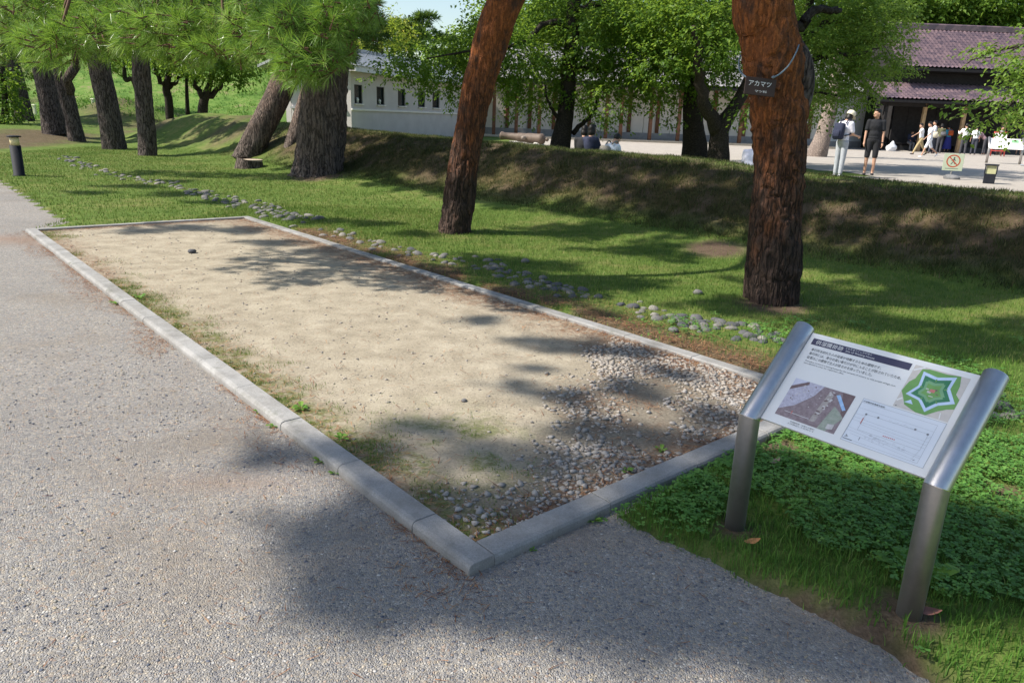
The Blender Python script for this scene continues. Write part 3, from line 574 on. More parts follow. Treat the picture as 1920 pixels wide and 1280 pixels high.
# ------------------------------------------------------------------ trees
RS = np.random.RandomState
M_PINEBARK = m_bark('red_pine_bark', (0.075, 0.05, 0.04), (0.31, 0.105, 0.036), 0.5, 2.3, scale=9.0, zst=0.3)
M_OLDBARK = m_bark('grey_pine_bark', (0.145, 0.117, 0.102), (0.16, 0.105, 0.08), 0, 3, scale=6.0, zst=0.3)
M_GREYBARK = m_bark('dark_pine_bark', (0.13, 0.105, 0.095), (0.17, 0.10, 0.07), 2.0, 5, scale=7.0, zst=0.35)
M_CHERRY = m_bark('dark_cherry_bark', (0.05, 0.042, 0.036), (0.06, 0.05, 0.04), 0, 3, scale=10.0, zst=1.5)
M_PALEBARK = m_bark('pale_smooth_bark', (0.36, 0.29, 0.25), (0.38, 0.31, 0.26), 0, 3, (0.14, 0.11, 0.1), 12, 0.6)
M_TWIG = m_plain('brown_twig', (0.13, 0.07, 0.045), 0.8)
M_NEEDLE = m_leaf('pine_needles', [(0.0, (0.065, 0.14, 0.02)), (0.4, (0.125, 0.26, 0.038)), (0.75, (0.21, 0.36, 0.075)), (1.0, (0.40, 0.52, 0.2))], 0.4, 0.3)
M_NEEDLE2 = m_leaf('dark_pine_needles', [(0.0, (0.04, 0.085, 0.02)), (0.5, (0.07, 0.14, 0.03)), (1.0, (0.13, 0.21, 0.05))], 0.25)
M_LEAF = m_leaf('cherry_leaves', [(0.0, (0.035, 0.08, 0.012)), (0.4, (0.075, 0.155, 0.02)), (0.75, (0.14, 0.25, 0.035)), (1.0, (0.25, 0.35, 0.06))], 0.5)
M_LEAFL = m_leaf('light_green_leaves', [(0.0, (0.07, 0.14, 0.02)), (0.5, (0.13, 0.23, 0.035)), (1.0, (0.24, 0.33, 0.07))], 0.42)
M_LEAFY = m_leaf('yellowish_leaves', [(0.0, (0.12, 0.17, 0.02)), (0.5, (0.25, 0.29, 0.03)), (1.0, (0.45, 0.38, 0.05))], 0.45)

def trunk_mesh(C, Rr, sides, step, amp, seed, flare=0.25, lobes=5):
    C = np.asarray(C, float); L = np.concatenate([[0], np.cumsum(np.linalg.norm(np.diff(C, axis=0), axis=1))])
    n = max(6, int(L[-1]/step)); S = spline(np.column_stack([C, Rr]), n); P, r = S[:, :3], S[:, 3]
    l = np.linspace(0, L[-1], n); th = np.linspace(0, 2*math.pi, sides, endpoint=False)
    TH, LL = np.meshgrid(th, l); RR = r[:, None]*np.ones(sides)
    k = max(0.12, r[0])
    nz = vn(np.cos(TH)*k*24, np.sin(TH)*k*24, LL*4.0+3*vn(np.cos(TH)*k*9, np.sin(TH)*k*9, LL*3, seed+2), seed); rid = np.abs(2*nz-1)**0.5
    nz2 = fbm(np.cos(TH)*k*7, np.sin(TH)*k*7, LL*2.0, seed+5, 3); big = fbm(np.cos(TH)*1.2, np.sin(TH)*1.2, LL*0.8, seed+9, 2)
    RR = RR*(1+amp*0.5*(rid-0.5)+amp*0.7*(nz2-0.5)+0.28*(big-0.5))
    RR = RR*(1+flare*np.exp(-LL/(r[0]*1.3))*(0.7+0.6*np.cos(TH*lobes+seed)*0.5+0.3*np.cos(TH*3+seed)))
    T = np.gradient(P, axis=0); T /= np.linalg.norm(T, axis=1)[:, None]; a = np.cross(T, [0, 1, 0]); a /= np.linalg.norm(a, axis=1)[:, None]; b = np.cross(T, a)
    V = P[:, None, :] + RR[..., None]*(np.cos(TH)[..., None]*a[:, None, :]+np.sin(TH)[..., None]*b[:, None, :])
    I = np.arange(n*sides).reshape(n, sides); J = np.roll(I, -1, 1)
    return V.reshape(-1, 3), np.stack([I[:-1].ravel(), J[:-1].ravel(), J[1:].ravel(), I[1:].ravel()], 1)[:, ::-1]
def pix_trunk(pix, Yb, lean=0.0, top=None, sink=0.12):      # (px, py, width px) list from base up -> points, radii
    P = []; r = []
    for (x, y, w) in pix: q = aty(x, y, Yb+lean*len(P)); P.append(q); r.append(w/2*pxm(q))
    P = [P[0]-(P[1]-P[0])/np.linalg.norm(P[1]-P[0])*sink]+P; r = [r[0]]+r
    for (dx, dy, dz, rr) in (top or []): P.append(P[-1]+np.array([dx, dy, dz])); r.append(rr)
    return np.array(P), np.array(r)
def tree(name, label, P, r, mat, sides=28, step=0.07, amp=0.14, seed=1, group=None, flare=0.25, cat='tree'):
    base = P[0]; root = empty(name, base, 0, label, cat, group); V, F = trunk_mesh(P-base, r, sides, step, amp, seed, flare)
    ob('trunk', V, F, mat, root, True); root['_n'] = 0; return root
def limb(root, pts, r0, r1, mat, n=8, seed=0, sides=7):
    b = np.array(root.location); S = spline(np.asarray(pts, float)-b, n); R_ = np.linspace(r0, r1, n); g = RS(seed+3)
    S[1:-1] += g.normal(0, r0*0.35, (n-2, 3)); V, F = tube(S, R_, sides); return ob('limb', V, F, mat, root, True)
def rand_dir(g, n):
    v = g.normal(0, 1, (n, 3)); return v/np.linalg.norm(v, axis=1)[:, None]
def leafage(root, clumps, dens, size, mat, seed, name='crown', droop=0.35, per=11, tw=0.5, wid=0.55, shell=0.45):
    # clumps: (centre, radii); dens = twigs per m3 of clump surface measure
    g = RS(seed); b = np.array(root.location); Ps = []; sh = []
    for c, rd in clumps:
        c = np.asarray(c, float); rd = np.asarray(rd, float); n = max(6, int(dens*4.19*rd[0]*rd[1]*rd[2]))
        d = rand_dir(g, n); u = (shell+(1-shell)*g.rand(n))**0.6; Ps.append(c+d*rd*u[:, None]); sh.append(d)
    P = np.vstack(Ps); D = np.vstack(sh); n = len(P)
    D = D*np.array([1, 1, 0.45]) + g.normal(0, 0.35, (n, 3)) - np.array([0, 0, droop]); D /= np.linalg.norm(D, axis=1)[:, None]
    tone = np.clip(g.normal(0.45, 0.2, n), 0, 1)
    u = np.tile(np.linspace(0.05, 1, per), n); Pi = np.repeat(P, per, 0); Di = np.repeat(D, per, 0); m = n*per
    pos = Pi + Di*(u*tw*(0.6+0.8*np.repeat(g.rand(n), per)))[:, None] + g.normal(0, size*0.35, (m, 3))
    side = np.cross(Di, [0, 0, 1]); side /= np.linalg.norm(side, axis=1)[:, None]+1e-6
    sg = np.where(np.arange(m) % 2 == 0, 1, -1)[:, None]
    ax = Di*0.6 + side*sg*0.8 + g.normal(0, 0.35, (m, 3)) - np.array([0, 0, 0.25]); ax /= np.linalg.norm(ax, axis=1)[:, None]
    nr = np.array([0, 0, 1.0]) + g.normal(0, 0.5, (m, 3)); wv = np.cross(ax, nr); wv /= np.linalg.norm(wv, axis=1)[:, None]+1e-6
    nr = np.cross(wv, ax); L = size*(0.7+0.6*g.rand(m))[:, None]; w = L*wid*0.5
    v0 = pos; v1 = pos+ax*L*0.45+wv*w+nr*L*0.08; v2 = pos+ax*L-nr*L*0.12; v3 = pos+ax*L*0.45-wv*w+nr*L*0.08
    V = np.stack([v0, v1, v2, v3], 1).reshape(-1, 3)-b; i = np.arange(m)*4
    F = np.vstack([np.stack([i, i+1, i+2], 1), np.stack([i, i+2, i+3], 1)])
    rn = np.clip(np.repeat(tone, per)+g.normal(0, 0.16, m), 0, 1)
    return ob(name, V, F, mat, root, False, np.repeat(rn, 4))
def needle_tufts(root, P, D, per, length, width, mat, seed, name='crown', twig=0.1, spread=(0.25, 1.25)):
    g = RS(seed); b = np.array(root.location); n = len(P); m = n*per
    Pi = np.repeat(P, per, 0); Di = np.repeat(D, per, 0); r = rand_dir(g, m); r = r-Di*np.sum(r*Di, 1)[:, None]; r /= np.linalg.norm(r, axis=1)[:, None]+1e-6
    a = spread[0]+(spread[1]-spread[0])*g.rand(m); ax = Di*np.cos(a)[:, None]+r*np.sin(a)[:, None]-np.array([0, 0, 0.12]); ax /= np.linalg.norm(ax, axis=1)[:, None]
    st = Pi - Di*(g.rand(m)*length*0.55)[:, None]; L = (length*(0.7+0.45*g.rand(m))*np.repeat(0.75+0.5*g.rand(n), per))[:, None]
    wv = np.cross(ax, rand_dir(g, m)); wv /= np.linalg.norm(wv, axis=1)[:, None]+1e-6; wv *= width*0.5
    mid = st+ax*L*0.55; tip = st+ax*L-np.array([0, 0, 1])*L*0.05
    V = np.stack([st-wv*0.6, st+wv*0.6, mid+wv, mid-wv, tip], 1).reshape(-1, 3)-b; i = np.arange(m)*5
    F = np.vstack([np.stack([i, i+1, i+2], 1), np.stack([i, i+2, i+3], 1), np.stack([i+3, i+2, i+4], 1)])
    tone = np.repeat(np.clip(g.normal(0.5, 0.2, n), 0, 1), per); rn = np.clip(tone+g.normal(0, 0.15, m), 0, 1)
    o = ob(name, V, F, mat, root, False, np.repeat(rn, 5))
    if twig:
        mb = MB(); S = P-b
        for k in range(n):
            V2, F2 = tube([S[k]-D[k]*twig+g.normal(0, 0.01, 3), S[k]-D[k]*twig*0.4, S[k]+D[k]*0.01], [0.007, 0.006, 0.004], 4); mb.add(V2, F2)
        t_ = mb.build('twigs', M_TWIG, root); t_['kind'] = 'stuff'
    return o
def pads(root, items, seed, mat=None, per_m2=150, L=0.17, w=0.024, name='crown'):   # flat tiers of pine foliage seen from below or only by their shadow
    g = RS(seed); b = np.array(root.location); Vs = []; rn = []
    for c, r in items:
        c = np.asarray(c, float); n = int(per_m2*math.pi*r*r); a = g.rand(n)*6.283
        lob = 0.72+0.28*np.sin(a*3+g.rand()*6)+0.16*np.sin(a*7+g.rand()*6); rr = r*np.sqrt(g.rand(n))*lob
        p = c+np.stack([rr*np.cos(a), rr*np.sin(a)*0.8, 0.25*r*(g.rand(n)-0.4)-0.12*rr], 1)
        per = 7; pi = np.repeat(p, per, 0); m = n*per
        ax = rand_dir(g, m)*np.array([1, 1, 0.5])+np.array([0, 0, 0.25]); ax /= np.linalg.norm(ax, axis=1)[:, None]
        wv = np.cross(ax, rand_dir(g, m)); wv /= np.linalg.norm(wv, axis=1)[:, None]+1e-6; ll = L*(0.7+0.6*g.rand(m))[:, None]
        Vs.append(np.stack([pi-wv*w/2, pi+wv*w/2, pi+ax*ll], 1).reshape(-1, 3)); rn.append(np.repeat(np.clip(g.normal(0.5, 0.25, m), 0, 1), 3))
    V = np.vstack(Vs)-b; F = np.arange(len(V)).reshape(-1, 3)
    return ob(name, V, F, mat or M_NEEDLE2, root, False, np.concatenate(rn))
def shade(px, py, h, z=0.03):                               # a spot h metres up the sun's direction from the ground seen at that pixel
    return at(px, py, z)+SUN*(h/SUN[2])
def limbs_to(root, C, items, r0, mat, seed, zmin=2.5):      # limbs from the trunk to each tier
    C = np.asarray(C); g = RS(seed)
    for k, (c, r) in enumerate(items):
        c = np.asarray(c, float); zz = max(zmin, c[2]-0.35*np.hypot(c[0]-C[-1][0], c[1]-C[-1][1])-0.2); zz = min(zz, C[-1][2]-0.1)
        s = np.array([np.interp(zz, C[:, 2], C[:, i]) for i in range(3)])
        limb(root, [s, s*0.6+c*0.4+np.array([0, 0, 0.25]), c-np.array([0, 0, 0.1])], r0*g.uniform(0.7, 1.1), min(0.018, r0*0.5), mat, 8, seed+k)

# --- the two red pines on the lawn
PB, rB = pix_trunk([(1447, 562, 92), (1452, 480, 90), (1457, 400, 92), (1462, 320, 94), (1463, 250, 97), (1458, 185, 104), (1449, 120, 108), (1437, 60, 104), (1428, 0, 102)], at(1447, 566, 0.03)[1]+0.05, 0.0, [(-0.12, 0.1, 0.9, 0.22), (-0.1, 0.2, 1.6, 0.2), (0.25, 0.2, 2.0, 0.15), (0.3, 0, 1.6, 0.09), (0.1, 0, 1.2, 0.04)])
pineB = tree('red_pine', 'leaning red pine behind the information board with hanging name plate', PB, rB, M_PINEBARK, 72, 0.028, 0.32, 3, None, 0.34)
bb = aty(1497, 150, PB[0][1]); Vb, Fb = trunk_mesh(np.array([aty(1490, 270, PB[0][1]), aty(1494, 215, PB[0][1]), aty(1500, 160, PB[0][1]), aty(1497, 115, PB[0][1]), aty(1480, 70, PB[0][1])])-PB[0]+np.array([0, 0.0, 0]), np.array([0.05, 0.09, 0.115, 0.11, 0.07]), 32, 0.03, 0.2, 8, 0.0); ob('burl', Vb, Fb, M_GREYBARK, pineB, True)
limb(pineB, [aty(1475, 70, PB[0][1]+0.1), aty(1500, 52, PB[0][1]+0.15), aty(1522, 27, PB[0][1]+0.2), aty(1552, 18, PB[0][1]+0.3), aty(1575, 20, PB[0][1]+0.4)], 0.055, 0.022, M_CHERRY, 14, 5)
PA, rA = pix_trunk([(853, 432, 64), (860, 380, 62), (867, 320, 60), (881, 240, 59), (897, 160, 60), (918, 80, 64), (947, 0, 63)], at(853, 437, 0.03)[1]+0.05, 0.0, [(0.45, 0.1, 1.0, 0.2), (0.5, 0.2, 1.6, 0.17), (0.2, 0.2, 1.8, 0.12), (0.0, 0, 1.4, 0.05)])
pineA = tree('red_pine', 'leaning red pine rising from the lawn in mid picture', PA, rA, M_PINEBARK, 60, 0.035, 0.32, 6, None, 0.34)
itA = [((PA[-3]+np.array(o)), r) for o, r in (((-1.8, -0.6, -0.3), 1.0), ((1.4, 0.4, 0.0), 1.1), ((0.2, 1.5, 0.4), 1.0), ((-0.4, -1.4, 0.5), 0.9), ((0.8, -0.8, 1.5), 1.0), ((-0.9, 0.6, 1.6), 1.0), ((0.2, 0.1, 2.6), 0.8))]
itB = [((PB[-3]+np.array(o)), r) for o, r in (((-1.4, 0.3, -0.4), 0.8), ((1.5, 0.5, 0.1), 1.1), ((0.6, 1.6, 0.2), 1.0), ((0.2, -1.2, 0.6), 0.8), ((1.0, -0.4, 1.4), 0.9), ((0.0, 0.3, 2.2), 0.8))]
# --- big old pine and the grey pines along the bank
YG = at(597, 336, 0.02)[1]
PG, rG = pix_trunk([(597, 326, 94), (600, 290, 88), (604, 240, 84), (609, 180, 80), (616, 130, 74), (632, 80, 60), (648, 30, 48), (658, -10, 42)], YG+0.4, 0.0, [(0.15, 0, 1.2, 0.24), (0.1, 0, 1.5, 0.2), (0.0, 0, 1.5, 0.1)])
pineG = tree('old_pine', 'massive old pine with deeply furrowed trunk at the foot of the bank', PG, rG, M_OLDBARK, 64, 0.07, 0.22, 11, None, 0.16)
def row_pine(pix, zb, label, mat, seed, top, lean=0.0, back=0.0):
    Yb = at(pix[0][0], pix[0][1], zb)[1]+back; P, r = pix_trunk(pix, Yb, lean, top); return tree('pine_tree', label, P, r, mat, 36, 0.10, 0.14, seed, 'pines along the bank', 0.14), P
rows = []
rows.append(row_pine([(462, 298, 46), (480, 262, 46), (500, 222, 47), (520, 182, 47), (535, 150, 45), (552, 110, 42), (566, 60, 38)], 0.15, 'grey pine leaning far right out of the bank beside the old pine', M_OLDBARK, 21, [(0.4, 0, 1.2, 0.25), (0.3, 0, 1.6, 0.15)], 0.15))
rows.append(row_pine([(540, 308, 34), (552, 270, 34), (566, 225, 34), (580, 180, 34), (592, 130, 32)], 0.1, 'slimmer leaning pine half hidden behind the old pine', M_OLDBARK, 22, [(0.3, 0, 1.5, 0.2), (0.3, 0, 2.0, 0.1)], 0.15, 0.5))
rows.append(row_pine([(277, 294, 34), (274, 240, 31), (269, 180, 30), (264, 120, 30), (262, 60, 28)], 0.0, 'straight grey pine, fifth trunk from the left picture edge', M_GREYBARK, 23, [(0, 0, 1.5, 0.25), (0, 0, 2.0, 0.15)]))
rows.append(row_pine([(216, 282, 42), (209, 240, 38), (198, 180, 36), (187, 125, 36), (178, 60, 33)], 0.0, 'stout dark pine, fourth trunk from the left picture edge', M_GREYBARK, 24, [(-0.2, 0, 1.5, 0.3), (-0.2, 0, 2.0, 0.15)]))
rows.append(row_pine([(146, 269, 30), (136, 225, 26), (124, 180, 27), (113, 145, 20), (102, 90, 17)], 0.02, 'forked pine, third trunk from the left picture edge', M_GREYBARK, 25, [(-0.2, 0, 1.5, 0.2), (-0.2, 0, 1.6, 0.1)]))
q0, q1, q2 = aty(127, 180, rows[-1][1][0][1]), aty(136, 140, rows[-1][1][0][1]-0.3), aty(142, 90, rows[-1][1][0][1]-0.5); limb(rows[-1][0], [q0, q1, q2, q2+np.array([0.1, 0, 2.0])], 0.2, 0.1, M_GREYBARK, 10, 3, 14)
rows.append(row_pine([(103, 247, 42), (96, 205, 36), (87, 165, 34), (79, 130, 32), (70, 70, 30)], 0.36, 'brown pine, second trunk from the left picture edge', M_GREYBARK, 26, [(-0.2, 0, 1.5, 0.3), (-0.2, 0, 1.6, 0.15)]))
rows.append(row_pine([(46, 229, 34), (40, 200, 30), (31, 160, 30), (23, 125, 29), (14, 70, 27)], 0.5, 'leaning dark pine nearest the left picture edge', M_GREYBARK, 27, [(-0.3, 0, 1.5, 0.3), (-0.3, 0, 1.6, 0.15)]))
for k, (rt_, P) in enumerate(rows):
    g = RS(60+k); it = [(P[j]+SUN*(hh_/SUN[2]), 0.75) for j, hh_ in ((2, 6.0), (3, 5.2), (4, 4.6))]*(k > 1)+[(P[-1]+np.array([g.uniform(-2, 2), g.uniform(-1.8, 1.8), g.uniform(-1.6, 0.9)]), g.uniform(0.8, 1.3)) for _ in range(8)]  # sunward tiers are added, unseen, to shade the row's trunks
    pads(rt_, it, 70+k, None, 90, 0.2, 0.03); limbs_to(rt_, P, it[-6:], 0.09, M_GREYBARK, 80+k)
# --- shade-giving pines left of the path, outside the picture; only their shadows are seen
def off_pine(base, label, spots, seed, h=9.0):
    P = np.array([[*base, -0.1], [base[0]+0.1, base[1], 2.0], [base[0]-0.1, base[1]+0.2, 4.5], [base[0]+0.15, base[1]+0.1, 7.0], [base[0]+0.1, base[1], h]]); r = np.array([0.27, 0.24, 0.2, 0.15, 0.05])
    t_ = tree('pine_tree', label, P, r, M_PINEBARK, 24, 0.15, 0.14, seed, 'pines left of the path'); pads(t_, spots, seed+1, None, 190, 0.17, 0.024); limbs_to(t_, P, spots[::12], 0.005, M_PINEBARK, seed+2, 6.0); return t_
S1 = [(shade(x, y, h+5.5), r) for x, y, h, r in ((500, 835, 5.2, 0.22), (640, 850, 5.3, 0.24), (590, 985, 5.8, 0.28), (700, 930, 5.6, 0.3), (620, 1090, 6.4, 0.26), (760, 1040, 6.2, 0.34), (830, 940, 6.0, 0.3), (830, 1100, 6.8, 0.26), (930, 1060, 6.6, 0.34), (1000, 940, 6.4, 0.36), (1010, 860, 6.2, 0.3), (1060, 1070, 7.0, 0.3), (1160, 1010, 6.8, 0.36), (1200, 880, 6.6, 0.34), (1200, 810, 6.4, 0.26), (900, 850, 6.0, 0.28), (780, 800, 5.6, 0.24), (700, 850, 5.6, 0.22), (1090, 800, 6.2, 0.26), (1300, 950, 7.0, 0.4), (1420, 880, 7.2, 0.36), (1330, 1060, 7.2, 0.32), (1480, 1010, 7.4, 0.36), (1600, 1080, 7.6, 0.36), (1560, 930, 7.4, 0.36), (1700, 990, 7.8, 0.38), (1760, 1120, 7.9, 0.3), (1350, 780, 7.0, 0.28), (1830, 1060, 8.0, 0.3), (980, 1130, 6.9, 0.28), (1110, 1140, 7.1, 0.28), (1230, 1110, 7.1, 0.32), (1370, 1150, 7.3, 0.3), (1490, 1190, 7.5, 0.3), (1250, 1180, 7.2, 0.22), (1600, 1220, 7.6, 0.26), (720, 1120, 6.6, 0.24), (1320, 830, 6.8, 0.26))]
S1 += [(np.array(p)+SUN*(12.5/SUN[2]), r) for p, r in (((1.05, 2.55, 0.7), 0.3), ((1.25, 2.3, 0.65), 0.3), ((1.4, 2.15, 0.75), 0.28), ((1.0, 2.75, 0.8), 0.26), ((1.2, 2.6, 0.85), 0.26), ((1.5, 2.35, 0.85), 0.24))]
off_pine((-11.5, -3.0), 'tall pine on the near left, outside the picture, shading the board', S1, 300, 14.0)
S2 = [(shade(x, y, h+3.2), r) for x, y, h, r in ((900, 600, 5.6, 0.22), (1000, 640, 5.8, 0.26), (1100, 650, 6.0, 0.3), (1190, 660, 6.1, 0.26), (960, 720, 5.8, 0.18), (1050, 745, 6.0, 0.24), (1180, 730, 6.2, 0.24), (1260, 700, 6.4, 0.2), (1000, 560, 5.9, 0.24), (1130, 590, 6.2, 0.2), (1000, 690, 5.9, 0.14))]
off_pine((-17.5, 3.2), 'pine on the far side of the path, outside the picture, shading the sandy plot', S2, 310, 9.0)
S3 = [(shade(x, y, h+3.0), r) for x, y, h, r in ((260, 432, 5.0, 0.4), (340, 425, 5.2, 0.45), (440, 430, 5.4, 0.5), (520, 455, 5.6, 0.45), (620, 470, 5.8, 0.45), (700, 480, 6.0, 0.4), (170, 362, 5.0, 0.5), (250, 350, 5.2, 0.7), (340, 365, 5.4, 0.7), (400, 380, 5.5, 0.5), (330, 340, 5.6, 0.5), (600, 415, 6.0, 0.5), (700, 420, 6.3, 0.5), (780, 440, 6.4, 0.4))]
off_pine((-19.5, 11.0), 'pine beyond the left picture edge, shading the far end of the plot', S3, 320, 9.0)
# pine foliage above the picture, with tiers added to shade lawn, bank and trunks
SB = [(shade(x, y, h, 0.3), r) for x, y, h, r in ((920, 450, 7.2, 0.6), (1000, 480, 7.0, 0.55), (960, 360, 8.4, 0.8), (1060, 400, 8.0, 0.7), (1120, 360, 8.6, 0.9), (1180, 430, 7.8, 0.6), (1230, 340, 8.8, 0.9), (1300, 400, 8.2, 0.8), (1380, 360, 8.6, 0.8), (1340, 520, 7.2, 0.4), (1120, 480, 7.2, 0.4))]
limbs_to(pineA, PA, itA, 0.08, M_PINEBARK, 95, 3.6)
SC = [(shade(x, y, h, 0.4), r) for x, y, h, r in ((1440, 470, 7.4, 0.5), (1520, 400, 8.2, 0.8), (1600, 450, 7.8, 0.7), (1660, 380, 8.4, 0.8), (1700, 480, 7.6, 0.6), (1780, 420, 8.0, 0.8), (1870, 470, 7.6, 0.7), (1880, 390, 8.4, 0.7), (1560, 520, 7.2, 0.5), (1780, 560, 7.0, 0.5), (1900, 540, 7.2, 0.5), (1450, 620, 6.6, 0.3), (1700, 650, 6.4, 0.3), (1560, 640, 6.3, 0.25))]
pads(pineB, itB, 91, None, 100, 0.18, 0.025); limbs_to(pineB, PB, itB, 0.07, M_PINEBARK, 96, 3.3)
gb = RS(44); BG = []
for t_ in np.arange(-7, 14.5, 0.85):
    for s_ in (0.35, 1.1, 1.85):
        if gb.rand() < 0.10: continue
        p_ = BF+BN*(s_+gb.uniform(-0.2, 0.2))+BU*(t_+gb.uniform(-0.25, 0.25)); BG.append((np.array([*p_, float(zbase(*p_))])+SUN*((8.0+1.2*gb.rand())/SUN[2]), 0.68))  # unseen tiers added up the sun's line to keep the bank face dark
ST = [(p+SUN*(h/SUN[2]), r) for p, h, r in ((PB[2], 6.2, 0.4), (PB[4], 5.6, 0.42), (PB[6], 5.0, 0.42), (PB[8], 4.6, 0.45), (PB[9], 4.4, 0.4), (PA[2], 6.0, 0.42), (PA[4], 5.4, 0.42), (PA[6], 5.0, 0.4), (PA[7], 4.6, 0.45))]  # unseen tiers added sunward to shade both red pine trunks
pads(pineA, itA+[(c, r*1.45) for c, r in SB+SC]+ST+BG, 90, None, 145, 0.18, 0.027)

# --- low pine branch hanging into the picture at the upper left
g = RS(5); TP = []; TD = []
for (x, y, rx, ry, n, Yc) in ((30, 55, 60, 48, 70, 8.2), (100, 85, 60, 42, 80, 7.6), (170, 65, 60, 48, 80, 7.8), (60, 10, 80, 34, 70, 8.6), (205, 40, 70, 48, 80, 8.4), (285, 55, 70, 42, 90, 7.6), (350, 65, 60, 48, 80, 7.8), (420, 45, 60, 60, 90, 8.2), (415, 100, 48, 26, 50, 7.6), (480, 70, 50, 55, 80, 7.6), (545, 60, 50, 55, 80, 7.2), (562, 118, 38, 44, 70, 7.0), (618, 55, 42, 55, 80, 7.2), (600, 115, 40, 40, 60, 7.1), (675, 18, 35, 28, 40, 7.6), (130, 10, 80, 20, 50, 8.6), (300, 5, 90, 24, 60, 8.2), (500, 5, 90, 24, 60, 7.8), (640, 0, 50, 24, 40, 7.4), (340, 110, 60, 20, 30, 8.4), (240, 90, 50, 20, 20, 8.0)):
    n = int(n*0.78); Yc -= 0.9; d = rand_dir(g, n); u = g.rand(n)**0.4; c = aty(x, y, Yc); k = Yc/FPX
    TP.append(c+d*np.array([rx*k, 0.55, ry*k*0.95])*u[:, None]); dd = d*np.array([0.8, 0.8, 0.5])+np.array([-0.35, -0.2, 0.1])+g.normal(0, 0.3, (n, 3)); TD.append(dd/np.linalg.norm(dd, axis=1)[:, None])
TP = np.vstack(TP); TD = np.vstack(TD)
PN = PA; pineN = pineA
needle_tufts(pineN, TP, TD, 46, 0.128, 0.0036, M_NEEDLE, 35, 'low_branch_needles')
main_ = np.array([[np.interp(4.5, PA[:, 2], PA[:, i]) for i in range(3)], [-0.9, 9.2, 4.7], [-1.6, 7.6, 4.2], [-2.6, 7.0, 3.5], [-3.8, 7.1, 3.05], [-5.2, 7.4, 2.75]])
limb(pineA, main_, 0.085, 0.03, M_GREYBARK, 24, 3, 9); mpath = spline(main_, 40)
for k, (x, y, Yc) in enumerate(((40, 20, 8.4), (110, 60, 8.0), (200, 30, 8.3), (290, 40, 7.9), (360, 40, 8.0), (430, 30, 8.0), (500, 45, 7.7), (560, 90, 7.2), (610, 70, 7.3), (660, 10, 7.5), (420, 95, 7.6), (100, 90, 7.6))):
    e = aty(x, y, Yc-0.9); j = int(np.argmin(np.linalg.norm(mpath-e-np.array([0.5, 0, 0.2]), axis=1))); s = mpath[j]; limb(pineA, [s, s*0.5+e*0.5+np.array([0.05, 0, 0.1]), e], 0.025, 0.009, M_TWIG, 8, k)
# dark foliage of the old pine behind it
g = RS(15); TP = []; TD = []
for (x, y, rx, ry, n) in ((600, 20, 60, 40, 120), (660, 30, 45, 35, 90), (700, 60, 25, 30, 40), (680, 5, 30, 18, 50), (560, 60, 50, 40, 80), (640, 95, 30, 22, 40), (480, 20, 70, 30, 90), (400, 20, 70, 30, 80), (300, 30, 70, 40, 80), (200, 40, 80, 40, 80), (90, 40, 90, 40, 80), (20, 80, 40, 50, 60)):
    d = rand_dir(g, n); u = g.rand(n)**0.4; c = aty(x, y, YG-0.5); k = YG/FPX; TP.append(c+d*np.array([rx*k, 0.9, ry*k])*u[:, None]); dd = d*np.array([0.7, 0.7, 0.3])+np.array([0, 0, 0.4])+g.normal(0, 0.3, (n, 3)); TD.append(dd/np.linalg.norm(dd, axis=1)[:, None])
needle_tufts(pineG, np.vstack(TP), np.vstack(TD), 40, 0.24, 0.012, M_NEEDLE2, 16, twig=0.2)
for k, (x, y) in enumerate(((690, 20), (560, 50), (480, 20), (300, 20), (680, 60))):
    e = aty(x, y, YG-0.4); limb(pineG, [aty(640, 40, YG+0.3), aty(640, 10, YG)*0.5+e*0.5+np.array([0, 0, 0.5]), e], 0.14, 0.03, M_GREYBARK, 10, k)

# --- cherry trees behind the bank
def clump(lst, Y, dz=1.0): return [(aty(x, y, Y+(0.9*math.sin(i*2.4))), (rx*Y/FPX, 0.75*(rx*Y/FPX)+0.25, ry*Y/FPX*dz)) for i, (x, y, rx, ry) in enumerate(lst)]
def cherry(label, pix, Yb, lst, seed, dens=26, size=0.105, mat=None, limbs=(), top=None, hidden=(), name='cherry_tree', group='cherry trees behind the bank', bark=None):
    P, r = pix_trunk(pix, Yb, 0, top, sink=0.3); P[0][2] = min(P[0][2], float(zbase(P[0][0], P[0][1]))-0.1)
    t_ = tree(name, label, P, r, bark or M_CHERRY, 24, 0.12, 0.12, seed, group, 0.2)
    cl = clump(lst, Yb)+list(hidden); leafage(t_, cl, dens, size, mat or M_LEAF, seed+1)
    for k, lm in enumerate(limbs):
        w0 = lm[0][2]; limb(t_, [aty(x, y, Yb+(0.25*j if k % 2 else -0.25*j)) for j, (x, y, *_) in enumerate(lm)], w0/2*Yb/FPX, lm[-1][2]/2*Yb/FPX, bark or M_CHERRY, 14, seed+k, 9)
    return t_
hid = lambda x, y, Yb, n, s, zr: [(aty(x, y, Yb)+np.array([RS(s+i).uniform(-2.6, 2.6), RS(s+i+50).uniform(-1, 2.4), RS(s+i+90).uniform(*zr)]), (1.0, 0.9, 0.6)) for i in range(n)]
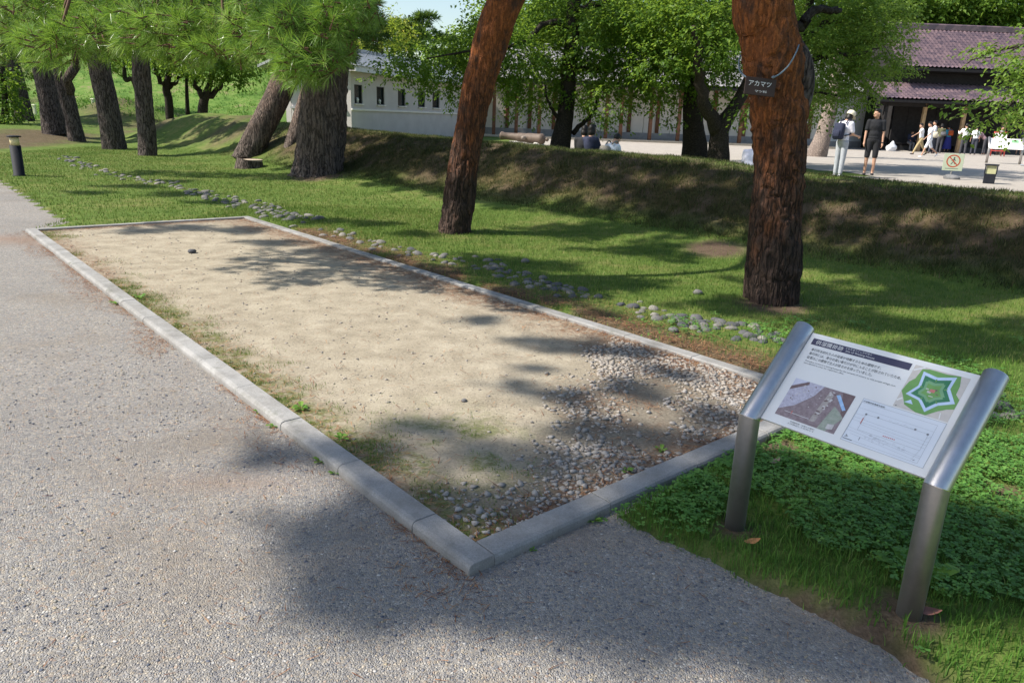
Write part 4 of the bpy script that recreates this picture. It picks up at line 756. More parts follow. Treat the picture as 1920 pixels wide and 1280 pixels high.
c1 = cherry('dark cherry tree with upright trunk beside the bronze cannon', [(1052, 268, 36), (1058, 230, 31), (1064, 180, 29), (1068, 120, 28), (1073, 60, 26), (1076, 0, 24)], 23.0,
    [(800, 105, 62, 26), (840, 155, 42, 28), (755, 128, 45, 16), (722, 142, 22, 8), (885, 75, 36, 24), (905, 20, 26, 26), (1000, 30, 60, 40), (960, 105, 48, 42), (1000, 150, 55, 42), (1085, 150, 45, 40), (1140, 188, 34, 34), (1010, 195, 25, 28), (1115, 60, 58, 52), (1185, 95, 55, 46), (1050, 95, 55, 40), (1200, 25, 60, 40), (1160, 140, 55, 36), (1235, 150, 45, 36), (972, 195, 14, 28), (1150, 222, 14, 20), (1242, 205, 16, 22), (860, 110, 40, 40), (900, 100, 40, 40), (930, 60, 40, 40), (1060, 20, 60, 35)], 401, 95,
    limbs=([(1072, 60, 14), (1040, 40, 12), (1010, 50, 10), (985, 80, 6), (900, 95, 4), (800, 110, 2)], [(1066, 130, 12), (1120, 128, 10), (1200, 118, 7), (1260, 130, 4)], [(1060, 240, 8), (1040, 215, 6), (1028, 190, 5), (1022, 160, 3)], [(1075, 250, 10), (1100, 225, 8), (1115, 205, 6), (1118, 180, 4)], [(1074, 20, 12), (1130, 5, 8), (1200, -20, 5)]), top=[(0.1, 0, 1.5, 0.17), (0.1, 0, 1.5, 0.1)], hidden=hid(1060, -60, 23, 7, 5, (0.2, 3.0)))
c2 = cherry('two-stemmed dark cherry tree left of the name-plate pine', [(1346, 296, 40), (1348, 260, 36), (1352, 240, 34), (1375, 205, 24), (1398, 165, 22), (1420, 110, 20), (1440, 40, 16)], 21.5,
    [(1260, 40, 58, 44), (1290, 100, 52, 44), (1345, 55, 50, 48), (1325, 130, 44, 36), (1385, 100, 36, 40), (1250, 105, 40, 36), (1330, 175, 30, 18), (1400, 195, 18, 22), (1310, 15, 60, 36), (1230, 170, 26, 14)], 411, 95,
    limbs=([(1345, 250, 28), (1330, 215, 24), (1318, 170, 20), (1308, 130, 18), (1315, 100, 12), (1300, 50, 8)], [(1308, 110, 12), (1330, 90, 9), (1380, 80, 5)]), top=[(0.1, 0, 1.5, 0.1)], hidden=hid(1340, -60, 21.5, 6, 25, (0.2, 3.0)))
c2b = cherry('broad ivy-clad cherry trunk left of the two-stemmed cherry', [(1302, 287, 46), (1300, 250, 40), (1298, 205, 36), (1297, 150, 28), (1290, 90, 22), (1280, 30, 16)], 22.8,
    [(1215, 60, 50, 40), (1280, 60, 50, 46), (1230, 120, 44, 30), (1300, 20, 50, 36)], 421, 90, hidden=hid(1290, -60, 22.8, 3, 45, (0.2, 2.5)), top=[(0, 0, 1.2, 0.1)])
c3 = cherry('leafy cherry tree behind the name-plate pine, reaching over the two standing visitors', [(1478, 318, 26), (1480, 260, 24), (1486, 200, 22), (1492, 130, 20), (1505, 60, 17), (1520, 0, 14)], 24.5,
    [(1545, 55, 48, 44), (1605, 45, 55, 46), (1650, 85, 40, 38), (1560, 130, 50, 40), (1628, 135, 42, 36), (1600, 175, 30, 22), (1682, 128, 28, 10), (1545, 190, 26, 34), (1660, 25, 46, 36), (1550, 0, 58, 36), (1520, 100, 40, 50), (1530, 160, 30, 40)], 431, 110, 0.10, M_LEAFL,
    limbs=([(1492, 130, 12), (1530, 110, 10), (1590, 105, 7), (1650, 90, 3)], [(1500, 80, 12), (1550, 45, 8), (1620, 30, 4)], [(1488, 190, 8), (1520, 175, 6), (1580, 180, 3)]), hidden=hid(1540, -60, 24, 5, 65, (0.3, 2.6)))
c4 = cherry('pale-barked tree leaning in front of the white storehouse', [(1534, 282, 34), (1543, 255, 30), (1552, 222, 27), (1560, 190, 26), (1566, 150, 24), (1575, 80, 20)], 33.0, [(1590, 60, 30, 30), (1540, 70, 30, 24)], 441, 45, 0.13, M_LEAFL, bark=M_PALEBARK, name='leaning_tree', group=None)
# --- maple branch at the right picture edge, its trunk outside the picture
c5 = cherry('light green maple reaching in over the right picture edge', [(2150, 420, 40), (2140, 300, 36), (2120, 180, 32), (2105, 60, 26), (2100, -60, 18)], 13.0,
    [(1888, 88, 36, 18), (1905, 125, 22, 12), (1862, 205, 36, 16), (1905, 212, 24, 22), (1838, 232, 18, 8), (1880, 185, 30, 12), (1920, 165, 20, 14), (1960, 120, 50, 40), (1980, 200, 50, 36), (2050, 60, 70, 50), (2020, 150, 60, 50), (2130, 20, 80, 50)], 451, 170, 0.085, M_LEAFL,
    limbs=([(2110, 90, 14), (2030, 110, 10), (1950, 150, 6), (1890, 195, 3), (1845, 225, 2)], [(2106, 60, 12), (2000, 60, 8), (1920, 85, 4), (1850, 100, 2), (1800, 130, 1.2)], [(1920, 85, 3), (1870, 105, 2), (1820, 112, 1.2)]), name='maple_tree', group=None)
# --- trees on the rampart at the left and far behind the buildings
for k, (pix, lst, lab, Y) in enumerate((
    ([(318, 212, 15), (316, 185, 14), (312, 165, 13), (318, 130, 9), (322, 90, 7)], [(300, 105, 45, 22), (340, 110, 40, 20), (280, 90, 40, 25), (320, 60, 50, 35)], 'small dark tree behind the bank, left of the forked one', 38.0),
    ([(380, 214, 18), (382, 192, 16), (386, 180, 14), (395, 150, 9), (400, 110, 7)], [(400, 125, 50, 20), (440, 130, 40, 16), (370, 110, 44, 24), (460, 110, 40, 26), (400, 70, 60, 40)], 'small forked tree with spreading arms behind the bank', 37.0),
    ([(352, 213, 8), (351, 190, 7), (350, 160, 6), (350, 110, 5)], [(350, 120, 22, 18), (352, 90, 26, 22)], 'thin sapling between the two small trees behind the bank', 39.0),
    ([(250, 152, 8), (236, 150, 8), (233, 130, 7), (232, 90, 5)], [(230, 110, 40, 22), (200, 90, 40, 30), (250, 80, 44, 30)], 'small crooked tree on the grassy slope', 48.0),
    ([(8, 238, 14), (10, 205, 12), (8, 170, 10), (4, 120, 8)], [(10, 190, 26, 26), (5, 150, 30, 26), (15, 225, 18, 12), (20, 110, 30, 30), (-20, 180, 40, 60)], 'dark bushy tree at the left picture edge', 34.0))):
    lm = {1: ([(384, 185, 11), (368, 165, 9), (360, 145, 6), (352, 120, 4)], [(386, 182, 11), (405, 172, 9), (420, 150, 8), (428, 120, 5)]), 0: ([(314, 170, 10), (296, 145, 7), (285, 115, 5)], [(316, 165, 9), (335, 148, 7), (350, 130, 4)])}.get(k, ())
    cherry(lab, pix, Y, lst, 500+10*k, 26, 0.17, M_LEAFL if k in (3,) else M_LEAF, lm, name='small_tree', group='small trees behind the bank')
def far_tree(px, py, wpx, Y, lst, lab, seed, mat, size=0.3, dens=9, conifer=False, name='far_tree', grp='trees beyond the buildings'):
    b = aty(px, py, Y); zg = float(zbase(b[0], b[1])); top = max(aty(x, y, Y)[2] for x, y, *_ in lst)
    P = np.array([[b[0], b[1], zg-0.2], [b[0]+0.1, b[1], zg*0.5+top*0.5], [b[0], b[1], top]]); w = wpx/2*Y/FPX
    t_ = tree(name, lab, P, np.array([w, w*0.8, w*0.3]), M_CHERRY, 10, 0.6, 0.1, seed, grp)
    if conifer:
        g = RS(seed); TP = []; TD = []
        for (x, y, rx, ry) in lst:
            n = int(rx*ry/7)+16; d = rand_dir(g, n); c = aty(x, y, Y); k = Y/FPX; TP.append(c+d*np.array([rx*k, rx*k*0.6, ry*k])*(g.rand(n)**0.4)[:, None]); dd = d*0.6+np.array([0, 0, 0.5]); TD.append(dd/np.linalg.norm(dd, axis=1)[:, None])
        needle_tufts(t_, np.vstack(TP), np.vstack(TD), 22, 0.5, 0.05, mat, seed, twig=0)
        for j, (x, y, rx, ry) in enumerate(lst): e = aty(x, y, Y); limb(t_, [np.array([b[0], b[1], min(e[2]+0.5, top)-0.8]), e*0.6+np.array([b[0], b[1], e[2]])*0.4, e], 0.1, 0.03, M_CHERRY, 6, j)
    else:
        leafage(t_, clump(lst, Y), dens, size, mat, seed+1, tw=1.0, per=10)
    return t_
far_tree(768, 200, 14, 62, [(800, 30, 24, 5), (770, 45, 40, 10), (745, 60, 36, 12), (790, 62, 40, 8), (760, 82, 50, 12), (830, 72, 24, 7)], 'layered pine against the sky beyond the white house', 601, M_NEEDLE2, conifer=True)
far_tree(715, 200, 10, 45, [(705, 40, 26, 20), (740, 70, 26, 16), (690, 70, 24, 18), (720, 85, 34, 10), (735, 45, 22, 14)], 'yellow green maple above the silver roof', 611, M_LEAFY, 0.18, 26)
far_tree(850, 210, 14, 55, [(850, 100, 40, 26), (820, 110, 40, 20), (890, 90, 40, 40), (930, 60, 40, 50)], 'dark green tree between the white house and the gallery', 621, M_LEAF, 0.26, 11)
for k, (x, sp, lab, mt) in enumerate(((1000, 0, 'dense tree rising behind the left end of the gallery', M_LEAF), (1110, 8, 'bright tree rising behind the gallery, right of the dark cherry', M_LEAFL), (1220, 0, 'tree rising behind the middle of the gallery', M_LEAF), (1330, 6, 'tree rising behind the right part of the gallery', M_LEAFL), (1440, 0, 'tree rising behind the right end of the gallery', M_LEAF), (1540, 5, 'tree rising behind the white storehouse', M_LEAF))):
    far_tree(x, 220, 16, 60+3*(k % 3), [(x-45, 60+sp, 50, 50), (x+40, 50, 55, 50), (x, 0, 60, 45), (x-40, 110, 46, 40), (x+35, 115, 46, 40), (x, 90, 50, 50)], lab, 630+10*k, mt, 0.36, 4.0)
for k, (x, lab, mt) in enumerate(((1650, 'dark tree behind the left corner of the timber house', M_LEAF), (1740, 'light tree above the ridge of the timber house', M_LEAFL), (1830, 'broad tree behind the ridge of the timber house', M_LEAFL), (1915, 'tree behind the roof at the right picture edge', M_LEAF))):
    far_tree(x, 220, 16, 64, [(x-40, 30, 55, 40), (x+35, 25, 55, 40), (x, -5, 60, 40), (x-20, 60, 55, 34), (x+30, 62, 50, 30), (x-30, 110, 44, 44), (x, 90, 50, 40)], lab, 710+10*k, mt, 0.36, 4.6)
for k, (x, lab) in enumerate(((60, 'tree on the rampart top at the far left'), (190, 'tree on the rampart top behind the fourth pine'), (330, 'tree on the rampart top behind the small trees'), (470, 'tree on the rampart top left of the white house'), (590, 'tree on the rampart behind the white house'))):
    far_tree(x, 150, 16, 72, [(x-40, 60, 55, 34), (x+40, 55, 55, 34), (x, 20, 60, 40), (x, 80, 50, 24)], lab, 760+10*k, M_LEAF if k % 2 else M_LEAFL, 0.42, 3)
# ------------------------------------------------------------------ queued shapes that Blender's modifiers finish (text, remeshed bodies)
TS = bpy.data.scenes.new('workbench'); QUEUE = []
def lettering(parent, text, x0, y0, w, h, mat, z=0.0012, name='lettering', M=None):     # text fitted into a box in the parent's xy plane
    cu = bpy.data.curves.new('txt', 'FONT'); cu.body = text; cu.resolution_u = 2; t_ = bpy.data.objects.new('txt', cu); TS.collection.objects.link(t_)
    o = bpy.data.objects.new(name, bpy.data.meshes.new(name)); link(o, parent)
    def fin(me, o):
        V = np.zeros(len(me.vertices)*3, np.float32); me.vertices.foreach_get('co', V); V = V.reshape(-1, 3)
        lo, hi = V.min(0), V.max(0); V = (V-lo)/np.maximum(hi-lo, 1e-6)*np.array([w, h, 0])+np.array([x0, y0, z])
        me.vertices.foreach_set('co', V.astype(np.float32).ravel()); me.materials.clear(); me.materials.append(mat)
        if M is not None: me.transform(M)
    QUEUE.append((t_, o, fin)); return o
_ph = (1+5**0.5)/2; _iv = np.array([(-1, _ph, 0), (1, _ph, 0), (-1, -_ph, 0), (1, -_ph, 0), (0, -1, _ph), (0, 1, _ph), (0, -1, -_ph), (0, 1, -_ph), (_ph, 0, -1), (_ph, 0, 1), (-_ph, 0, -1), (-_ph, 0, 1)], float)
_if = [(0, 11, 5), (0, 5, 1), (0, 1, 7), (0, 7, 10), (0, 10, 11), (1, 5, 9), (5, 11, 4), (11, 10, 2), (10, 7, 6), (7, 1, 8), (3, 9, 4), (3, 4, 2), (3, 2, 6), (3, 6, 8), (3, 8, 9), (4, 9, 5), (2, 4, 11), (6, 2, 10), (8, 6, 7), (9, 8, 1)]
def ico(sub=1):
    V = [v/np.linalg.norm(v) for v in _iv]; F = list(_if)
    for _ in range(sub):
        C = {}; G = []
        def mid(a, b):
            k = (min(a, b), max(a, b))
            if k not in C: v = V[a]+V[b]; V.append(v/np.linalg.norm(v)); C[k] = len(V)-1
            return C[k]
        for a, b, c in F: ab, bc, ca_ = mid(a, b), mid(b, c), mid(c, a); G += [(a, ab, ca_), (b, bc, ab), (c, ca_, bc), (ab, bc, ca_)]
        F = G
    return np.array(V), np.array(F)
IV, IF = ico(1); IV2, IF2 = ico(2)
def remesh(name, shapes, voxel, mat, parent, smooth_it=4):
    V = []; F = []; b = 0
    for (c, r, A) in shapes:
        P = IV*np.asarray(r); P = P if A is None else P @ np.asarray(A).T; V.append(P+np.asarray(c)); F.append(IF+b); b += len(IV)
    me = mesh_of('body', np.vstack(V), np.vstack(F)); t_ = bpy.data.objects.new('body', me); TS.collection.objects.link(t_)
    md = t_.modifiers.new('r', 'REMESH'); md.mode = 'VOXEL'; md.voxel_size = voxel; sm = t_.modifiers.new('s', 'SMOOTH'); sm.iterations = smooth_it; sm.factor = 0.5
    o = bpy.data.objects.new(name, bpy.data.meshes.new(name)); link(o, parent)
    def fin(me, o):
        me.materials.clear(); me.materials.append(mat); me.polygons.foreach_set('use_smooth', np.ones(len(me.polygons), bool))
    QUEUE.append((t_, o, fin)); return o
def caps(p0, r0, p1, r1):
    p0 = np.asarray(p0, float); p1 = np.asarray(p1, float); L = np.linalg.norm(p1-p0); n = max(2, int(L/(0.45*min(r0, r1)))+1)
    return [(p0+(p1-p0)*t, (r0+(r1-r0)*t,)*3, None) for t in np.linspace(0, 1, n)]
def finish_queue():
    vl = TS.view_layers[0]; vl.update(); dg = vl.depsgraph
    for t_, o, fin in QUEUE:
        ev = t_.evaluated_get(dg); me = bpy.data.meshes.new_from_object(ev, preserve_all_data_layers=False, depsgraph=dg); me.name = o.name
        old = o.data; o.data = me; fin(me, o); bpy.data.meshes.remove(old)
    for t_, _, _ in QUEUE: bpy.data.objects.remove(t_, do_unlink=True)
    bpy.data.scenes.remove(TS)

# ------------------------------------------------------------------ information board
def m_steel():
    t = NT('brushed_stainless_steel'); v = t.coord((1, 1, 1)); n = t.noise(t.coord((40, 40, 2.0)), 6, 4); s = t.noise(v, 9, 5, 0.7)
    rough = t.n('MapRange', {0: s, 3: 0.30, 4: 0.46}).outputs[0]
    return t.out(t.ramp(s, [(0.3, (0.50, 0.49, 0.49)), (0.7, (0.62, 0.62, 0.63))]), rough, t.bump(n, 0.06, 0.002), 1.0, 0.5)
M_STEEL = m_steel()
def m_lowsteel():
    t = NT('ground_reflection_steel'); v = t.coord(); s = t.noise(v, 14, 5, 0.7); z = t.n('SeparateXYZ', {0: v}).outputs[2]  # darker than the tubes: the ground's reflection is put into the colour
    low = t.math('MULTIPLY', t.n('MapRange', {0: z, 1: 0.16, 2: 0.02}).outputs[0], t.ramp(s, [(0.3, (0.4, 0.4, 0.4)), (0.65, (1, 1, 1))]))
    c = t.mixc(low, t.ramp(s, [(0.3, (0.36, 0.34, 0.335)), (0.7, (0.46, 0.44, 0.43))]), (0.22, 0.22, 0.20)); r = t.math('ADD', t.math('MULTIPLY', low, 0.25), 0.42)
    return t.out(c, r, t.bump(s, 0.08, 0.003), 0.85, 0.5)
M_LEG = m_lowsteel()
bl = np.array([*POSTL, 0.0]); br_ = np.array([*POSTR, 0.0]); bl = at(1377, 990, 0.03); br_ = at(1703, 1155, 0.03); bl[2] = br_[2] = 0.0
bd = (br_-bl)/np.linalg.norm(br_-bl); bk = np.array([-bd[1], bd[0], 0]); bt = (bk+np.array([0, 0, 1.0]))/math.sqrt(2); bn = np.cross(bd, bt)
mid = (bl+br_)/2
board = empty('information_board', mid, 0, 'slanted white information board on two bent steel posts in the grass', 'sign')
for P in (bl, br_):
    zlow = zl(P[0], P[1])-0.06; mb = MB(); a0 = P-mid; r = 0.0385; n = 32; V = []; F = []
    mb.lathe([(r, zlow), (r, 0.50-r*0.4142*0)], n); V = np.array(mb.V[:2*n])
    V[n:, 2] = 0.50 + (V[n:, 0]*bk[0]+V[n:, 1]*bk[1])*-0.4142   # mitred top of the leg
    leg = ob('leg', V, [(k, (k+1) % n, n+(k+1) % n, n+k) for k in range(n)]+[tuple(range(n-1, -1, -1))], M_LEG, board, True, None, a0)
    U1 = bd; U2 = np.cross(bt, bd); V = []
    for j in range(2):
        for k in range(n):
            a = 2*math.pi*k/n; o_ = U1*math.cos(a)*r+U2*math.sin(a)*r; dd = o_@bk if False else 0
            if j == 0:                                          # lower end cut along the mitre plane
                h = -(o_@(bk*math.sin(math.pi/8)+np.array([0, 0, math.cos(math.pi/8)])))/(bt@(bk*math.sin(math.pi/8)+np.array([0, 0, math.cos(math.pi/8)]))); V.append(o_+bt*h)
            else: V.append(o_+bt*0.431)
    for k in range(n): a = 2*math.pi*k/n; V.append((U1*math.cos(a)+U2*math.sin(a))*r*0.93+bt*0.434)
    F = [(k, (k+1) % n, n+(k+1) % n, n+k) for k in range(n)]+[(n+k, n+(k+1) % n, 2*n+(k+1) % n, 2*n+k) for k in range(n)]+[tuple(2*n+k for k in range(n))]
    sl = ob('sloping_tube', V, F, M_STEEL, board, True, None, a0+np.array([0, 0, 0.502]))
    # visible joint seam
    V = []
    for j, s in ((0, -0.001), (1, 0.0015)):
        for k in range(n):
            a = 2*math.pi*k/n; o_ = np.array([math.cos(a), math.sin(a), 0])*r*1.012; V.append(o_+np.array([0, 0, s-(o_@bk)*0.4142]))
    ob('joint_ring', V, [(k, (k+1) % n, n+(k+1) % n, n+k) for k in range(n)], m_plain('bright_weld', (0.8, 0.8, 0.82), 0.25, 0.05, metal=1.0), sl, True, None, (0, 0, -0.001))
O = bl+np.array([0, 0, 0.50])+bd*0.038+bt*0.015-mid
MP = Matrix([[bd[i], bt[i], bn[i], O[i]] for i in range(3)]+[[0, 0, 0, 1]])
M_WHITE = m_plain('white_printed_panel', (0.80, 0.79, 0.78), 0.35, 0.02, 2, spec=0.4); M_NAVY = m_plain('slate_navy_ink', (0.055, 0.055, 0.105), 0.45, 0.05); M_INK = m_plain('dark_ink', (0.06, 0.06, 0.065), 0.5, 0.05)
M_GREYINK = m_plain('grey_line_ink', (0.36, 0.37, 0.40), 0.5, 0.05); M_RED = m_plain('red_ink', (0.62, 0.22, 0.2), 0.5, 0.05)
PWd, PHt = 0.595, 0.405
mb = MB(); mb.box((PWd/2, PHt/2, -0.006), (PWd, PHt, 0.012), bev=0.0012); panel = mb.build('panel', M_WHITE, board); panel.matrix_local = MP
mb = MB(); mb.box((PWd/2, PHt/2, -0.018), (PWd-0.03, PHt-0.03, 0.012)); mb.box((0.03, 0.2, -0.02), (0.06, 0.05, 0.02)); mb.box((PWd-0.03, 0.2, -0.02), (0.06, 0.05, 0.02)); mb.build('backing_frame', M_LEG, panel)
mb = MB()
for y in (0.05, 0.2, 0.35):
    for x in (-0.006, PWd+0.006): mb.box((x, y, -0.014), (0.02, 0.03, 0.008))
mb.build('bracket', M_LEG, panel)
class Print:                                                # flat inks laid in thin steps on the panel
    def __init__(s): s.V = []; s.F = []; s.I = []; s.m = []
    def poly(s, pts, mat, z):
        if mat not in s.m: s.m.append(mat)
        b = len(s.V); s.V += [(p[0], p[1], z) for p in pts]; A = sum(pts[i][0]*pts[(i+1) % len(pts)][1]-pts[(i+1) % len(pts)][0]*pts[i][1] for i in range(len(pts)))
        f = tuple(range(b, b+len(pts))); s.F.append(f if A > 0 else f[::-1]); s.I.append(s.m.index(mat)); return s
    def line(s, a, b_, w, mat, z):
        a = np.array(a); b_ = np.array(b_); d = (b_-a)/np.linalg.norm(b_-a); n = np.array([-d[1], d[0]])*w/2; return s.poly([a-n, b_-n, b_+n, a+n], mat, z)
    def rect(s, x0, y0, x1, y1, mat, z): return s.poly([(x0, y0), (x1, y0), (x1, y1), (x0, y1)], mat, z)
    def frame(s, x0, y0, x1, y1, w, mat, z):
        for a, b_ in (((x0, y0), (x1, y0)), ((x1, y0), (x1, y1)), ((x1, y1), (x0, y1)), ((x0, y1), (x0, y0))): s.line(a, b_, w, mat, z)
        return s
    def build(s, name, parent):
        o = ob(name, s.V, s.F, None, parent)
        for m_ in s.m: o.data.materials.append(m_)
        o.data.polygons.foreach_set('material_index', np.array(s.I, np.int32)); return o
Z1, Z2, Z3, Z4, Z5 = 0.0006, 0.0010, 0.0014, 0.0018, 0.0022
Print().rect(0.018, 0.354, 0.386, 0.3825, M_NAVY, Z1).build('header_band', panel)
lettering(panel, '供溜腰掛跡', 0.034, 0.3585, 0.108, 0.0195, M_WHITE, Z2)
lettering(panel, 'ともだまりこしかけあと', 0.149, 0.3715, 0.098, 0.0075, M_WHITE, Z2)
lettering(panel, 'Site of Waiting House', 0.153, 0.358, 0.108, 0.0095, M_WHITE, Z2)
lettering(panel, '奉行所を訪れた人の従者が待機するための建物です。', 0.0330, 0.3275, 0.266, 0.0125, M_INK, Z2)
lettering(panel, '奉行所には、身分の高い者だけが中に入ることが許されていたため、', 0.0333, 0.3095, 0.345, 0.0125, M_INK, Z2)
lettering(panel, '従者はこの建物で主人が戻るのを待っていました。', 0.0336, 0.2915, 0.250, 0.0125, M_INK, Z2)
lettering(panel, 'This place served as a waiting house for the servants of visitors, as only people of high rank', 0.0338, 0.2765, 0.340, 0.0070, M_INK, Z2)
lettering(panel, "were allowed to enter the magistrate's office.", 0.0338, 0.2670, 0.158, 0.0070, M_INK, Z2)
lettering(panel, '供溜腰掛跡（北東から撮影）', 0.109, 0.0235, 0.094, 0.0058, M_INK, Z2)
lettering(panel, '上は検出した石列です', 0.102, 0.0150, 0.104, 0.0058, M_INK, Z2)
lettering(panel, '供溜腰掛跡遺構平面図', 0.3030, 0.1885, 0.074, 0.0062, M_INK, Z3)
def m_photo(name, a, b, sc): 
    t = NT(name); n = t.noise(t.coord(), sc, 5, 0.7); return t.out(t.ramp(n, [(0.3, a), (0.7, b)]), 0.4, None, 0, 0.4)
MPH = m_photo('photo_brown_earth', (0.19, 0.14, 0.15), (0.34, 0.27, 0.29), 60); MPL = m_photo('photo_pale_earth', (0.36, 0.33, 0.42), (0.62, 0.60, 0.70), 90); MPD = m_photo('photo_dark_earth', (0.13, 0.085, 0.09), (0.22, 0.15, 0.15), 60)
MPS = m_photo('photo_stones', (0.45, 0.42, 0.42), (0.7, 0.66, 0.66), 120); MPG = m_photo('photo_grass', (0.25, 0.30, 0.24), (0.4, 0.42, 0.36), 70); MPB = m_photo('photo_blue_sheet', (0.22, 0.42, 0.72), (0.45, 0.62, 0.85), 60)
X0, X1, Y0, Y1 = 0.041, 0.271, 0.0355, 0.1995; fx = lambda u: X0+(X1-X0)*u; fy = lambda v: Y0+(Y1-Y0)*v; Q_ = lambda L: [(fx(u), fy(v)) for u, v in L]
pr = Print(); pr.rect(X0, Y0, X1, Y1, MPH, Z1)
pr.poly(Q_([(0, 0.15), (0.22, 0.35), (0.42, 0.7), (0.5, 1), (0.0, 1)]), MPL, Z2); pr.poly(Q_([(0, 0.68), (0.26, 0.93), (0.24, 1), (0, 0.78)]), MPD, Z3); pr.poly(Q_([(0, 0.8), (0.22, 1), (0, 1)]), m_photo('photo_snow_white', (0.55, 0.55, 0.68), (0.7, 0.7, 0.8), 40), Z3)
pr.poly(Q_([(0.80, 1), (1, 1), (1, 0.42), (0.93, 0.5)]), MPD, Z2); pr.poly(Q_([(0.72, 0.0), (0.86, 0.0), (1.0, 0.4), (0.93, 0.5), (0.80, 0.62)]), MPG, Z2)
pr.poly(Q_([(0.735, 0.88), (0.785, 0.92), (0.975, 0.61), (0.935, 0.57)]), MPB, Z3); pr.poly(Q_([(0.55, 0.1), (0.64, 0.12), (0.70, 0.85), (0.62, 0.95)]), m_photo('photo_trench', (0.3, 0.26, 0.25), (0.48, 0.43, 0.4), 80), Z2)
rp = random.Random(3)
for k in range(46):
    if k < 22: v = rp.random()**0.8; u = 0.60+0.07*v+rp.uniform(-0.035, 0.05); s = 0.006
    elif k < 38: v = rp.uniform(0.45, 0.98); u = (v-0.2)*0.45+rp.uniform(-0.1, 0.06); s = 0.0038
    else: u = rp.uniform(0.35, 0.6); v = rp.uniform(0.05, 0.9); s = 0.003
    if not (0.04 < u < 0.96 and 0.05 < v < 0.95): continue
    c_ = np.array([fx(u), fy(v)]); pr.poly([c_+s*rp.uniform(0.5, 1.0)*np.array([math.cos(a)*1.1, math.sin(a)*0.75]) for a in np.linspace(0, 6.283, 7)[:-1]], MPS if k % 3 else MPD, Z3+0.00005*k/5)
pr.poly(Q_([(0.84, 0.06), (0.94, 0.08), (0.94, 0.2), (0.84, 0.18)]), MPS, Z4); pr.line((fx(0.12), fy(0.145)), (fx(0.53), fy(0.14)), 0.0016, M_WHITE, Z4); pr.rect(fx(0.235), fy(0.12), fx(0.25), fy(0.2), M_RED, Z5); pr.build('printed_photograph', panel)
# fort map
MG1, MG2, MG3, MMO, MBG = (m_plain(n, c, 0.4, 0.06, 60) for n, c in (('map_light_green', (0.17, 0.36, 0.11)), ('map_dark_green', (0.05, 0.22, 0.11)), ('map_mid_green', (0.20, 0.40, 0.22)), ('map_moat_blue', (0.55, 0.68, 0.88)), ('map_beige', (0.62, 0.57, 0.53))))
cx, cy = 0.4855, 0.2960; star = [(0.4314, 0.3645), (0.4808, 0.3552), (0.5343, 0.374), (0.5327, 0.3252), (0.5667, 0.2775), (0.5234, 0.2547), (0.4959, 0.2184), (0.4617, 0.2537), (0.4150, 0.2642), (0.4383, 0.3072)]
def sc_(L, k): return [(cx+(x-cx)*k, cy+(y-cy)*k) for x, y in L]
pr = Print(); pr.rect(0.397, 0.2072, 0.573, 0.3822, MBG, Z1)
pr.poly([(0.398, 0.272), (0.405, 0.312), (0.418, 0.33), (0.424, 0.372), (0.446, 0.378), (0.505, 0.376), (0.544, 0.3815), (0.5545, 0.345), (0.556, 0.312), (0.5725, 0.296), (0.5725, 0.258), (0.552, 0.250), (0.53, 0.234), (0.503, 0.2082), (0.470, 0.2082), (0.428, 0.224), (0.414, 0.248)], MG1, Z2)
pr.poly([(0.4400, 0.2480), (0.4235, 0.2330), (0.4520, 0.2330)], MMO, Z3)
pr.poly(star, MMO, Z3); pr.poly(sc_(star, 0.80), MG2, Z4)
pr.poly(sc_(star, 0.60), MG3, Z5); pr.poly(sc_(star, 0.42), MG1, Z5+0.0004)
for k in range(5):
    a, b_ = np.array(sc_(star, 0.5)[2*k]), np.array(sc_(star, 0.62)[2*k]); pr.line(a, b_, 0.007, MG2, Z5+0.0006)
    q = np.array(sc_(star, 0.86)[2*k+1]); pr.line(q, q+(np.array([cx, cy])-q)*0.22, 0.004, MG1, Z5+0.0006)
for (x, y, w, h, mm) in ((0.487, 0.300, 0.016, 0.012, M_RED), (0.479, 0.293, 0.012, 0.008, MPS), (0.497, 0.306, 0.008, 0.006, MPD), (0.470, 0.303, 0.009, 0.004, MPS), (0.49, 0.279, 0.014, 0.003, MPS), (0.505, 0.291, 0.008, 0.003, MPD)): pr.rect(x-w/2, y-h/2, x+w/2, y+h/2, mm, Z5+0.0009)
pr.line((0.399, 0.36), (0.43, 0.381), 0.006, M_WHITE, Z2); pr.line((0.399, 0.232), (0.412, 0.246), 0.006, M_WHITE, Z2); pr.line((0.546, 0.209), (0.541, 0.232), 0.003, M_WHITE, Z3)
pr.poly([(0.4035, 0.2100), (0.4085, 0.2100), (0.406, 0.2155)], M_INK, Z3); pr.build('printed_map', panel)
# survey plan
MPLAN = m_plain('plan_paper', (0.74, 0.77, 0.83), 0.35, 0.02); pr = Print(); pr.rect(0.2995, 0.028, 0.5735, 0.2015, MPLAN, Z1); pr.frame(0.2995, 0.028, 0.5735, 0.2015, 0.0011, M_GREYINK, Z2); pr.frame(0.3010, 0.037, 0.552, 0.186, 0.0007, M_GREYINK, Z2+0.0002)
pr.frame(0.334, 0.082, 0.5405, 0.1462, 0.0007, M_GREYINK, Z2+0.0004)
for a, b_ in (((0.302, 0.163), (0.551, 0.160)), ((0.302, 0.124), (0.551, 0.118)), ((0.302, 0.113), (0.551, 0.106)), ((0.334, 0.104), (0.551, 0.094)), ((0.302, 0.082), (0.551, 0.062)), ((0.302, 0.071), (0.551, 0.056)), ((0.32, 0.06), (0.54, 0.045)), ((0.302, 0.137), (0.334, 0.139)), ((0.54, 0.082), (0.53, 0.04)), ((0.551, 0.14), (0.54, 0.128))): pr.line(a, b_, 0.0005, M_GREYINK, Z2+0.0006)
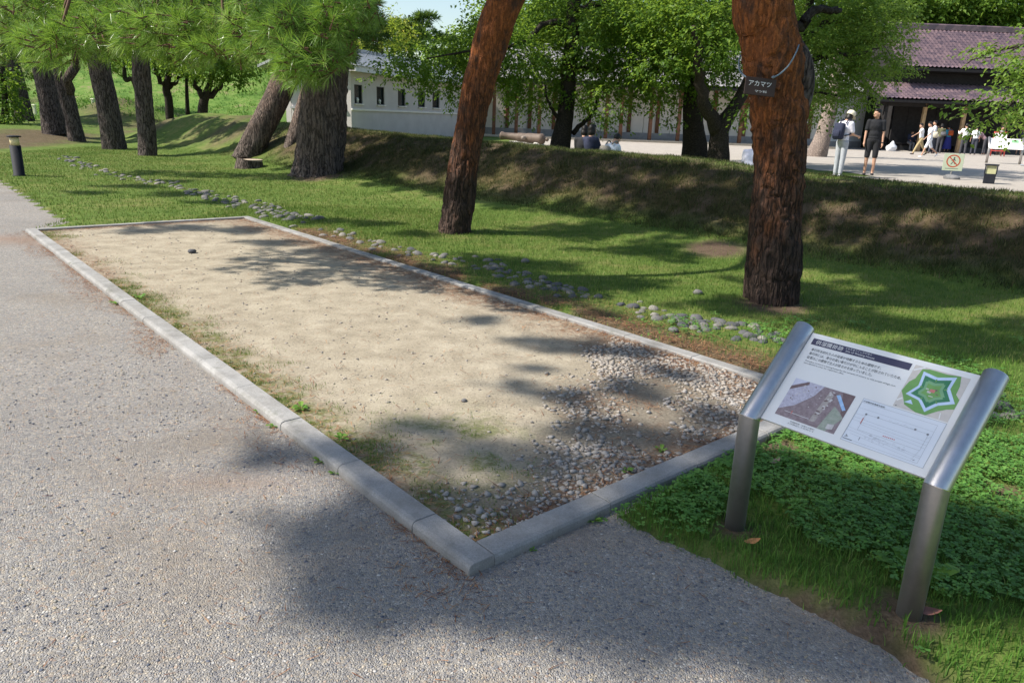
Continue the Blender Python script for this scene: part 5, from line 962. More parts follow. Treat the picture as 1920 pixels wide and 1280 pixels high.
for (x, y) in ((0.3346, 0.1459), (0.3755, 0.1475), (0.498, 0.148), (0.5387, 0.1448)):
    pr.poly([(x+0.0042*math.cos(a), y+0.0042*math.sin(a)) for a in np.linspace(0, 6.283, 13)[:-1]], M_GREYINK, Z3); pr.poly([(x+0.0017*math.cos(a), y+0.0017*math.sin(a)) for a in np.linspace(0, 6.283, 9)[:-1]], M_INK, Z4)
for k in range(26):
    x, y = rp.uniform(0.37, 0.50), rp.uniform(0.055, 0.078); r_ = rp.uniform(0.0012, 0.003); P_ = [(x+r_*1.4*math.cos(a), y+r_*math.sin(a)) for a in np.linspace(0, 6.283, 7)]
    for a, b_ in zip(P_[:-1], P_[1:]): pr.line(a, b_, 0.0004, M_GREYINK, Z3+0.00001*k)
for k in range(8):
    x, y = 0.41+0.012*k, 0.1485+rp.uniform(-0.004, 0.003); pr.line((x, y), (x+0.01, y+rp.uniform(-0.003, 0.003)), 0.0005, M_GREYINK, Z3)
pr.line((0.304, 0.0365), (0.336, 0.0365), 0.0022, M_INK, Z3); pr.rect(0.331, 0.106, 0.3345, 0.130, M_RED, Z3)
for k in range(7): pr.rect(0.418+0.006*k, 0.0875, 0.4215+0.006*k, 0.0915, M_RED, Z3)
for a, b_ in (((0.306, 0.043), (0.314, 0.049)), ((0.314, 0.049), (0.308, 0.052)), ((0.308, 0.0445), (0.318, 0.046)), ((0.536, 0.042), (0.541, 0.046)), ((0.355, 0.045), (0.355, 0.058))): pr.line(a, b_, 0.0014, M_INK, Z3)
pr.build('printed_plan', panel)

# ------------------------------------------------------------------ name plate hung on the pine
YB = float(PB[0][1])
pl_c = aty(1425, 163, YB-0.31); M_PLATE = m_plain('dark_brown_plate', (0.045, 0.026, 0.02), 0.5, 0.1)
plate = empty('name_plate', pl_c, 0.06, 'dark brown name plate with white characters hung on the pine trunk', 'sign'); plate.rotation_euler = (-0.12, 0.07, 0.10)
mb = MB(); mb.box((0, 0, 0), (0.258, 0.008, 0.138), bev=0.003); mb.build('plate_board', M_PLATE, plate)
MR = Matrix(((1, 0, 0, 0), (0, 0, -1, 0), (0, 1, 0, 0), (0, 0, 0, 1)))
lettering(plate, 'アカマツ', -0.10, 0.002, 0.19, 0.040, M_WHITE, 0.0052, M=MR); lettering(plate, 'マツ科', -0.04, -0.046, 0.10, 0.019, M_WHITE, 0.0052, M=MR)
rp_ = [aty(1449, 146, YB-0.315), aty(1462, 139, YB-0.30), aty(1478, 124, YB-0.275), aty(1489, 106, YB-0.25), aty(1496, 90, YB-0.18), aty(1499, 76, YB-0.04), aty(1490, 68, YB+0.14), aty(1440, 70, YB+0.32), aty(1392, 100, YB+0.2), aty(1386, 128, YB-0.02), aty(1393, 140, YB-0.22), aty(1402, 147, YB-0.315)]
V, F = tube(spline(np.array(rp_), 60), 0.0065, 8); tag(ob('rope', V, F, m_plain('blue_grey_rope', (0.17, 0.22, 0.26), 0.8, 0.3, 60), None, True), 'blue grey rope looped around the pine above its name plate', 'rope')
knot = MB(); knot.lathe([(0.0, -0.012), (0.014, -0.006), (0.016, 0.004), (0.0, 0.012)], 8, None, tuple(aty(1450, 145, YB-0.325))); kn = knot.build('rope_knot', bpy.data.materials['blue_grey_rope'], None, True); kn.parent = bpy.data.objects['rope']

# ------------------------------------------------------------------ lamps, signs and other things
M_BLACK = m_plain('black_painted_metal', (0.015, 0.017, 0.024), 0.7, 0.2, spec=0.2); M_LENS = m_plain('cream_lamp_lens', (0.72, 0.60, 0.33), 0.4, 0.1)
b0 = at(37, 331, 0.02); k = pxm(b0)
lamp = empty('bollard_lamp', b0, 0, 'round black bollard lamp with cream lens on the far left lawn', 'lamp')
hh = 74*k; r0 = 9.2*k
MB().lathe([(r0*1.25, -0.03), (r0*1.25, 0.03), (r0, 0.04), (r0, hh*0.76)], 24).build('post', M_BLACK, lamp, True)
MB().lathe([(r0*0.82, hh*0.76), (r0*0.82, hh*0.965)], 24).build('lens', M_LENS, lamp, True)
MB().lathe([(r0*0.5, hh*0.955), (r0*1.28, hh*0.965), (r0*1.32, hh*0.985), (r0*0.9, hh*1.0)], 24).build('cap', M_BLACK, lamp, True)
b1 = at(1853, 344, YZ); k = pxm(b1)
lamp2 = empty('garden_lamp', b1, 0.0, 'low square black garden lamp with yellowish pane at the yard edge', 'lamp'); lamp2.rotation_euler = (0, 0.0, -0.55)
w = 21*k; h = 35*k
mb = MB(); mb.box((0, 0, h*0.25), (w*0.9, w*0.9, h*0.5), bev=0.006); mb.build('pedestal', M_BLACK, lamp2)
mb = MB()
for sx in (-1, 1):
    for sy in (-1, 1): mb.box((sx*w*0.45, sy*w*0.45, h*0.72), (w*0.09, w*0.09, h*0.46))
mb.box((0, 0, h*0.97), (w*1.1, w*1.1, h*0.06)); mb.build('lantern_frame', M_BLACK, lamp2)
mb = MB(); mb.box((0, 0, h*0.72), (w*0.78, w*0.78, h*0.42)); mb.build('pane', m_plain('yellow_grey_pane', (0.42, 0.42, 0.24), 0.3, 0.15), lamp2)
# no-walking sign
b2 = at(1781, 336, YZ); k = pxm(b2)
ns = empty('prohibition_sign', b2, 0, 'small grey green no walking sign set in a stone at the yard edge', 'sign'); ns.rotation_euler = (0, 0.0, -0.5)
M_SAGE = m_plain('sage_green_plate', (0.36, 0.41, 0.31), 0.5, 0.05); M_RING = m_plain('red_brown_ring', (0.33, 0.06, 0.03), 0.5, 0.05)
mb = MB(); mb.tube([(0, 0, 0.0), (0, 0, 24*k)], 0.016, 10); mb.build('pole', m_plain('grey_pole', (0.25, 0.25, 0.24), 0.5), ns, True)
pw, ph = 33*k, 31*k; mb = MB(); mb.box((0, -0.022, 31*k), (pw, 0.012, ph), bev=0.003); pb = mb.build('plate', M_SAGE, ns)
def disc(r0, r1, n, mat, z, name, parent, cz):
    V = []; F = []
    for i in range(n): a = 2*math.pi*i/n; V += [(r0*math.cos(a), z, cz+r0*math.sin(a)), (r1*math.cos(a), z, cz+r1*math.sin(a))]
    F = [(2*i, 2*i+1, 2*((i+1) % n)+1, 2*((i+1) % n)) for i in range(n)]; return ob(name, V, F, mat, parent)
cz = 33*k; R_ = 11.5*k; disc(R_*0.82, R_, 32, M_RING, -0.0295, 'red_ring', pb, cz)
pr = Print(); pr.line((-R_*0.6, R_*0.6), (R_*0.6, -R_*0.6), R_*0.16, M_RING, 0.0012); pr.poly([(R_*0.12*math.cos(a)+R_*0.08, R_*0.12*math.sin(a)+R_*0.5) for a in np.linspace(0, 6.28, 11)[:-1]], M_INK, 0.0006)
for a, b_, w_ in (((0.05, 0.38), (0.0, -0.08), 0.2), ((0.0, -0.05), (-0.3, -0.55), 0.11), ((0.0, -0.05), (0.3, -0.5), 0.11), ((0.05, 0.3), (-0.28, 0.02), 0.09), ((0.05, 0.3), (0.34, 0.05), 0.09)): pr.line(np.array(a)*R_, np.array(b_)*R_, w_*R_, M_INK, 0.0006)
o = pr.build('walking_figure', pb); o.data.transform(Matrix.Translation((0, -0.029, cz)) @ MR)
pr = Print(); pr.line((-0.35*pw, -0.38*ph), (0.3*pw, -0.38*ph), 0.012, M_INK, 0.0006); o = pr.build('print_line', pb); o.data.transform(Matrix.Translation((0, -0.029, 31*k)) @ MR)
def rock(seed, sub=2):
    V, F = (IV, IF) if sub == 1 else (IV2, IF2); n = fbm(V[:, 0]*1.3+seed*3.1, V[:, 1]*1.3+seed*1.7, V[:, 2]*1.3, seed, 2); return V*(0.72+0.55*n)[:, None], F
M_ROCK = m_plain('grey_rock', (0.17, 0.17, 0.175), 0.9, 0.35, 5, 0.5)
V, F = rock(5); o = ob('base_stone', V*np.array([0.2, 0.12, 0.09]), F, M_ROCK, ns, True, None, (0.02, 0, 0.03))
# far information board and easel
b3 = at(1880, 307, YZ); k = pxm(b3)
fb = empty('information_board', b3, -0.35, 'white information board on two posts in front of the timber house', 'sign')
for s in (-1, 1): mb = MB(); mb.tube([(s*27*k, 0, -0.02), (s*27*k, 0, 0.62), (s*28*k, 0.3, 1.05)], 0.05, 10); mb.build('leg', M_LEG, fb, True)
mb = MB(); A_ = Matrix.Rotation(math.radians(42), 3, 'X'); mb.box((0, 0.12, 0.80), (54*k, 0.62, 0.02), M=A_); pf = mb.build('panel', M_WHITE, fb)
mb = MB(); mb.box((0.32, 0.22, 0.92), (0.26, 0.16, 0.008), M=A_); mb.build('green_map', MG3, pf)
mb = MB(); mb.box((-0.12, 0.0, 0.70), (0.26, 0.05, 0.008), M=A_); mb.build('print_line', M_GREYINK, pf)
b4 = at(1868, 293, YZ); eb = empty('easel_stand', b4, -0.4, 'red easel with a white notice standing behind the far information board', 'stand'); M_REDP = m_plain('red_paint', (0.45, 0.07, 0.06), 0.5)
for s in (-1, 1):
    mb = MB(); mb.tube([(s*0.33, -0.25, -0.02), (s*0.3, 0.1, 1.32)], 0.03, 8); mb.build('leg', M_REDP, eb, True); mb = MB(); mb.tube([(s*0.3, 0.55, -0.02), (s*0.28, 0.12, 1.3)], 0.03, 8); mb.build('leg', M_REDP, eb, True)
mb = MB(); mb.box((0, 0.11, 1.3), (0.66, 0.06, 0.06)); mb.box((0, -0.18, 0.3), (0.66, 0.06, 0.06)); mb.build('rail', M_REDP, eb)
mb = MB(); mb.box((0, -0.07, 0.9), (0.6, 0.02, 0.72), M=Matrix.Rotation(-0.26, 3, 'X')); mb.build('notice', M_WHITE, eb)
# cannon
b5 = at(982, 273, ZP); k = pxm(b5); M_BRONZE = m_plain('weathered_shaded_bronze', (0.125, 0.092, 0.072), 0.65, 0.25, 6, 0.2)  # bronze colour darkened to stand in for the tree's shadow
ca_ = empty('cannon', b5, 0, 'old bronze cannon barrel lying on stones behind the bank', 'cannon'); MX = Matrix.Rotation(math.radians(-26), 3, 'Z') @ Matrix.Rotation(math.radians(-88), 3, 'Y')
mb = MB(); L_ = 2.3; mb.lathe([(0.085, L_*0.5-0.30), (0.085, L_*0.5), (0.17, L_*0.5), (0.185, L_*0.5-0.03), (0.185, L_*0.5-0.08), (0.15, L_*0.5-0.12), (0.165, 0.35), (0.195, 0.28), (0.195, 0.2), (0.19, -0.1), (0.215, -0.2), (0.22, -0.75), (0.24, -0.8), (0.24, -0.9), (0.18, -0.98), (0.08, -1.02), (0.06, -1.08), (0.09, -1.14), (0.04, -1.2), (0.0, -1.2)], 28, MX, (0, 0, 0.34)); mb.build('barrel', M_BRONZE, ca_, True)
mb = MB(); mb.lathe([(0.085, -0.42), (0.085, 0.42)], 16, Matrix.Rotation(math.radians(-26), 3, 'Z') @ Matrix.Rotation(math.radians(90), 3, 'X'), (0.12, 0.0, 0.34)); mb.build('trunnion', m_plain('pale_bronze', (0.22, 0.18, 0.155), 0.6), ca_, True)
for (x, y, s) in ((-0.25, -0.05, 0.11), (0.62, -0.3, 0.13)): V, F = rock(int(x*10)+9); ob('support_stone', V*np.array([0.28, 0.22, s*1.2]), F, m_plain('pale_support_stone', (0.5, 0.48, 0.45), 0.9), ca_, True, None, (x, y, 0.04))
# stump, white markers, small posted notice, bag
b6 = at(470, 316, 0.05); b6[2] = zl(b6[0], b6[1])-0.04; k = pxm(b6)
V, F = trunk_mesh(np.array([[0, 0, 0], [0, 0, 0.12], [0.02, 0, 0.25]]), np.array([0.32, 0.3, 0.29]), 28, 0.06, 0.14, 5, 0.2); st_ = empty('tree_stump', b6, 0, 'low sawn tree stump on the lawn in front of the leaning pine', 'stump'); ob('bark', V, F, M_OLDBARK, st_, True)
mb = MB(); mb.prism([(0.285*math.cos(a)+0.02, 0.285*math.sin(a)) for a in np.linspace(0, 6.283, 25)[:-1]], 0.19, 0.245); mb.build('cut_face', m_plain('sawn_wood', (0.42, 0.34, 0.25), 0.9, 0.2, 20), st_)
for (x, y, Y, lab) in ((63, 192, 44, 'small white marker post on the slope left of the brown pine'), (175, 196, 46, 'small white marker post on the slope beside the fourth pine')):
    q = aty(x, y, Y); zz = float(zbase(q[0], q[1])); mb = MB(); mb.box((0, 0, 0.25), (0.14, 0.14, 0.6), bev=0.02); mb.box((0, 0, 0.6), (0.2, 0.2, 0.08), bev=0.02); tag(mb.build('marker_post', m_plain('cream_marker', (0.7, 0.66, 0.5), 0.6), None, loc=(q[0], q[1], zz)), lab, 'post', 'marker posts on the slope')
q = atl(1272, 262, (*gl[:2], 0), dG); q = np.array([q[0], q[1], YZ])-np.array([0, 2.6, 0]); k = pxm(q); nt = empty('notice_stand', q, 0, 'slim grey notice on a post before the gallery wall', 'sign')
mb = MB(); mb.box((0, 0, 0.45), (0.06, 0.06, 0.95)); mb.build('post', M_WOOD, nt); mb = MB(); mb.box((0, -0.05, 1.0), (0.32, 0.03, 0.75), bev=0.004); mb.build('notice_panel', m_plain('grey_violet_notice', (0.33, 0.31, 0.36), 0.6), nt)
q = aty(1671, 280, HY-1.3); V, F = rock(17); bag = V*np.array([0.34, 0.24, 0.3])*np.where(V[:, 2:3] > 0.35, np.array([0.55, 0.55, 1.25]), 1.0); tag(ob('plastic_bag', bag, F, m_plain('white_plastic', (0.75, 0.75, 0.77), 0.5), None, True, None, (q[0], q[1], YZ+0.2)), 'white plastic bag on the ground beside the timber house bench', 'bag')
# ------------------------------------------------------------------ people
_MC = {}
def cloth(name, c, rough=0.85):
    if name not in _MC: _MC[name] = m_plain(name, c, rough, 0.12, 14, 0.15)
    return _MC[name]
SKIN = m_plain('skin', (0.50, 0.29, 0.20), 0.55, 0.06, 20); HAIR = m_plain('black_hair', (0.012, 0.010, 0.009), 0.5, 0.3, 60); EYEM = m_plain('dark_eye', (0.02, 0.015, 0.012), 0.3, 0.05); LIP = m_plain('lip', (0.38, 0.16, 0.13), 0.5, 0.05)
BLK, WHT = cloth('black_cloth', (0.022, 0.022, 0.026)), cloth('white_cloth', (0.74, 0.74, 0.77))
def rx_(a): c, s = math.cos(a), math.sin(a); return np.array([[1, 0, 0], [0, c, -s], [0, s, c]])
def person(loc, h, rz, label, shirt=WHT, pants=BLK, hair='short', lean=0.0, head=(0.0, 0.0), arms=((0.1, 0.12, 0.2), (0.1, 0.12, 0.2)), legs=((0.0, 0.0), (0.0, 0.0)), sleeve=0.55, leg_cover=0.95, skirt=None, shoes=BLK, hat=None, vox=0.027, seat=0.0, fingers=True, group=None):
    # local frame: +y is where the person looks; angles in radians; arms (forward, outward, elbow), legs (forward, knee)
    k = h/1.70; root = empty('person', loc, rz, label, 'person', group)
    hipz = seat if seat else 0.90-0.42*(2-math.cos(legs[0][0])-math.cos(legs[1][0]))*0.35
    Rl = rx_(-lean); hip = np.array([0, 0, hipz]); up = lambda p: hip+Rl @ (np.asarray(p, float)-np.array([0, 0, 0.90]))
    S = lambda shp: [(np.asarray(c)*k, np.asarray(r)*k, A) for c, r, A in shp]
    body = []; sh = []; pn = []; shoe = []
    def add(lst, c, r, A=None): lst.append((np.asarray(c, float), np.asarray(r, float) if np.ndim(r) else np.array([r]*3), A))
    for c, r in (((0, 0, 1.26), (0.150, 0.098, 0.19)), ((0, 0.005, 1.06), (0.128, 0.09, 0.16)), ((0, 0, 1.36), (0.165, 0.075, 0.07))): add(body, up(c), r, Rl); add(sh, up(c), np.array(r)+np.array([0.024, 0.026, 0.022]), Rl)
    add(sh, up((0, 0, 0.97)), (0.160, 0.122, 0.10), Rl)
    add(body, hip+np.array([0, 0, 0.02]), (0.148, 0.102, 0.12)); add(pn, hip+np.array([0, 0, 0.02]), (0.163, 0.117, 0.13))
    nk = up((0, -0.005, 1.44)); hd = up((0, 0.02, 1.46)); Rh = Rl @ rx_(-head[0]) @ np.array([[math.cos(head[1]), -math.sin(head[1]), 0], [math.sin(head[1]), math.cos(head[1]), 0], [0, 0, 1]])
    hc = hd+Rh @ np.array([0, 0.015, 0.125]); body += caps(nk, 0.052, hc, 0.05); H = lambda p: hc+Rh @ np.array(p)
    add(body, hc, (0.074, 0.092, 0.112), Rh); add(body, H((0, 0.035, -0.055)), (0.056, 0.058, 0.06), Rh); add(body, H((0, 0.098, -0.018)), (0.014, 0.018, 0.022), Rh)
    for s in (-1, 1): add(body, H((s*0.077, -0.008, -0.01)), (0.012, 0.02, 0.03), Rh)
    hands = []
    for s, (f, ab, el) in zip((-1, 1), arms):
        so = up((s*0.172, 0, 1.375)); d1 = Rl @ np.array([s*math.sin(ab), math.sin(f)*math.cos(ab), -math.cos(f)*math.cos(ab)]); e = so+d1*0.285
        d2 = Rl @ np.array([s*math.sin(ab)*0.4-s*0.12*el, math.sin(f+el), -math.cos(f+el)]); d2 /= np.linalg.norm(d2); w = e+d2*0.245
        body += caps(so, 0.047, e, 0.038)+caps(e, 0.037, w, 0.025)
        sl = sleeve; sh += caps(so, 0.068, so+d1*0.285*min(1, sl/0.5*0.62 if sl <= 0.6 else 1), 0.062)
        if sl > 0.6: sh += caps(e, 0.058, e+d2*0.22*min(1, sl), 0.042)
        pm = w+d2*0.05; body += caps(w, 0.027, pm+d2*0.01, 0.03)
        inw = np.array([-s, 0.15, 0]); inw -= d2*(inw@d2); inw /= np.linalg.norm(inw); fw = np.cross(d2, inw)*s
        if fingers:
            for q, ln in ((-0.030, 0.062), (-0.010, 0.075), (0.010, 0.070), (0.029, 0.055)):
                b_ = pm+fw*q+d2*0.025; m1 = b_+d2*ln*0.55+inw*0.006; body += caps(b_, 0.0105, m1, 0.0098)+caps(m1, 0.0098, m1+d2*ln*0.4+inw*0.02, 0.0085)
            t0 = pm+fw*-0.028-d2*0.02; t1 = t0-fw*0.022+d2*0.025+inw*0.01; body += caps(t0, 0.0125, t1, 0.011)+caps(t1, 0.011, t1+d2*0.028+inw*0.01, 0.0095)
        hands.append((w, pm))
    for s, (f, kn) in zip((-1, 1), legs):
        ho_ = hip+np.array([s*0.085, 0, -0.02]); d1 = np.array([s*0.03, math.sin(f), -math.cos(f)]); kp = ho_+d1*0.42; d2 = np.array([0, math.sin(f-kn), -math.cos(f-kn)]); an = kp+d2*0.40
        body += caps(ho_, 0.082, kp, 0.054)+caps(kp, 0.053, an, 0.036); add(body, an+np.array([0, 0.02, -0.03]), (0.035, 0.055, 0.035))
        c1 = min(1, leg_cover*2); pn += caps(ho_, 0.098, ho_+(kp-ho_)*c1, 0.098-0.026*c1)
        if leg_cover > 0.5: pn += caps(kp, 0.070, kp+(an-kp)*(leg_cover*2-1), 0.058)
        fd = np.array([0, 1, 0]) if abs(f-kn) < 0.5 else np.array([0, math.cos(f-kn), math.sin(f-kn)]); shoe.append(caps(an+np.array([0, 0, -0.035])-fd*0.03, 0.045, an+np.array([0, 0, -0.045])+fd*0.12, 0.036))
    if skirt: pn = []
    remesh('body', S(body), vox*k, SKIN, root); remesh('shirt', S(sh), vox*1.1*k, shirt, root)
    if skirt:
        m = MB(); n = 28; V = []; prof = [(0.15, hipz+0.08), (0.185, hipz-0.05), (0.22, hipz-0.3), (0.26, hipz-0.55), (0.27, hipz-0.68)]
        for (r, z) in prof:
            for i in range(n): a = 2*math.pi*i/n; rr = r*(1+0.06*math.sin(a*7)*(0.9-z)); V.append((rr*math.cos(a)*k, rr*0.8*math.sin(a)*k, z*k))
        ob('skirt', V, [(j*n+i, j*n+n+i, j*n+n+(i+1) % n, j*n+(i+1) % n) for j in range(len(prof)-1) for i in range(n)], skirt, root, True)
    else: remesh('trousers', S(pn), vox*1.1*k, pants, root)
    for sh1 in shoe: remesh('shoe', S(sh1), vox*k, shoes, root, 2)
    hs = []
    if hair != 'none':
        hs += [(H((0, -0.022, 0.028)), np.array((0.084, 0.090, 0.104)), Rh), (H((0, 0.03, 0.085)), np.array((0.066, 0.062, 0.04)), Rh)]
        if hair == 'bob': hs += [(H((0, -0.045, -0.05)), np.array((0.088, 0.06, 0.09)), Rh), (H((0.062, 0.0, -0.03)), np.array((0.026, 0.05, 0.09)), Rh), (H((-0.062, 0.0, -0.03)), np.array((0.026, 0.05, 0.09)), Rh)]
        if hair == 'tail': hs += caps(H((0, -0.09, 0.02)), 0.03, H((0, -0.12, -0.14)), 0.02)
        remesh('hair', S(hs), 0.014*k, HAIR, root, 2)
    for s in (-1, 1): V = IV*np.array([0.011, 0.006, 0.006])*k; ob('eye', V, IF, EYEM, root, True, None, H((s*0.032, 0.088, 0.005))*k)
    ob('mouth', IV*np.array([0.022, 0.006, 0.006])*k, IF, LIP, root, True, None, H((0, 0.092, -0.062))*k)
    if hat is not None:
        m = MB(); m.lathe([(0.112, -0.02), (0.114, 0.045), (0.098, 0.09), (0.055, 0.115), (0.0, 0.12)], 20); n = 20; V = [Vector(v) for v in m.V]; F = list(m.F); b_ = len(V)
        for r in (0.105, 0.13): V += [Vector((r*math.cos(2*math.pi*i/n), (r+(0.055 if math.sin(2*math.pi*i/n) > 0 else 0.0)*math.sin(2*math.pi*i/n))*math.sin(2*math.pi*i/n)**1 if False else r*math.sin(2*math.pi*i/n)+(0.07*max(0, math.sin(2*math.pi*i/n)) if r > 0.11 else 0), -0.012-(0.018 if r > 0.11 else 0))) for i in range(n)]
        F += [(b_+i, b_+n+i, b_+n+(i+1) % n, b_+(i+1) % n) for i in range(n)]+[(b_+(i+1) % n, b_+n+(i+1) % n, b_+n+i, b_+i) for i in range(n)][:0]
        V = [H(np.array(v)+np.array([0, 0, 0.045]))*k for v in V]; ob('cap', V, F, hat, root, True)
    root['_k'] = k; return dict(root=root, k=k, up=up, hip=hip, H=H, hands=hands, rz=rz, loc=np.array(loc), Rl=Rl)
def worn_bag(p, mat, label, size=(0.28, 0.14, 0.40), at_=(0, -0.20, 1.22), name='backpack', strap=True, cat='backpack'):
    A = np.array([[math.cos(p['rz']), -math.sin(p['rz']), 0], [math.sin(p['rz']), math.cos(p['rz']), 0], [0, 0, 1]]); k = p['k']; c = p['loc']+A @ (p['up'](at_)*k)
    e = empty(name, c, p['rz'], label, cat); M = Matrix(p['Rl'].tolist()); m = MB(); m.box((0, 0, 0), tuple(s*k for s in size), bev=0.035*k, M=M); m.build('bag_body', mat, e, True)
    m = MB(); m.box(M @ Vector((0, -size[1]*0.55*k, -size[2]*0.15*k)), (size[0]*0.75*k, 0.05*k, size[2]*0.45*k), bev=0.015*k, M=M); m.build('front_pocket', mat, e, True)
    if strap:
        for s in (-1, 1):
            pts = [(s*0.09, -0.13, 1.37), (s*0.11, -0.05, 1.475), (s*0.115, 0.05, 1.45), (s*0.12, 0.135, 1.30), (s*0.15, 0.06, 1.12), (s*0.13, -0.13, 1.06)]
            V, F = tube(spline(np.array([A @ (p['up'](q)*k)+p['loc']-c for q in pts]), 14), 0.017*k, 6); ob('strap', [A.T @ v for v in np.asarray(V)], F, mat, e, True)
    return e
def gz(px, py, z=None): q = at(px, py, YZ if z is None else z); return q
# two visitors standing at the yard edge
DKG = cloth('charcoal_cloth', (0.017, 0.018, 0.022)); GREYT = cloth('light_grey_cloth', (0.36, 0.38, 0.42)); CREAM = cloth('cream_cap_cloth', (0.66, 0.62, 0.5)); NAVYC = cloth('navy_cloth', (0.025, 0.03, 0.06))
pm_ = person(gz(1627, 328), 1.70, math.radians(158), 'man in charcoal t-shirt and black shorts standing, head turned left', DKG, BLK, 'short', 0.0, (0.05, -0.95), ((0.02, 0.14, 0.12), (0.05, 0.14, 0.2)), ((0.03, 0.03), (-0.03, 0.0)), 0.55, 0.46, vox=0.0125)
pw_ = person(gz(1570, 331), 1.60, math.radians(-62), 'woman in white t-shirt, grey trousers and cream cap looking at her hands', cloth('lavender_white_cloth', (0.68, 0.67, 0.76)), GREYT, 'bob', 0.06, (0.45, 0.0), ((0.45, 0.05, 1.15), (0.35, 0.08, 1.1)), ((0.02, 0.02), (-0.04, 0.02)), 0.55, 0.95, hat=CREAM, shoes=WHT, vox=0.0125)
worn_bag(pw_, NAVYC, 'dark backpack on the woman in the cream cap', (0.28, 0.17, 0.42), (0, -0.225, 1.16))
A_ = np.array([[math.cos(pm_['rz']), -math.sin(pm_['rz'])], [math.sin(pm_['rz']), math.cos(pm_['rz'])]]); w_, _p = pm_['hands'][0]; wl_ = pm_['loc']+np.append(A_ @ (w_[:2]*pm_['k']), w_[2]*pm_['k'])
m = MB(); m.lathe([(0.030, -0.012), (0.033, -0.012), (0.033, 0.012), (0.030, 0.012)], 16, None, tuple(wl_)); tag(m.build('wristwatch', BLK, None, True), 'black watch on the wrist of the man in charcoal', 'watch')
# crowd before the timber house
OLIVE, TEAL, BLUE, MAUVE, KHAKI, JEAN, DGREY = cloth('olive_cloth', (0.13, 0.13, 0.07)), cloth('turquoise_cloth', (0.05, 0.32, 0.46)), cloth('royal_blue_cloth', (0.03, 0.035, 0.20)), cloth('mauve_cloth', (0.30, 0.19, 0.21)), cloth('khaki_cloth', (0.42, 0.33, 0.18)), cloth('dark_jeans', (0.05, 0.055, 0.075)), cloth('dark_grey_cloth', (0.06, 0.06, 0.07))
GRP = 'visitors before the timber house'
R_ = math.radians
person(gz(1722, 291), 1.62, R_(75), 'walking visitor in white shirt and khaki trousers, one arm stretched out', WHT, KHAKI, 'short', 0.1, (0.1, 0), ((0.9, 0.15, 0.2), (-0.2, 0.1, 0.4)), ((0.45, 0.1), (-0.35, 0.25)), 0.5, 0.95, group=GRP)
person(gz(1737, 296), 1.66, R_(80), 'walking visitor in white t-shirt and white shorts with white shoes', WHT, WHT, 'short', 0.06, (0.2, 0), ((0.35, 0.1, 0.5), (-0.3, 0.1, 0.3)), ((0.4, 0.1), (-0.4, 0.5)), 0.5, 0.46, shoes=WHT, group=GRP)
pt = person(gz(1744, 288), 1.80, R_(70), 'tall visitor in white shirt with beige shoulder bag looking left', WHT, JEAN, 'short', 0, (0, 0.2), ((0.1, 0.1, 0.3), (0.15, 0.1, 0.3)), ((0.15, 0.05), (-0.15, 0.1)), 0.55, 0.95, group=GRP)
worn_bag(pt, cloth('beige_bag', (0.55, 0.5, 0.4)), 'beige shoulder bag of the tall visitor in white', (0.12, 0.24, 0.30), (-0.2, -0.05, 0.98), 'shoulder_bag', False, 'bag')
po = person(gz(1758, 287), 1.68, R_(-5), 'visitor in olive jacket and dark trousers seen from behind', OLIVE, DGREY, 'bob', 0.05, (0.2, 0), ((0.25, 0.08, 0.9), (0.25, 0.08, 0.9)), ((0.04, 0.02), (-0.04, 0.02)), 0.95, 0.95, group=GRP)
worn_bag(po, cloth('grey_bag', (0.12, 0.12, 0.13)), 'grey bag slung on the olive jacket', (0.30, 0.13, 0.24), (0.04, -0.20, 1.10), 'shoulder_bag', False, 'bag')
pk = person(gz(1773, 286), 1.62, R_(3), 'visitor in turquoise top and long royal blue skirt seen from behind', TEAL, BLUE, 'short', 0.12, (0.35, 0), ((0.35, 0.08, 0.8), (0.35, 0.08, 0.8)), ((0.02, 0), (-0.02, 0)), 0.6, 0.95, skirt=BLUE, group=GRP)
worn_bag(pk, cloth('orange_bag_cloth', (0.55, 0.11, 0.03)), 'orange backpack on the visitor in turquoise', (0.30, 0.14, 0.32), (0, -0.20, 1.20), 'backpack', True)
person(gz(1787, 284), 1.60, R_(10), 'visitor in dark grey clothes between turquoise and white ones', DGREY, JEAN, 'bob', 0.15, (0.3, 0), ((0.3, 0.08, 0.7), (0.3, 0.08, 0.7)), ((0.03, 0), (-0.03, 0)), 0.95, 0.95, group=GRP)
person(gz(1803, 291), 1.70, R_(-10), 'visitor in white long-sleeved top and black trousers with raised arms', cloth('bright_white_cloth', (0.8, 0.8, 0.8)), DGREY, 'short', 0.05, (0.1, 0.1), ((0.7, 0.3, 1.4), (0.6, 0.2, 1.5)), ((0.08, 0.02), (-0.1, 0.02)), 0.95, 0.95, shoes=WHT, group=GRP)
person(gz(1823, 290), 1.62, R_(-15), 'visitor in white t-shirt and dark jeans with hanging arms, head bowed', WHT, JEAN, 'short', 0.12, (0.5, 0), ((0.05, 0.2, 0.2), (0.1, 0.22, 0.2)), ((0.08, 0.02), (-0.06, 0.02)), 0.55, 0.95, group=GRP)
person(gz(1842, 290), 1.64, R_(65), 'visitor in mauve top and grey trousers bending forward', MAUVE, DGREY, 'short', 0.75, (0.3, 0), ((0.9, 0.05, 0.6), (0.8, 0.05, 0.6)), ((0.05, 0.02), (-0.12, 0.02)), 0.6, 0.95, group=GRP)
pr_ = person(gz(1908, 291), 1.66, R_(-30), 'visitor in dark vest with bent arm near the right picture edge', DGREY, BLK, 'short', 0.05, (0.1, 0.2), ((0.3, 0.35, 1.6), (0.2, 0.1, 0.4)), ((0.05, 0.02), (-0.05, 0.02)), 0.5, 0.5, group=GRP)
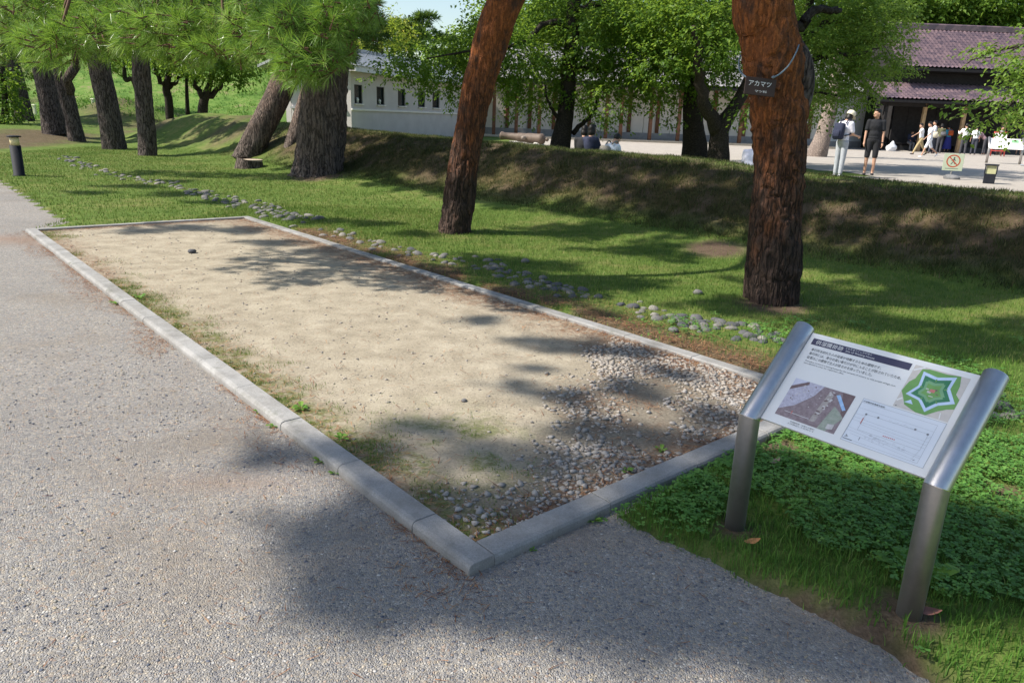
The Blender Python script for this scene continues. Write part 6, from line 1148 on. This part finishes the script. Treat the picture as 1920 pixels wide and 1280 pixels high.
worn_bag(pr_, cloth('slate_bag', (0.05, 0.055, 0.075)), 'slate backpack near the right picture edge', (0.28, 0.16, 0.40), (0, -0.21, 1.22))
person(gz(1930, 312), 1.70, R_(85), 'visitor in pale jeans cut off by the right picture edge', cloth('pale_blue_cloth', (0.4, 0.45, 0.5)), cloth('pale_jeans', (0.42, 0.46, 0.5)), 'short', 0.0, (0.1, 0), ((0.2, 0.1, 0.3), (-0.2, 0.1, 0.3)), ((0.35, 0.05), (-0.3, 0.3)), 0.55, 0.95, shoes=GREYT, group=GRP)
person(gz(1752, 285), 1.70, R_(20), 'visitor in black behind the olive jacket', BLK, DGREY, 'short', 0.05, (0.2, 0), group=GRP)
person(gz(1795, 285), 1.66, R_(-5), 'visitor in navy shirt left of the raised arms', NAVYC, JEAN, 'short', 0.08, (0.3, 0), ((0.3, 0.1, 0.8), (0.3, 0.1, 0.8)), group=GRP)
person(gz(1813, 286), 1.64, R_(8), 'visitor in light grey top between the two white ones', GREYT, JEAN, 'bob', 0.08, (0.3, 0), ((0.3, 0.1, 0.8), (0.3, 0.1, 0.8)), group=GRP)
person(gz(1834, 286), 1.58, R_(-20), 'visitor in white blouse and grey trousers beside the bending one', WHT, DGREY, 'bob', 0.1, (0.3, 0), ((0.3, 0.1, 0.8), (0.3, 0.1, 0.8)), group=GRP)
sp = np.array([*aty(1703, 280, HY+1.15)[:2], YZ])
person(sp, 1.62, R_(178), 'visitor in navy top and grey trousers sitting on the bench at the wall', NAVYC, cloth('mid_grey_cloth', (0.2, 0.2, 0.21)), 'short', 0.2, (0.45, 0), ((0.55, 0.1, 0.9), (0.55, 0.1, 0.9)), ((1.45, 1.45), (1.4, 1.45)), 0.9, 0.95, seat=0.55, group=GRP)
person(np.array([*aty(1869, 288, HY-1.2)[:2], YZ]), 1.66, R_(-160), 'visitor in white shirt toned down for the shade, standing in the dark porch', cloth('shaded_white_cloth', (0.5, 0.5, 0.52)), DGREY, 'short', 0, (0, 0), legs=((0.03, 0), (-0.03, 0)), group=GRP)  # white cloth dulled in colour to stand in for porch shade
# people sitting on the ground behind the bank
def sit(px, ptop, Y, h, rz, label, **kw):
    q = aty(px, ptop, Y); z = q[2]-0.86*h/1.7; zg = float(zbase(q[0], q[1])); return person(np.array([q[0], q[1], min(z, zg+0.45)]), h, rz, label, seat=0.12, legs=((1.35, 0.9), (1.3, 0.95)), fingers=True, group='people resting behind the bank', **kw)
sit(1096, 240, 17.6, 1.66, R_(-20), 'dark-haired person in black with pale blue collar, resting by the cherry trunk', shirt=BLK, pants=BLK, hair='bob', sleeve=0.95, head=(0.2, 0.3), arms=((0.5, 0.1, 0.8), (0.5, 0.1, 0.8)))
sit(1109, 239, 17.2, 1.66, R_(-45), 'dark-haired person in navy top, right of the two resting by the cherry', shirt=NAVYC, pants=BLK, hair='bob', sleeve=0.95, head=(0.05, -0.3), arms=((0.5, 0.1, 0.8), (0.5, 0.1, 0.8)))
ps = sit(1141, 249, 16.8, 1.62, R_(-50), 'person in pale grey shirt sitting hunched behind the bank', shirt=cloth('pale_grey_shirt', (0.62, 0.66, 0.72)), pants=BLK, hair='short', sleeve=0.7, lean=0.35, head=(0.35, 0), arms=((0.6, 0.1, 0.7), (0.6, 0.1, 0.7)))
worn_bag(ps, cloth('taupe_bag', (0.24, 0.22, 0.18)), 'taupe backpack on the hunched person behind the bank', (0.28, 0.16, 0.36), (0, -0.2, 1.12))
sit(1411, 256, 14.8, 1.62, R_(-35), 'person in lavender white t-shirt half hidden behind the name-plate pine', shirt=cloth('lavender_white_cloth', (0.68, 0.67, 0.76)), pants=BLK, hair='short', lean=0.45, head=(0.5, 0), arms=((0.6, 0.1, 0.7), (0.6, 0.1, 0.7)))
finish_queue()
# ------------------------------------------------------------------ stones, gravel, weeds and grass
M_COB = NT('grey_cobble'); _v = M_COB.coord(); _o = M_COB.n('ObjectInfo').outputs['Random']; _n = M_COB.noise(_v, 2.2, 5)
M_COB = M_COB.out(M_COB.mixc(_n, M_COB.ramp(_o, [(0.0, (0.05, 0.05, 0.06)), (0.5, (0.10, 0.10, 0.108)), (0.85, (0.18, 0.165, 0.15)), (1.0, (0.27, 0.25, 0.22))]), M_COB.ramp(_o, [(0.0, (0.09, 0.09, 0.10)), (1.0, (0.25, 0.235, 0.21))])), 0.85, M_COB.bump(M_COB.noise(_v, 12, 4), 0.35, 0.05))
ROCKS = []
for s in range(8):
    V, F = rock(s+30, 1); V = V*np.array([1.0, 0.76, 0.5]); ROCKS.append(mesh_of('cobble', V, F, M_COB, True))
rg = random.Random(11)
def scatter_line(pts, n, w, size, label, group, cluster=0.0):
    P = np.array([at(x, y, 0.03)[:2] for x, y in pts]); S = spline(P, 200); out = []
    for i in range(n):
        for _ in range(12):
            c = S[rg.randrange(200)]+np.array([rg.gauss(0, w), rg.gauss(0, w)])
            if cluster and vn(c[0]*1.6, c[1]*1.6, 0, 77) < cluster: continue
            if sdf(PLOTQ, np.array([c[0]]), np.array([c[1]]))[0] < size*1.2: continue
            r = size*rg.uniform(0.55, 1.25)
            if all((c[0]-a)**2+(c[1]-b)**2 > (0.72*(r+q))**2 for a, b, q in out): break
        else: continue
        out.append((c[0], c[1], r)); o = inst('cobble_stone', ROCKS[rg.randrange(8)], None, (c[0], c[1], zl(c[0], c[1])-r*0.04), (rg.uniform(-0.3, 0.3), rg.uniform(-0.3, 0.3), rg.uniform(0, 6.28)), (r, r, r)); tag(o, label, 'stone', group)
scatter_line([(1196, 580), (1240, 592), (1300, 604), (1360, 615), (1420, 632), (1475, 640)], 52, 0.10, 0.058, 'rounded grey cobble in the row between right kerb and name-plate pine', 'cobbles left of the information board')
scatter_line([(900, 500), (960, 517), (1010, 535), (1060, 546), (1110, 560)], 44, 0.10, 0.06, 'rounded grey cobble in the cluster right of the kerb middle', 'cobbles beside the middle of the kerb')
scatter_line([(560, 408), (640, 440), (720, 468), (800, 482), (880, 495)], 40, 0.17, 0.058, 'scattered grey cobble in the grass below the mid pine', 'cobbles below the mid pine')
scatter_line([(100, 292), (170, 314), (250, 334), (340, 354), (420, 374), (480, 390), (530, 402), (580, 412)], 150, 0.16, 0.075, 'grey cobble in the long stone line crossing the far lawn', 'cobbles of the far stone line')
scatter_line([(1868, 758), (1890, 772), (1915, 790)], 9, 0.07, 0.062, 'rounded cobble in the grass right of the information board', 'cobbles right of the board')
for (x, y, s, lab) in ((360, 473, 0.055, 'single grey stone lying on the sandy plot'), (1308, 553, 0.055, 'lone round dark stone on the lawn left of the name-plate pine'), (985, 493, 0.06, 'lone stone on the lawn above the cobble cluster'), (1262, 622, 0.05, 'flat stone alone between kerb and cobble row'), (870, 750, 0.02, 'small flat stone in the middle of the sandy plot'), (1025, 700, 0.02, 'small pale stone on the sandy plot left of the gravel')):
    q = at(x, y, 0.03); p_, q_ = pq(q[0], q[1]); inside = 0 < p_ < PL and 0 < q_ < PW; z = float(zplot(p_, q_)) if inside else zl(q[0], q[1]); tag(inst('stone', ROCKS[rg.randrange(8)], None, (q[0], q[1], z+s*0.3), (0, 0, rg.uniform(0, 6)), (s, s, s)), lab, 'stone')
# angular gravel in the near corner: the largest stones one by one, the rest as one mass
M_GRV = NT('grey_crushed_stone'); _v = M_GRV.coord(); _o = M_GRV.n('ObjectInfo').outputs['Random']
M_GRV = M_GRV.out(M_GRV.mixc(M_GRV.noise(_v, 1.5, 4), M_GRV.ramp(_o, [(0.0, (0.18, 0.17, 0.165)), (0.6, (0.32, 0.305, 0.295)), (1.0, (0.46, 0.43, 0.40))]), (0.30, 0.275, 0.25)), 0.9, M_GRV.bump(M_GRV.noise(_v, 7, 4), 0.3, 0.05))
CH = []
for s in range(8):
    g_ = RS(s+3); V = _iv/np.linalg.norm(_iv[0])*(0.5+1.0*g_.rand(12))[:, None]*np.array([1, 0.72, 0.46]); CH.append((V, np.array(_if)))
CHM = [mesh_of('gravel_stone', V, F, M_GRV) for V, F in CH]
g_ = RS(77); cand = []
while len(cand) < 3600:
    p, q = g_.rand()*2.4+0.01, g_.rand()*(PW-0.02)+0.01; d = float(gravelly(p, q))
    if g_.rand() < d*d*sst(0.25, 0.75, fbm(p*3, q*3, seed=12)): cand.append((p, q, 0.006+0.017*g_.rand()**1.6))
cand.sort(key=lambda c: -c[2]/np.linalg.norm(plot(c[0], c[1])))
Vs = []; Fs = []; nb_ = 0; big_ = []
for p, q, r in cand:
    if len(big_) < 290:
        if any((p-a)**2+(q-b)**2 < (0.8*(r+c))**2 for a, b, c in big_): r *= 0.5
        else:
            big_.append((p, q, r)); xy_ = plot(p, q); tag(inst('gravel_stone', CHM[g_.randint(8)], None, (*xy_, float(zplot(p, q))+r*0.12), (g_.uniform(-0.3, 0.3), g_.uniform(-0.3, 0.3), g_.uniform(0, 6.28)), (r, r, r)), 'grey angular stone in the gravel at the near end of the plot', 'stone', 'gravel stones at the near end of the plot'); continue
    V, F = CH[g_.randint(8)]; a = g_.uniform(0, 6.28); c, s = math.cos(a), math.sin(a); xy_ = plot(p, q); Vs.append(V @ np.array([[c, s, 0], [-s, c, 0], [0, 0, 1]])*r+np.array([*xy_, float(zplot(p, q))+r*0.08])); Fs.append(F+nb_); nb_ += 12
for _ in range(2200):                                       # loose grit over the rest of the plot
    p, q = g_.rand()*PL, g_.rand()*PW; r = 0.0035+0.010*g_.rand()**4
    if p > 4 and r < 0.006: continue
    V, F = CH[g_.randint(8)]; xy_ = plot(p, q); Vs.append(V*r+np.array([*xy_, float(zplot(p, q))+r*0.2])); Fs.append(F+nb_); nb_ += 12
M_GRV2 = m_plain('loose_grit', (0.28, 0.25, 0.22), 0.9, 0.5, 60)
tag(ob('gravel', np.vstack(Vs), np.vstack(Fs), M_GRV2), 'loose grey gravel and grit over the sandy plot', 'gravel', None, 'stuff')
# pebbles loosened from the paving
Vs = []; Fs = []; nb_ = 0
for _ in range(5200):
    x, y = g_.uniform(-3.2, 1.9), g_.uniform(1.1, 5.5)
    r = 0.0035+0.0045*g_.rand(); V, F = CH[g_.randint(8)]; Vs.append(V*np.array([1, 1, 0.8])*r+np.array([x, y, 0.001])); Fs.append(F+nb_); nb_ += 12
Vs = np.array(Vs); c = Vs.mean(1); ok = (sdf(PATH, c[:, 0], c[:, 1]) < -0.01) & (sdf(PLOTQ, c[:, 0], c[:, 1]) > 0.01); Vs = Vs[ok]; Fs = np.vstack([_if+12*i for i in range(len(Vs))]) if False else np.vstack([np.array(_if)+12*i for i in range(len(Vs))])
t = NT('paving_pebbles'); rn = t.attr('rnd'); MPEB = t.out(t.ramp(rn, [(0.0, (0.07, 0.08, 0.11)), (0.3, (0.15, 0.15, 0.17)), (0.55, (0.26, 0.24, 0.2)), (0.75, (0.34, 0.28, 0.19)), (0.93, (0.46, 0.44, 0.42))], 'CONSTANT'), 0.6)
tag(ob('pebbles', Vs.reshape(-1, 3), Fs, MPEB, None, False, np.repeat(g_.rand(len(Vs)), 12)), 'tiny multicoloured pebbles in the paving', 'pebbles', None, 'stuff')
# fallen pine needles
def litter(n, fn, z, seed, L=0.07, w=0.0022):
    g = RS(seed); P = fn(g, n); m = len(P); a = g.rand(m)*6.283; d = np.stack([np.cos(a), np.sin(a), 0.1*g.normal(0, 1, m)], 1)*(L*(0.5+0.7*g.rand(m)))[:, None]; s = np.stack([-np.sin(a), np.cos(a), np.zeros(m)], 1)*w
    V = np.stack([P-d/2-s, P+d/2, P-d/2+s], 1).reshape(-1, 3); return V, np.arange(len(V)).reshape(-1, 3), np.repeat(g.rand(m), 3)
def f_plot(g, n):
    p, q = g.rand(n)*PL, g.rand(n)*PW; n2 = fbm(p*5, q*5, seed=62); m = np.maximum.reduce([np.exp(-(PW-q)/0.16), 0.7*np.exp(-q/0.14), np.exp(-p/0.12), np.exp(-(PL-p)/0.1), 0.22*gravelly(p, q)*(n2 > 0.5), np.full(n, 0.03)])
    k = g.rand(n) < m*(0.3+1.2*n2); p, q = p[k], q[k]; xy = KA+p[:, None]*U+q[:, None]*W; return np.column_stack([xy, zplot(p, q)+0.006+0.01*g.rand(len(p))])
def f_strip(g, n):
    p, q = g.rand(n)*8-0.4, PW+KW+g.rand(n)**1.5*0.7; xy = KA+p[:, None]*U+q[:, None]*W; k = g.rand(n) < soil(xy[:, 0], xy[:, 1])+0.1; xy = xy[k]; return np.column_stack([xy, zt(xy[:, 0], xy[:, 1])+0.006+0.01*g.rand(len(xy))])
def f_pave(g, n):
    p, q = g.rand(n)*9.2-0.3, -KW-0.004-g.rand(n)**2.5*0.22; xy = KA+p[:, None]*U+q[:, None]*W
    x2, y2 = g.uniform(-4, 1.8, n//5), g.uniform(1.2, 7, n//5); xy = np.vstack([xy[g.rand(n) < sst(0.35, 0.65, fbm(p*1.5, q*4, seed=97))], np.column_stack([x2, y2])]); xy = xy[(sdf(PATH, xy[:, 0], xy[:, 1]) < 0) & (sdf(PLOTQ, xy[:, 0], xy[:, 1]) > 0)]; return np.column_stack([xy, 0.004+0.004*g.rand(len(xy))])
V3, F3, r3 = litter(5000, f_pave, 0, 6, 0.06, 0.0018)
V1, F1, r1 = litter(52000, f_plot, 0, 3); V2, F2, r2 = litter(14000, f_strip, 0, 4)
t = NT('fallen_needles'); ML = t.out(t.ramp(t.attr('rnd'), [(0, (0.10, 0.038, 0.02)), (0.5, (0.22, 0.095, 0.045)), (1, (0.38, 0.22, 0.11))]), 0.8)
tag(ob('needle_litter', np.vstack([V1, V2, V3]), np.vstack([F1, F2+len(V1), F3+len(V1)+len(V2)]), ML, None, False, np.concatenate([r1, r2, r3])), 'fallen brown pine needles along the kerb', 'litter', None, 'stuff')
# grass
M_GRASS = m_grass('grass_blades', GRASS_STOPS); M_LUSH = m_grass('lush_grass_blades', [(0.0, (0.05, 0.12, 0.02)), (0.4, (0.095, 0.20, 0.032)), (0.75, (0.15, 0.27, 0.045)), (1.0, (0.27, 0.29, 0.10))], 0.35); M_DRY = m_grass('bank_grass', [(0.0, (0.025, 0.038, 0.012)), (0.35, (0.05, 0.066, 0.019)), (0.6, (0.085, 0.092, 0.03)), (0.85, (0.15, 0.13, 0.055)), (1.0, (0.26, 0.2, 0.11))])
def blades(name, P, h, w, mat, seed, segs=2, label=None, lean=0.6, bias=0.0):
    g = RS(seed); m = len(P); a = g.rand(m)*6.283; s = np.stack([np.cos(a), np.sin(a), np.zeros(m)], 1)*(w*(0.6+0.8*g.rand(m)))[:, None]*0.5
    b = g.rand(m)*6.283; H_ = (h*(0.45+0.9*g.rand(m)))[:, None]; ln = np.stack([np.cos(b), np.sin(b), np.zeros(m)], 1)*(lean*g.rand(m))[:, None]*H_; up = np.array([0, 0, 1.0])
    rn = np.clip(g.normal(0.45+bias, 0.2, m), 0, 1)
    if segs == 2:
        mid = P+up*H_*0.6+ln*0.3; tip = P+up*H_*0.93+ln; V = np.stack([P-s, P+s, mid+s*0.8, mid-s*0.8, tip], 1).reshape(-1, 3); i = np.arange(m)*5; F = np.vstack([np.stack([i, i+1, i+2], 1), np.stack([i, i+2, i+3], 1), np.stack([i+3, i+2, i+4], 1)]); rn = np.repeat(rn, 5)
    else: V = np.stack([P-s, P+s, P+up*H_+ln], 1).reshape(-1, 3); F = np.arange(m*3).reshape(-1, 3); rn = np.repeat(rn, 3)
    o = ob(name, V, F, mat, None, False, rn); return tag(o, label, 'grass', None, 'stuff')
def lawn_pts(n, x0, x1, y0, y1, seed, cond, dens=None, sink=0.004):
    g = RS(seed); x, y = g.uniform(x0, x1, n), g.uniform(y0, y1, n); k = (sdf(PLOTQ, x, y) > 0.0) & (sdf(PATH, x, y)+0.10*(fbm(x*5, y*5, seed=31)-0.5) > 0.0) & cond(x, y); x, y = x[k], y[k]
    k = g.rand(len(x)) < (1-0.93*soil(x, y))*(1 if dens is None else dens(x, y)); x, y = x[k], y[k]; return np.column_stack([x, y, zt(x, y)-sink])
near = lambda x, y: (np.hypot(x-1.8, y-2.6) < 2.9)
tuft = lambda x, y: 0.35+0.65*sst(0.3, 0.6, fbm(x*2.5, y*2.5, seed=88))
# long blades at the path edge and round the posts, shorter turf elsewhere
edge_d = lambda x, y: sst(0.85, 0.25, np.minimum(sdf(PATH, x, y), 3))
blades('lawn_grass', lawn_pts(150000, 0.2, 4.6, 1.0, 5.4, 1, near, lambda x, y: 0.3+0.7*edge_d(x, y)), 0.048, 0.0036, M_LUSH, 2, 2, 'fine grass blades round the information board', 0.7)
blades('lawn_grass', lawn_pts(280000, -4.5, 6.5, 2.2, 12.5, 3, lambda x, y: ~near(x, y) & (bank_st(x, y)[0] < 0.5)), 0.036, 0.0055, M_GRASS, 4, 1, 'short lawn grass between kerb and bank', 0.6, 0.06)
blades('lawn_grass', lawn_pts(150000, -15, -1.0, 9.0, 27, 5, lambda x, y: (bank_st(x, y)[0] < 0.6)), 0.04, 0.011, M_GRASS, 6, 1, 'short grass of the far lawn', 0.6, 0.12)
blades('bank_grass', lawn_pts(420000, -9, 9, 4.5, 24, 7, lambda x, y: (bank_st(x, y)[0] > 0.1) & (bank_st(x, y)[0] < 4.0)), 0.05, 0.009, M_DRY, 8, 1, 'thin dry grass and moss on the slope of the bank', 0.9)
blades('crest_grass', lawn_pts(170000, -9, 9, 6, 26, 9, lambda x, y: (bank_st(x, y)[0] > 2.05) & (bank_st(x, y)[0] < 5.2)), 0.036, 0.008, M_GRASS, 10, 1, 'green grass along the crest of the bank', 0.6)
gt = RS(71); n_c = 1500; tt_, ss_ = gt.uniform(-6.5, 16, n_c), gt.uniform(0.3, 2.3, n_c); cxy = BF+np.outer(ss_, BN)+np.outer(tt_, BU); cxy = np.repeat(cxy, 26, 0)+gt.normal(0, 0.05, (n_c*26, 2))
blades('bank_tufts', np.column_stack([cxy, zt(cxy[:, 0], cxy[:, 1])-0.005]), 0.085, 0.008, M_DRY, 72, 1, 'shaggy tufts of dry grass hanging on the bank face', 1.1, 0.05)
gh = RS(73); hx_, hy_ = gh.uniform(-50, -13, 80000), gh.uniform(38, 75, 80000); hk = gh.rand(80000) < sst(0.3, 0.7, fbm(hx_*0.5, hy_*0.5, seed=99)); hx_, hy_ = hx_[hk], hy_[hk]
blades('hill_grass', np.column_stack([hx_, hy_, zt(hx_, hy_)-0.02]), 0.16, 0.07, M_LUSH, 74, 1, 'rough grass on the rampart slope', 0.9, 0.1)
# clover
def clover(n, cond, seed, size=0.011, h=0.045):
    P = lawn_pts(n, 0.2, 4.6, 1.0, 6.0, seed, cond); g = RS(seed+1); m = len(P); top = P+np.stack([g.normal(0, 0.012, m), g.normal(0, 0.012, m), h*(0.5+0.7*g.rand(m))], 1); Vs = []; r0 = g.rand(m)*6.283; rn = np.clip(g.normal(0.45, 0.2, m), 0, 1); tl = g.normal(0, 0.25, (m, 2)); sz = size*(0.5+1.1*g.rand(m))
    for j in range(3):
        a = r0+j*2.094; d = np.stack([np.cos(a), np.sin(a), tl[:, 0]*np.cos(a)+tl[:, 1]*np.sin(a)], 1); s = np.stack([-np.sin(a), np.cos(a), np.zeros(m)], 1); k = sz[:, None]
        Vs.append(np.stack([top, top+d*k*0.7+s*k*0.55+np.array([0, 0, 0.15])*k, top+d*k*1.15, top+d*k*0.7-s*k*0.55+np.array([0, 0, 0.15])*k], 1))
    V = np.concatenate(Vs, 0).reshape(-1, 3); i = np.arange(len(V)//4)*4; F = np.vstack([np.stack([i, i+1, i+2], 1), np.stack([i, i+2, i+3], 1)]); return ob('clover', V, F, M_CLOVER, None, False, np.repeat(np.tile(rn, 3), 4))
M_CLOVER = m_leaf('clover_leaves', [(0.0, (0.055, 0.14, 0.028)), (0.5, (0.105, 0.25, 0.048)), (1.0, (0.19, 0.34, 0.08))], 0.3, 0.5)
ce = [at(x, y, 0.04)[:2] for x, y in ((1500, 870), (1620, 930), (1250, 925), (1850, 900), (1850, 1000), (1700, 960), (1400, 850))]
def cl_c(x, y):
    d = np.min([np.hypot(x-c[0], y-c[1])/r for c, r in zip(ce, (0.5, 0.5, 0.28, 0.6, 0.5, 0.5, 0.3))], 0); return (d+0.9*(fbm(x*4, y*4, seed=93)-0.5) < 1.0) & (sdf(PATH, x, y) > 0.12)
tag(clover(90000, cl_c, 21), 'dense clover behind and under the information board', 'clover', None, 'stuff')
tag(clover(26000, lambda x, y: fbm(x*1.5, y*1.5, seed=94) > 0.58, 23), 'loose clover patches in the lawn', 'clover', None, 'stuff')
# moss tufts and weeds along the kerb inside the plot
def f_moss(n, seed):
    g = RS(seed); p, q = g.rand(n)*PL, g.rand(n)**1.6*0.75; n1, n2 = fbm(p*1.6, q*1.6, seed=61), fbm(p*6, q*6, seed=62)
    m = np.maximum(sst(0.42, 0.05, q+0.35*(n2-0.5))*sst(0.42, 0.6, n1+0.12)*0.8, 0.9*np.exp(-(((p-0.75)/0.42)**2+((q-0.42)/0.34)**2))*sst(0.4, 0.6, n2)); k = g.rand(n) < m*sst(0.42, 0.62, fbm(p*9, q*9, seed=64)); p, q = p[k], q[k]; xy = KA+p[:, None]*U+q[:, None]*W; return np.column_stack([xy, zplot(p, q)])
blades('plot_weeds', f_moss(60000, 31), 0.022, 0.003, M_GRASS, 32, 1, 'low moss and grass tufts along the left kerb', 0.9, 0.1)
def weed(px, py, n, L, label, z=None, mat=None, group='weeds along the kerb'):
    c = at(px, py, 0.02); p_, q_ = pq(c[0], c[1]); zz = float(zplot(p_, q_)) if (0 < p_ < PL and 0 < q_ < PW) else max(zl(c[0], c[1]), 0.0); g = RS(int(px+py)); e = empty('weed', (c[0], c[1], zz), 0, label, 'weed', group)
    for i in range(n):
        a = 6.283*i/n+g.uniform(-0.4, 0.4); l = L*g.uniform(0.6, 1.1); d = np.array([math.cos(a), math.sin(a), 0]); s = np.array([-math.sin(a), math.cos(a), 0])*l*0.26; u = np.array([0, 0, 1.0]); b = g.uniform(0.25, 0.6)
        V = [d*0.002, d*l*0.35+s*0.8+u*l*b*0.6, d*l*0.35-s*0.8+u*l*b*0.6, d*l*0.35+u*l*b*0.5, d*l*0.75+s+u*l*b*0.9, d*l*0.75-s+u*l*b*0.9, d*l*0.75+u*l*b*0.8, d*l*1.05+u*l*b*0.75]
        ob('leaf', V, [(0, 3, 1), (0, 2, 3), (1, 3, 6, 4), (3, 2, 5, 6), (4, 6, 7), (6, 5, 7)], mat or M_WEED, e, False, np.full(8, g.uniform(0.3, 0.9)))
M_WEED = m_leaf('weed_leaves', [(0.0, (0.05, 0.14, 0.02)), (0.5, (0.11, 0.24, 0.035)), (1.0, (0.2, 0.33, 0.06))], 0.3, 0.45)
for (x, y, n, L, lab) in ((1112, 968, 9, 0.045, 'bright weed at the outer foot of the front kerb'), (600, 858, 8, 0.04, 'small weed on the paving beside the left kerb'), (628, 880, 6, 0.035, 'tiny weed at the kerb joint on the left'), (513, 792, 7, 0.04, 'weed on the paving by the middle of the left kerb'), (487, 768, 6, 0.035, 'flat weed on the paving above the middle of the left kerb'), (217, 565, 8, 0.07, 'weed on the paving at the far part of the left kerb'), (1000, 1022, 5, 0.02, 'tiny weed at the front kerb near its corner'), (262, 560, 8, 0.06, 'weed inside the plot at the far left kerb'), (565, 770, 10, 0.05, 'leafy weed inside the left kerb'), (640, 825, 10, 0.045, 'bushy weed inside the left kerb nearer the corner'), (1745, 1100, 5, 0.11, 'broad-leaved weed right of the right board leg'), (1690, 1075, 4, 0.11, 'broad-leaved weed left of the right board leg'), (110, 428, 8, 0.09, 'weed at the inner side of the far kerb'), (1175, 878, 6, 0.035, 'small weed among the gravel'), (1240, 840, 8, 0.04, 'grassy weed among the gravel near the front kerb')): weed(x, y, n, L, lab)
# fallen leaves
def leaf(px, py, L, rz, lab, c):
    q = at(px, py, 0.06); z = zl(q[0], q[1])+0.03; V = []; n = 7
    for i in range(n): t_ = i/(n-1); w = L*0.22*math.sin(math.pi*min(1, t_*0.95+0.03)); zz = 0.25*L*(t_-0.5)**2*2; V += [((t_-0.5)*L, w, zz+0.12*w), ((t_-0.5)*L, 0, zz), ((t_-0.5)*L, -w, zz+0.12*w)]
    F = [(3*i, 3*i+1, 3*i+4, 3*i+3) for i in range(n-1)]+[(3*i+1, 3*i+2, 3*i+5, 3*i+4) for i in range(n-1)]
    o = ob('fallen_leaf', V, F, m_plain('dead_leaf_%d' % px, c, 0.7, 0.25, 40), None, True, None, (q[0], q[1], z)); o.rotation_euler = (0.2, -0.15, rz); tag(o, lab, 'leaf')
leaf(1410, 1016, 0.065, 0.15, 'curled orange brown leaf in the grass beside the left board leg', (0.42, 0.19, 0.07)); leaf(1738, 1148, 0.085, -0.35, 'reddish brown leaf lying behind the right board leg', (0.22, 0.10, 0.075)); leaf(990, 760, 0.045, 0.8, 'small red brown leaf on the sandy plot', (0.4, 0.13, 0.06)); leaf(1452, 868, 0.07, 0.5, 'dry pinkish leaf on the bare patch under the board', (0.36, 0.24, 0.2))
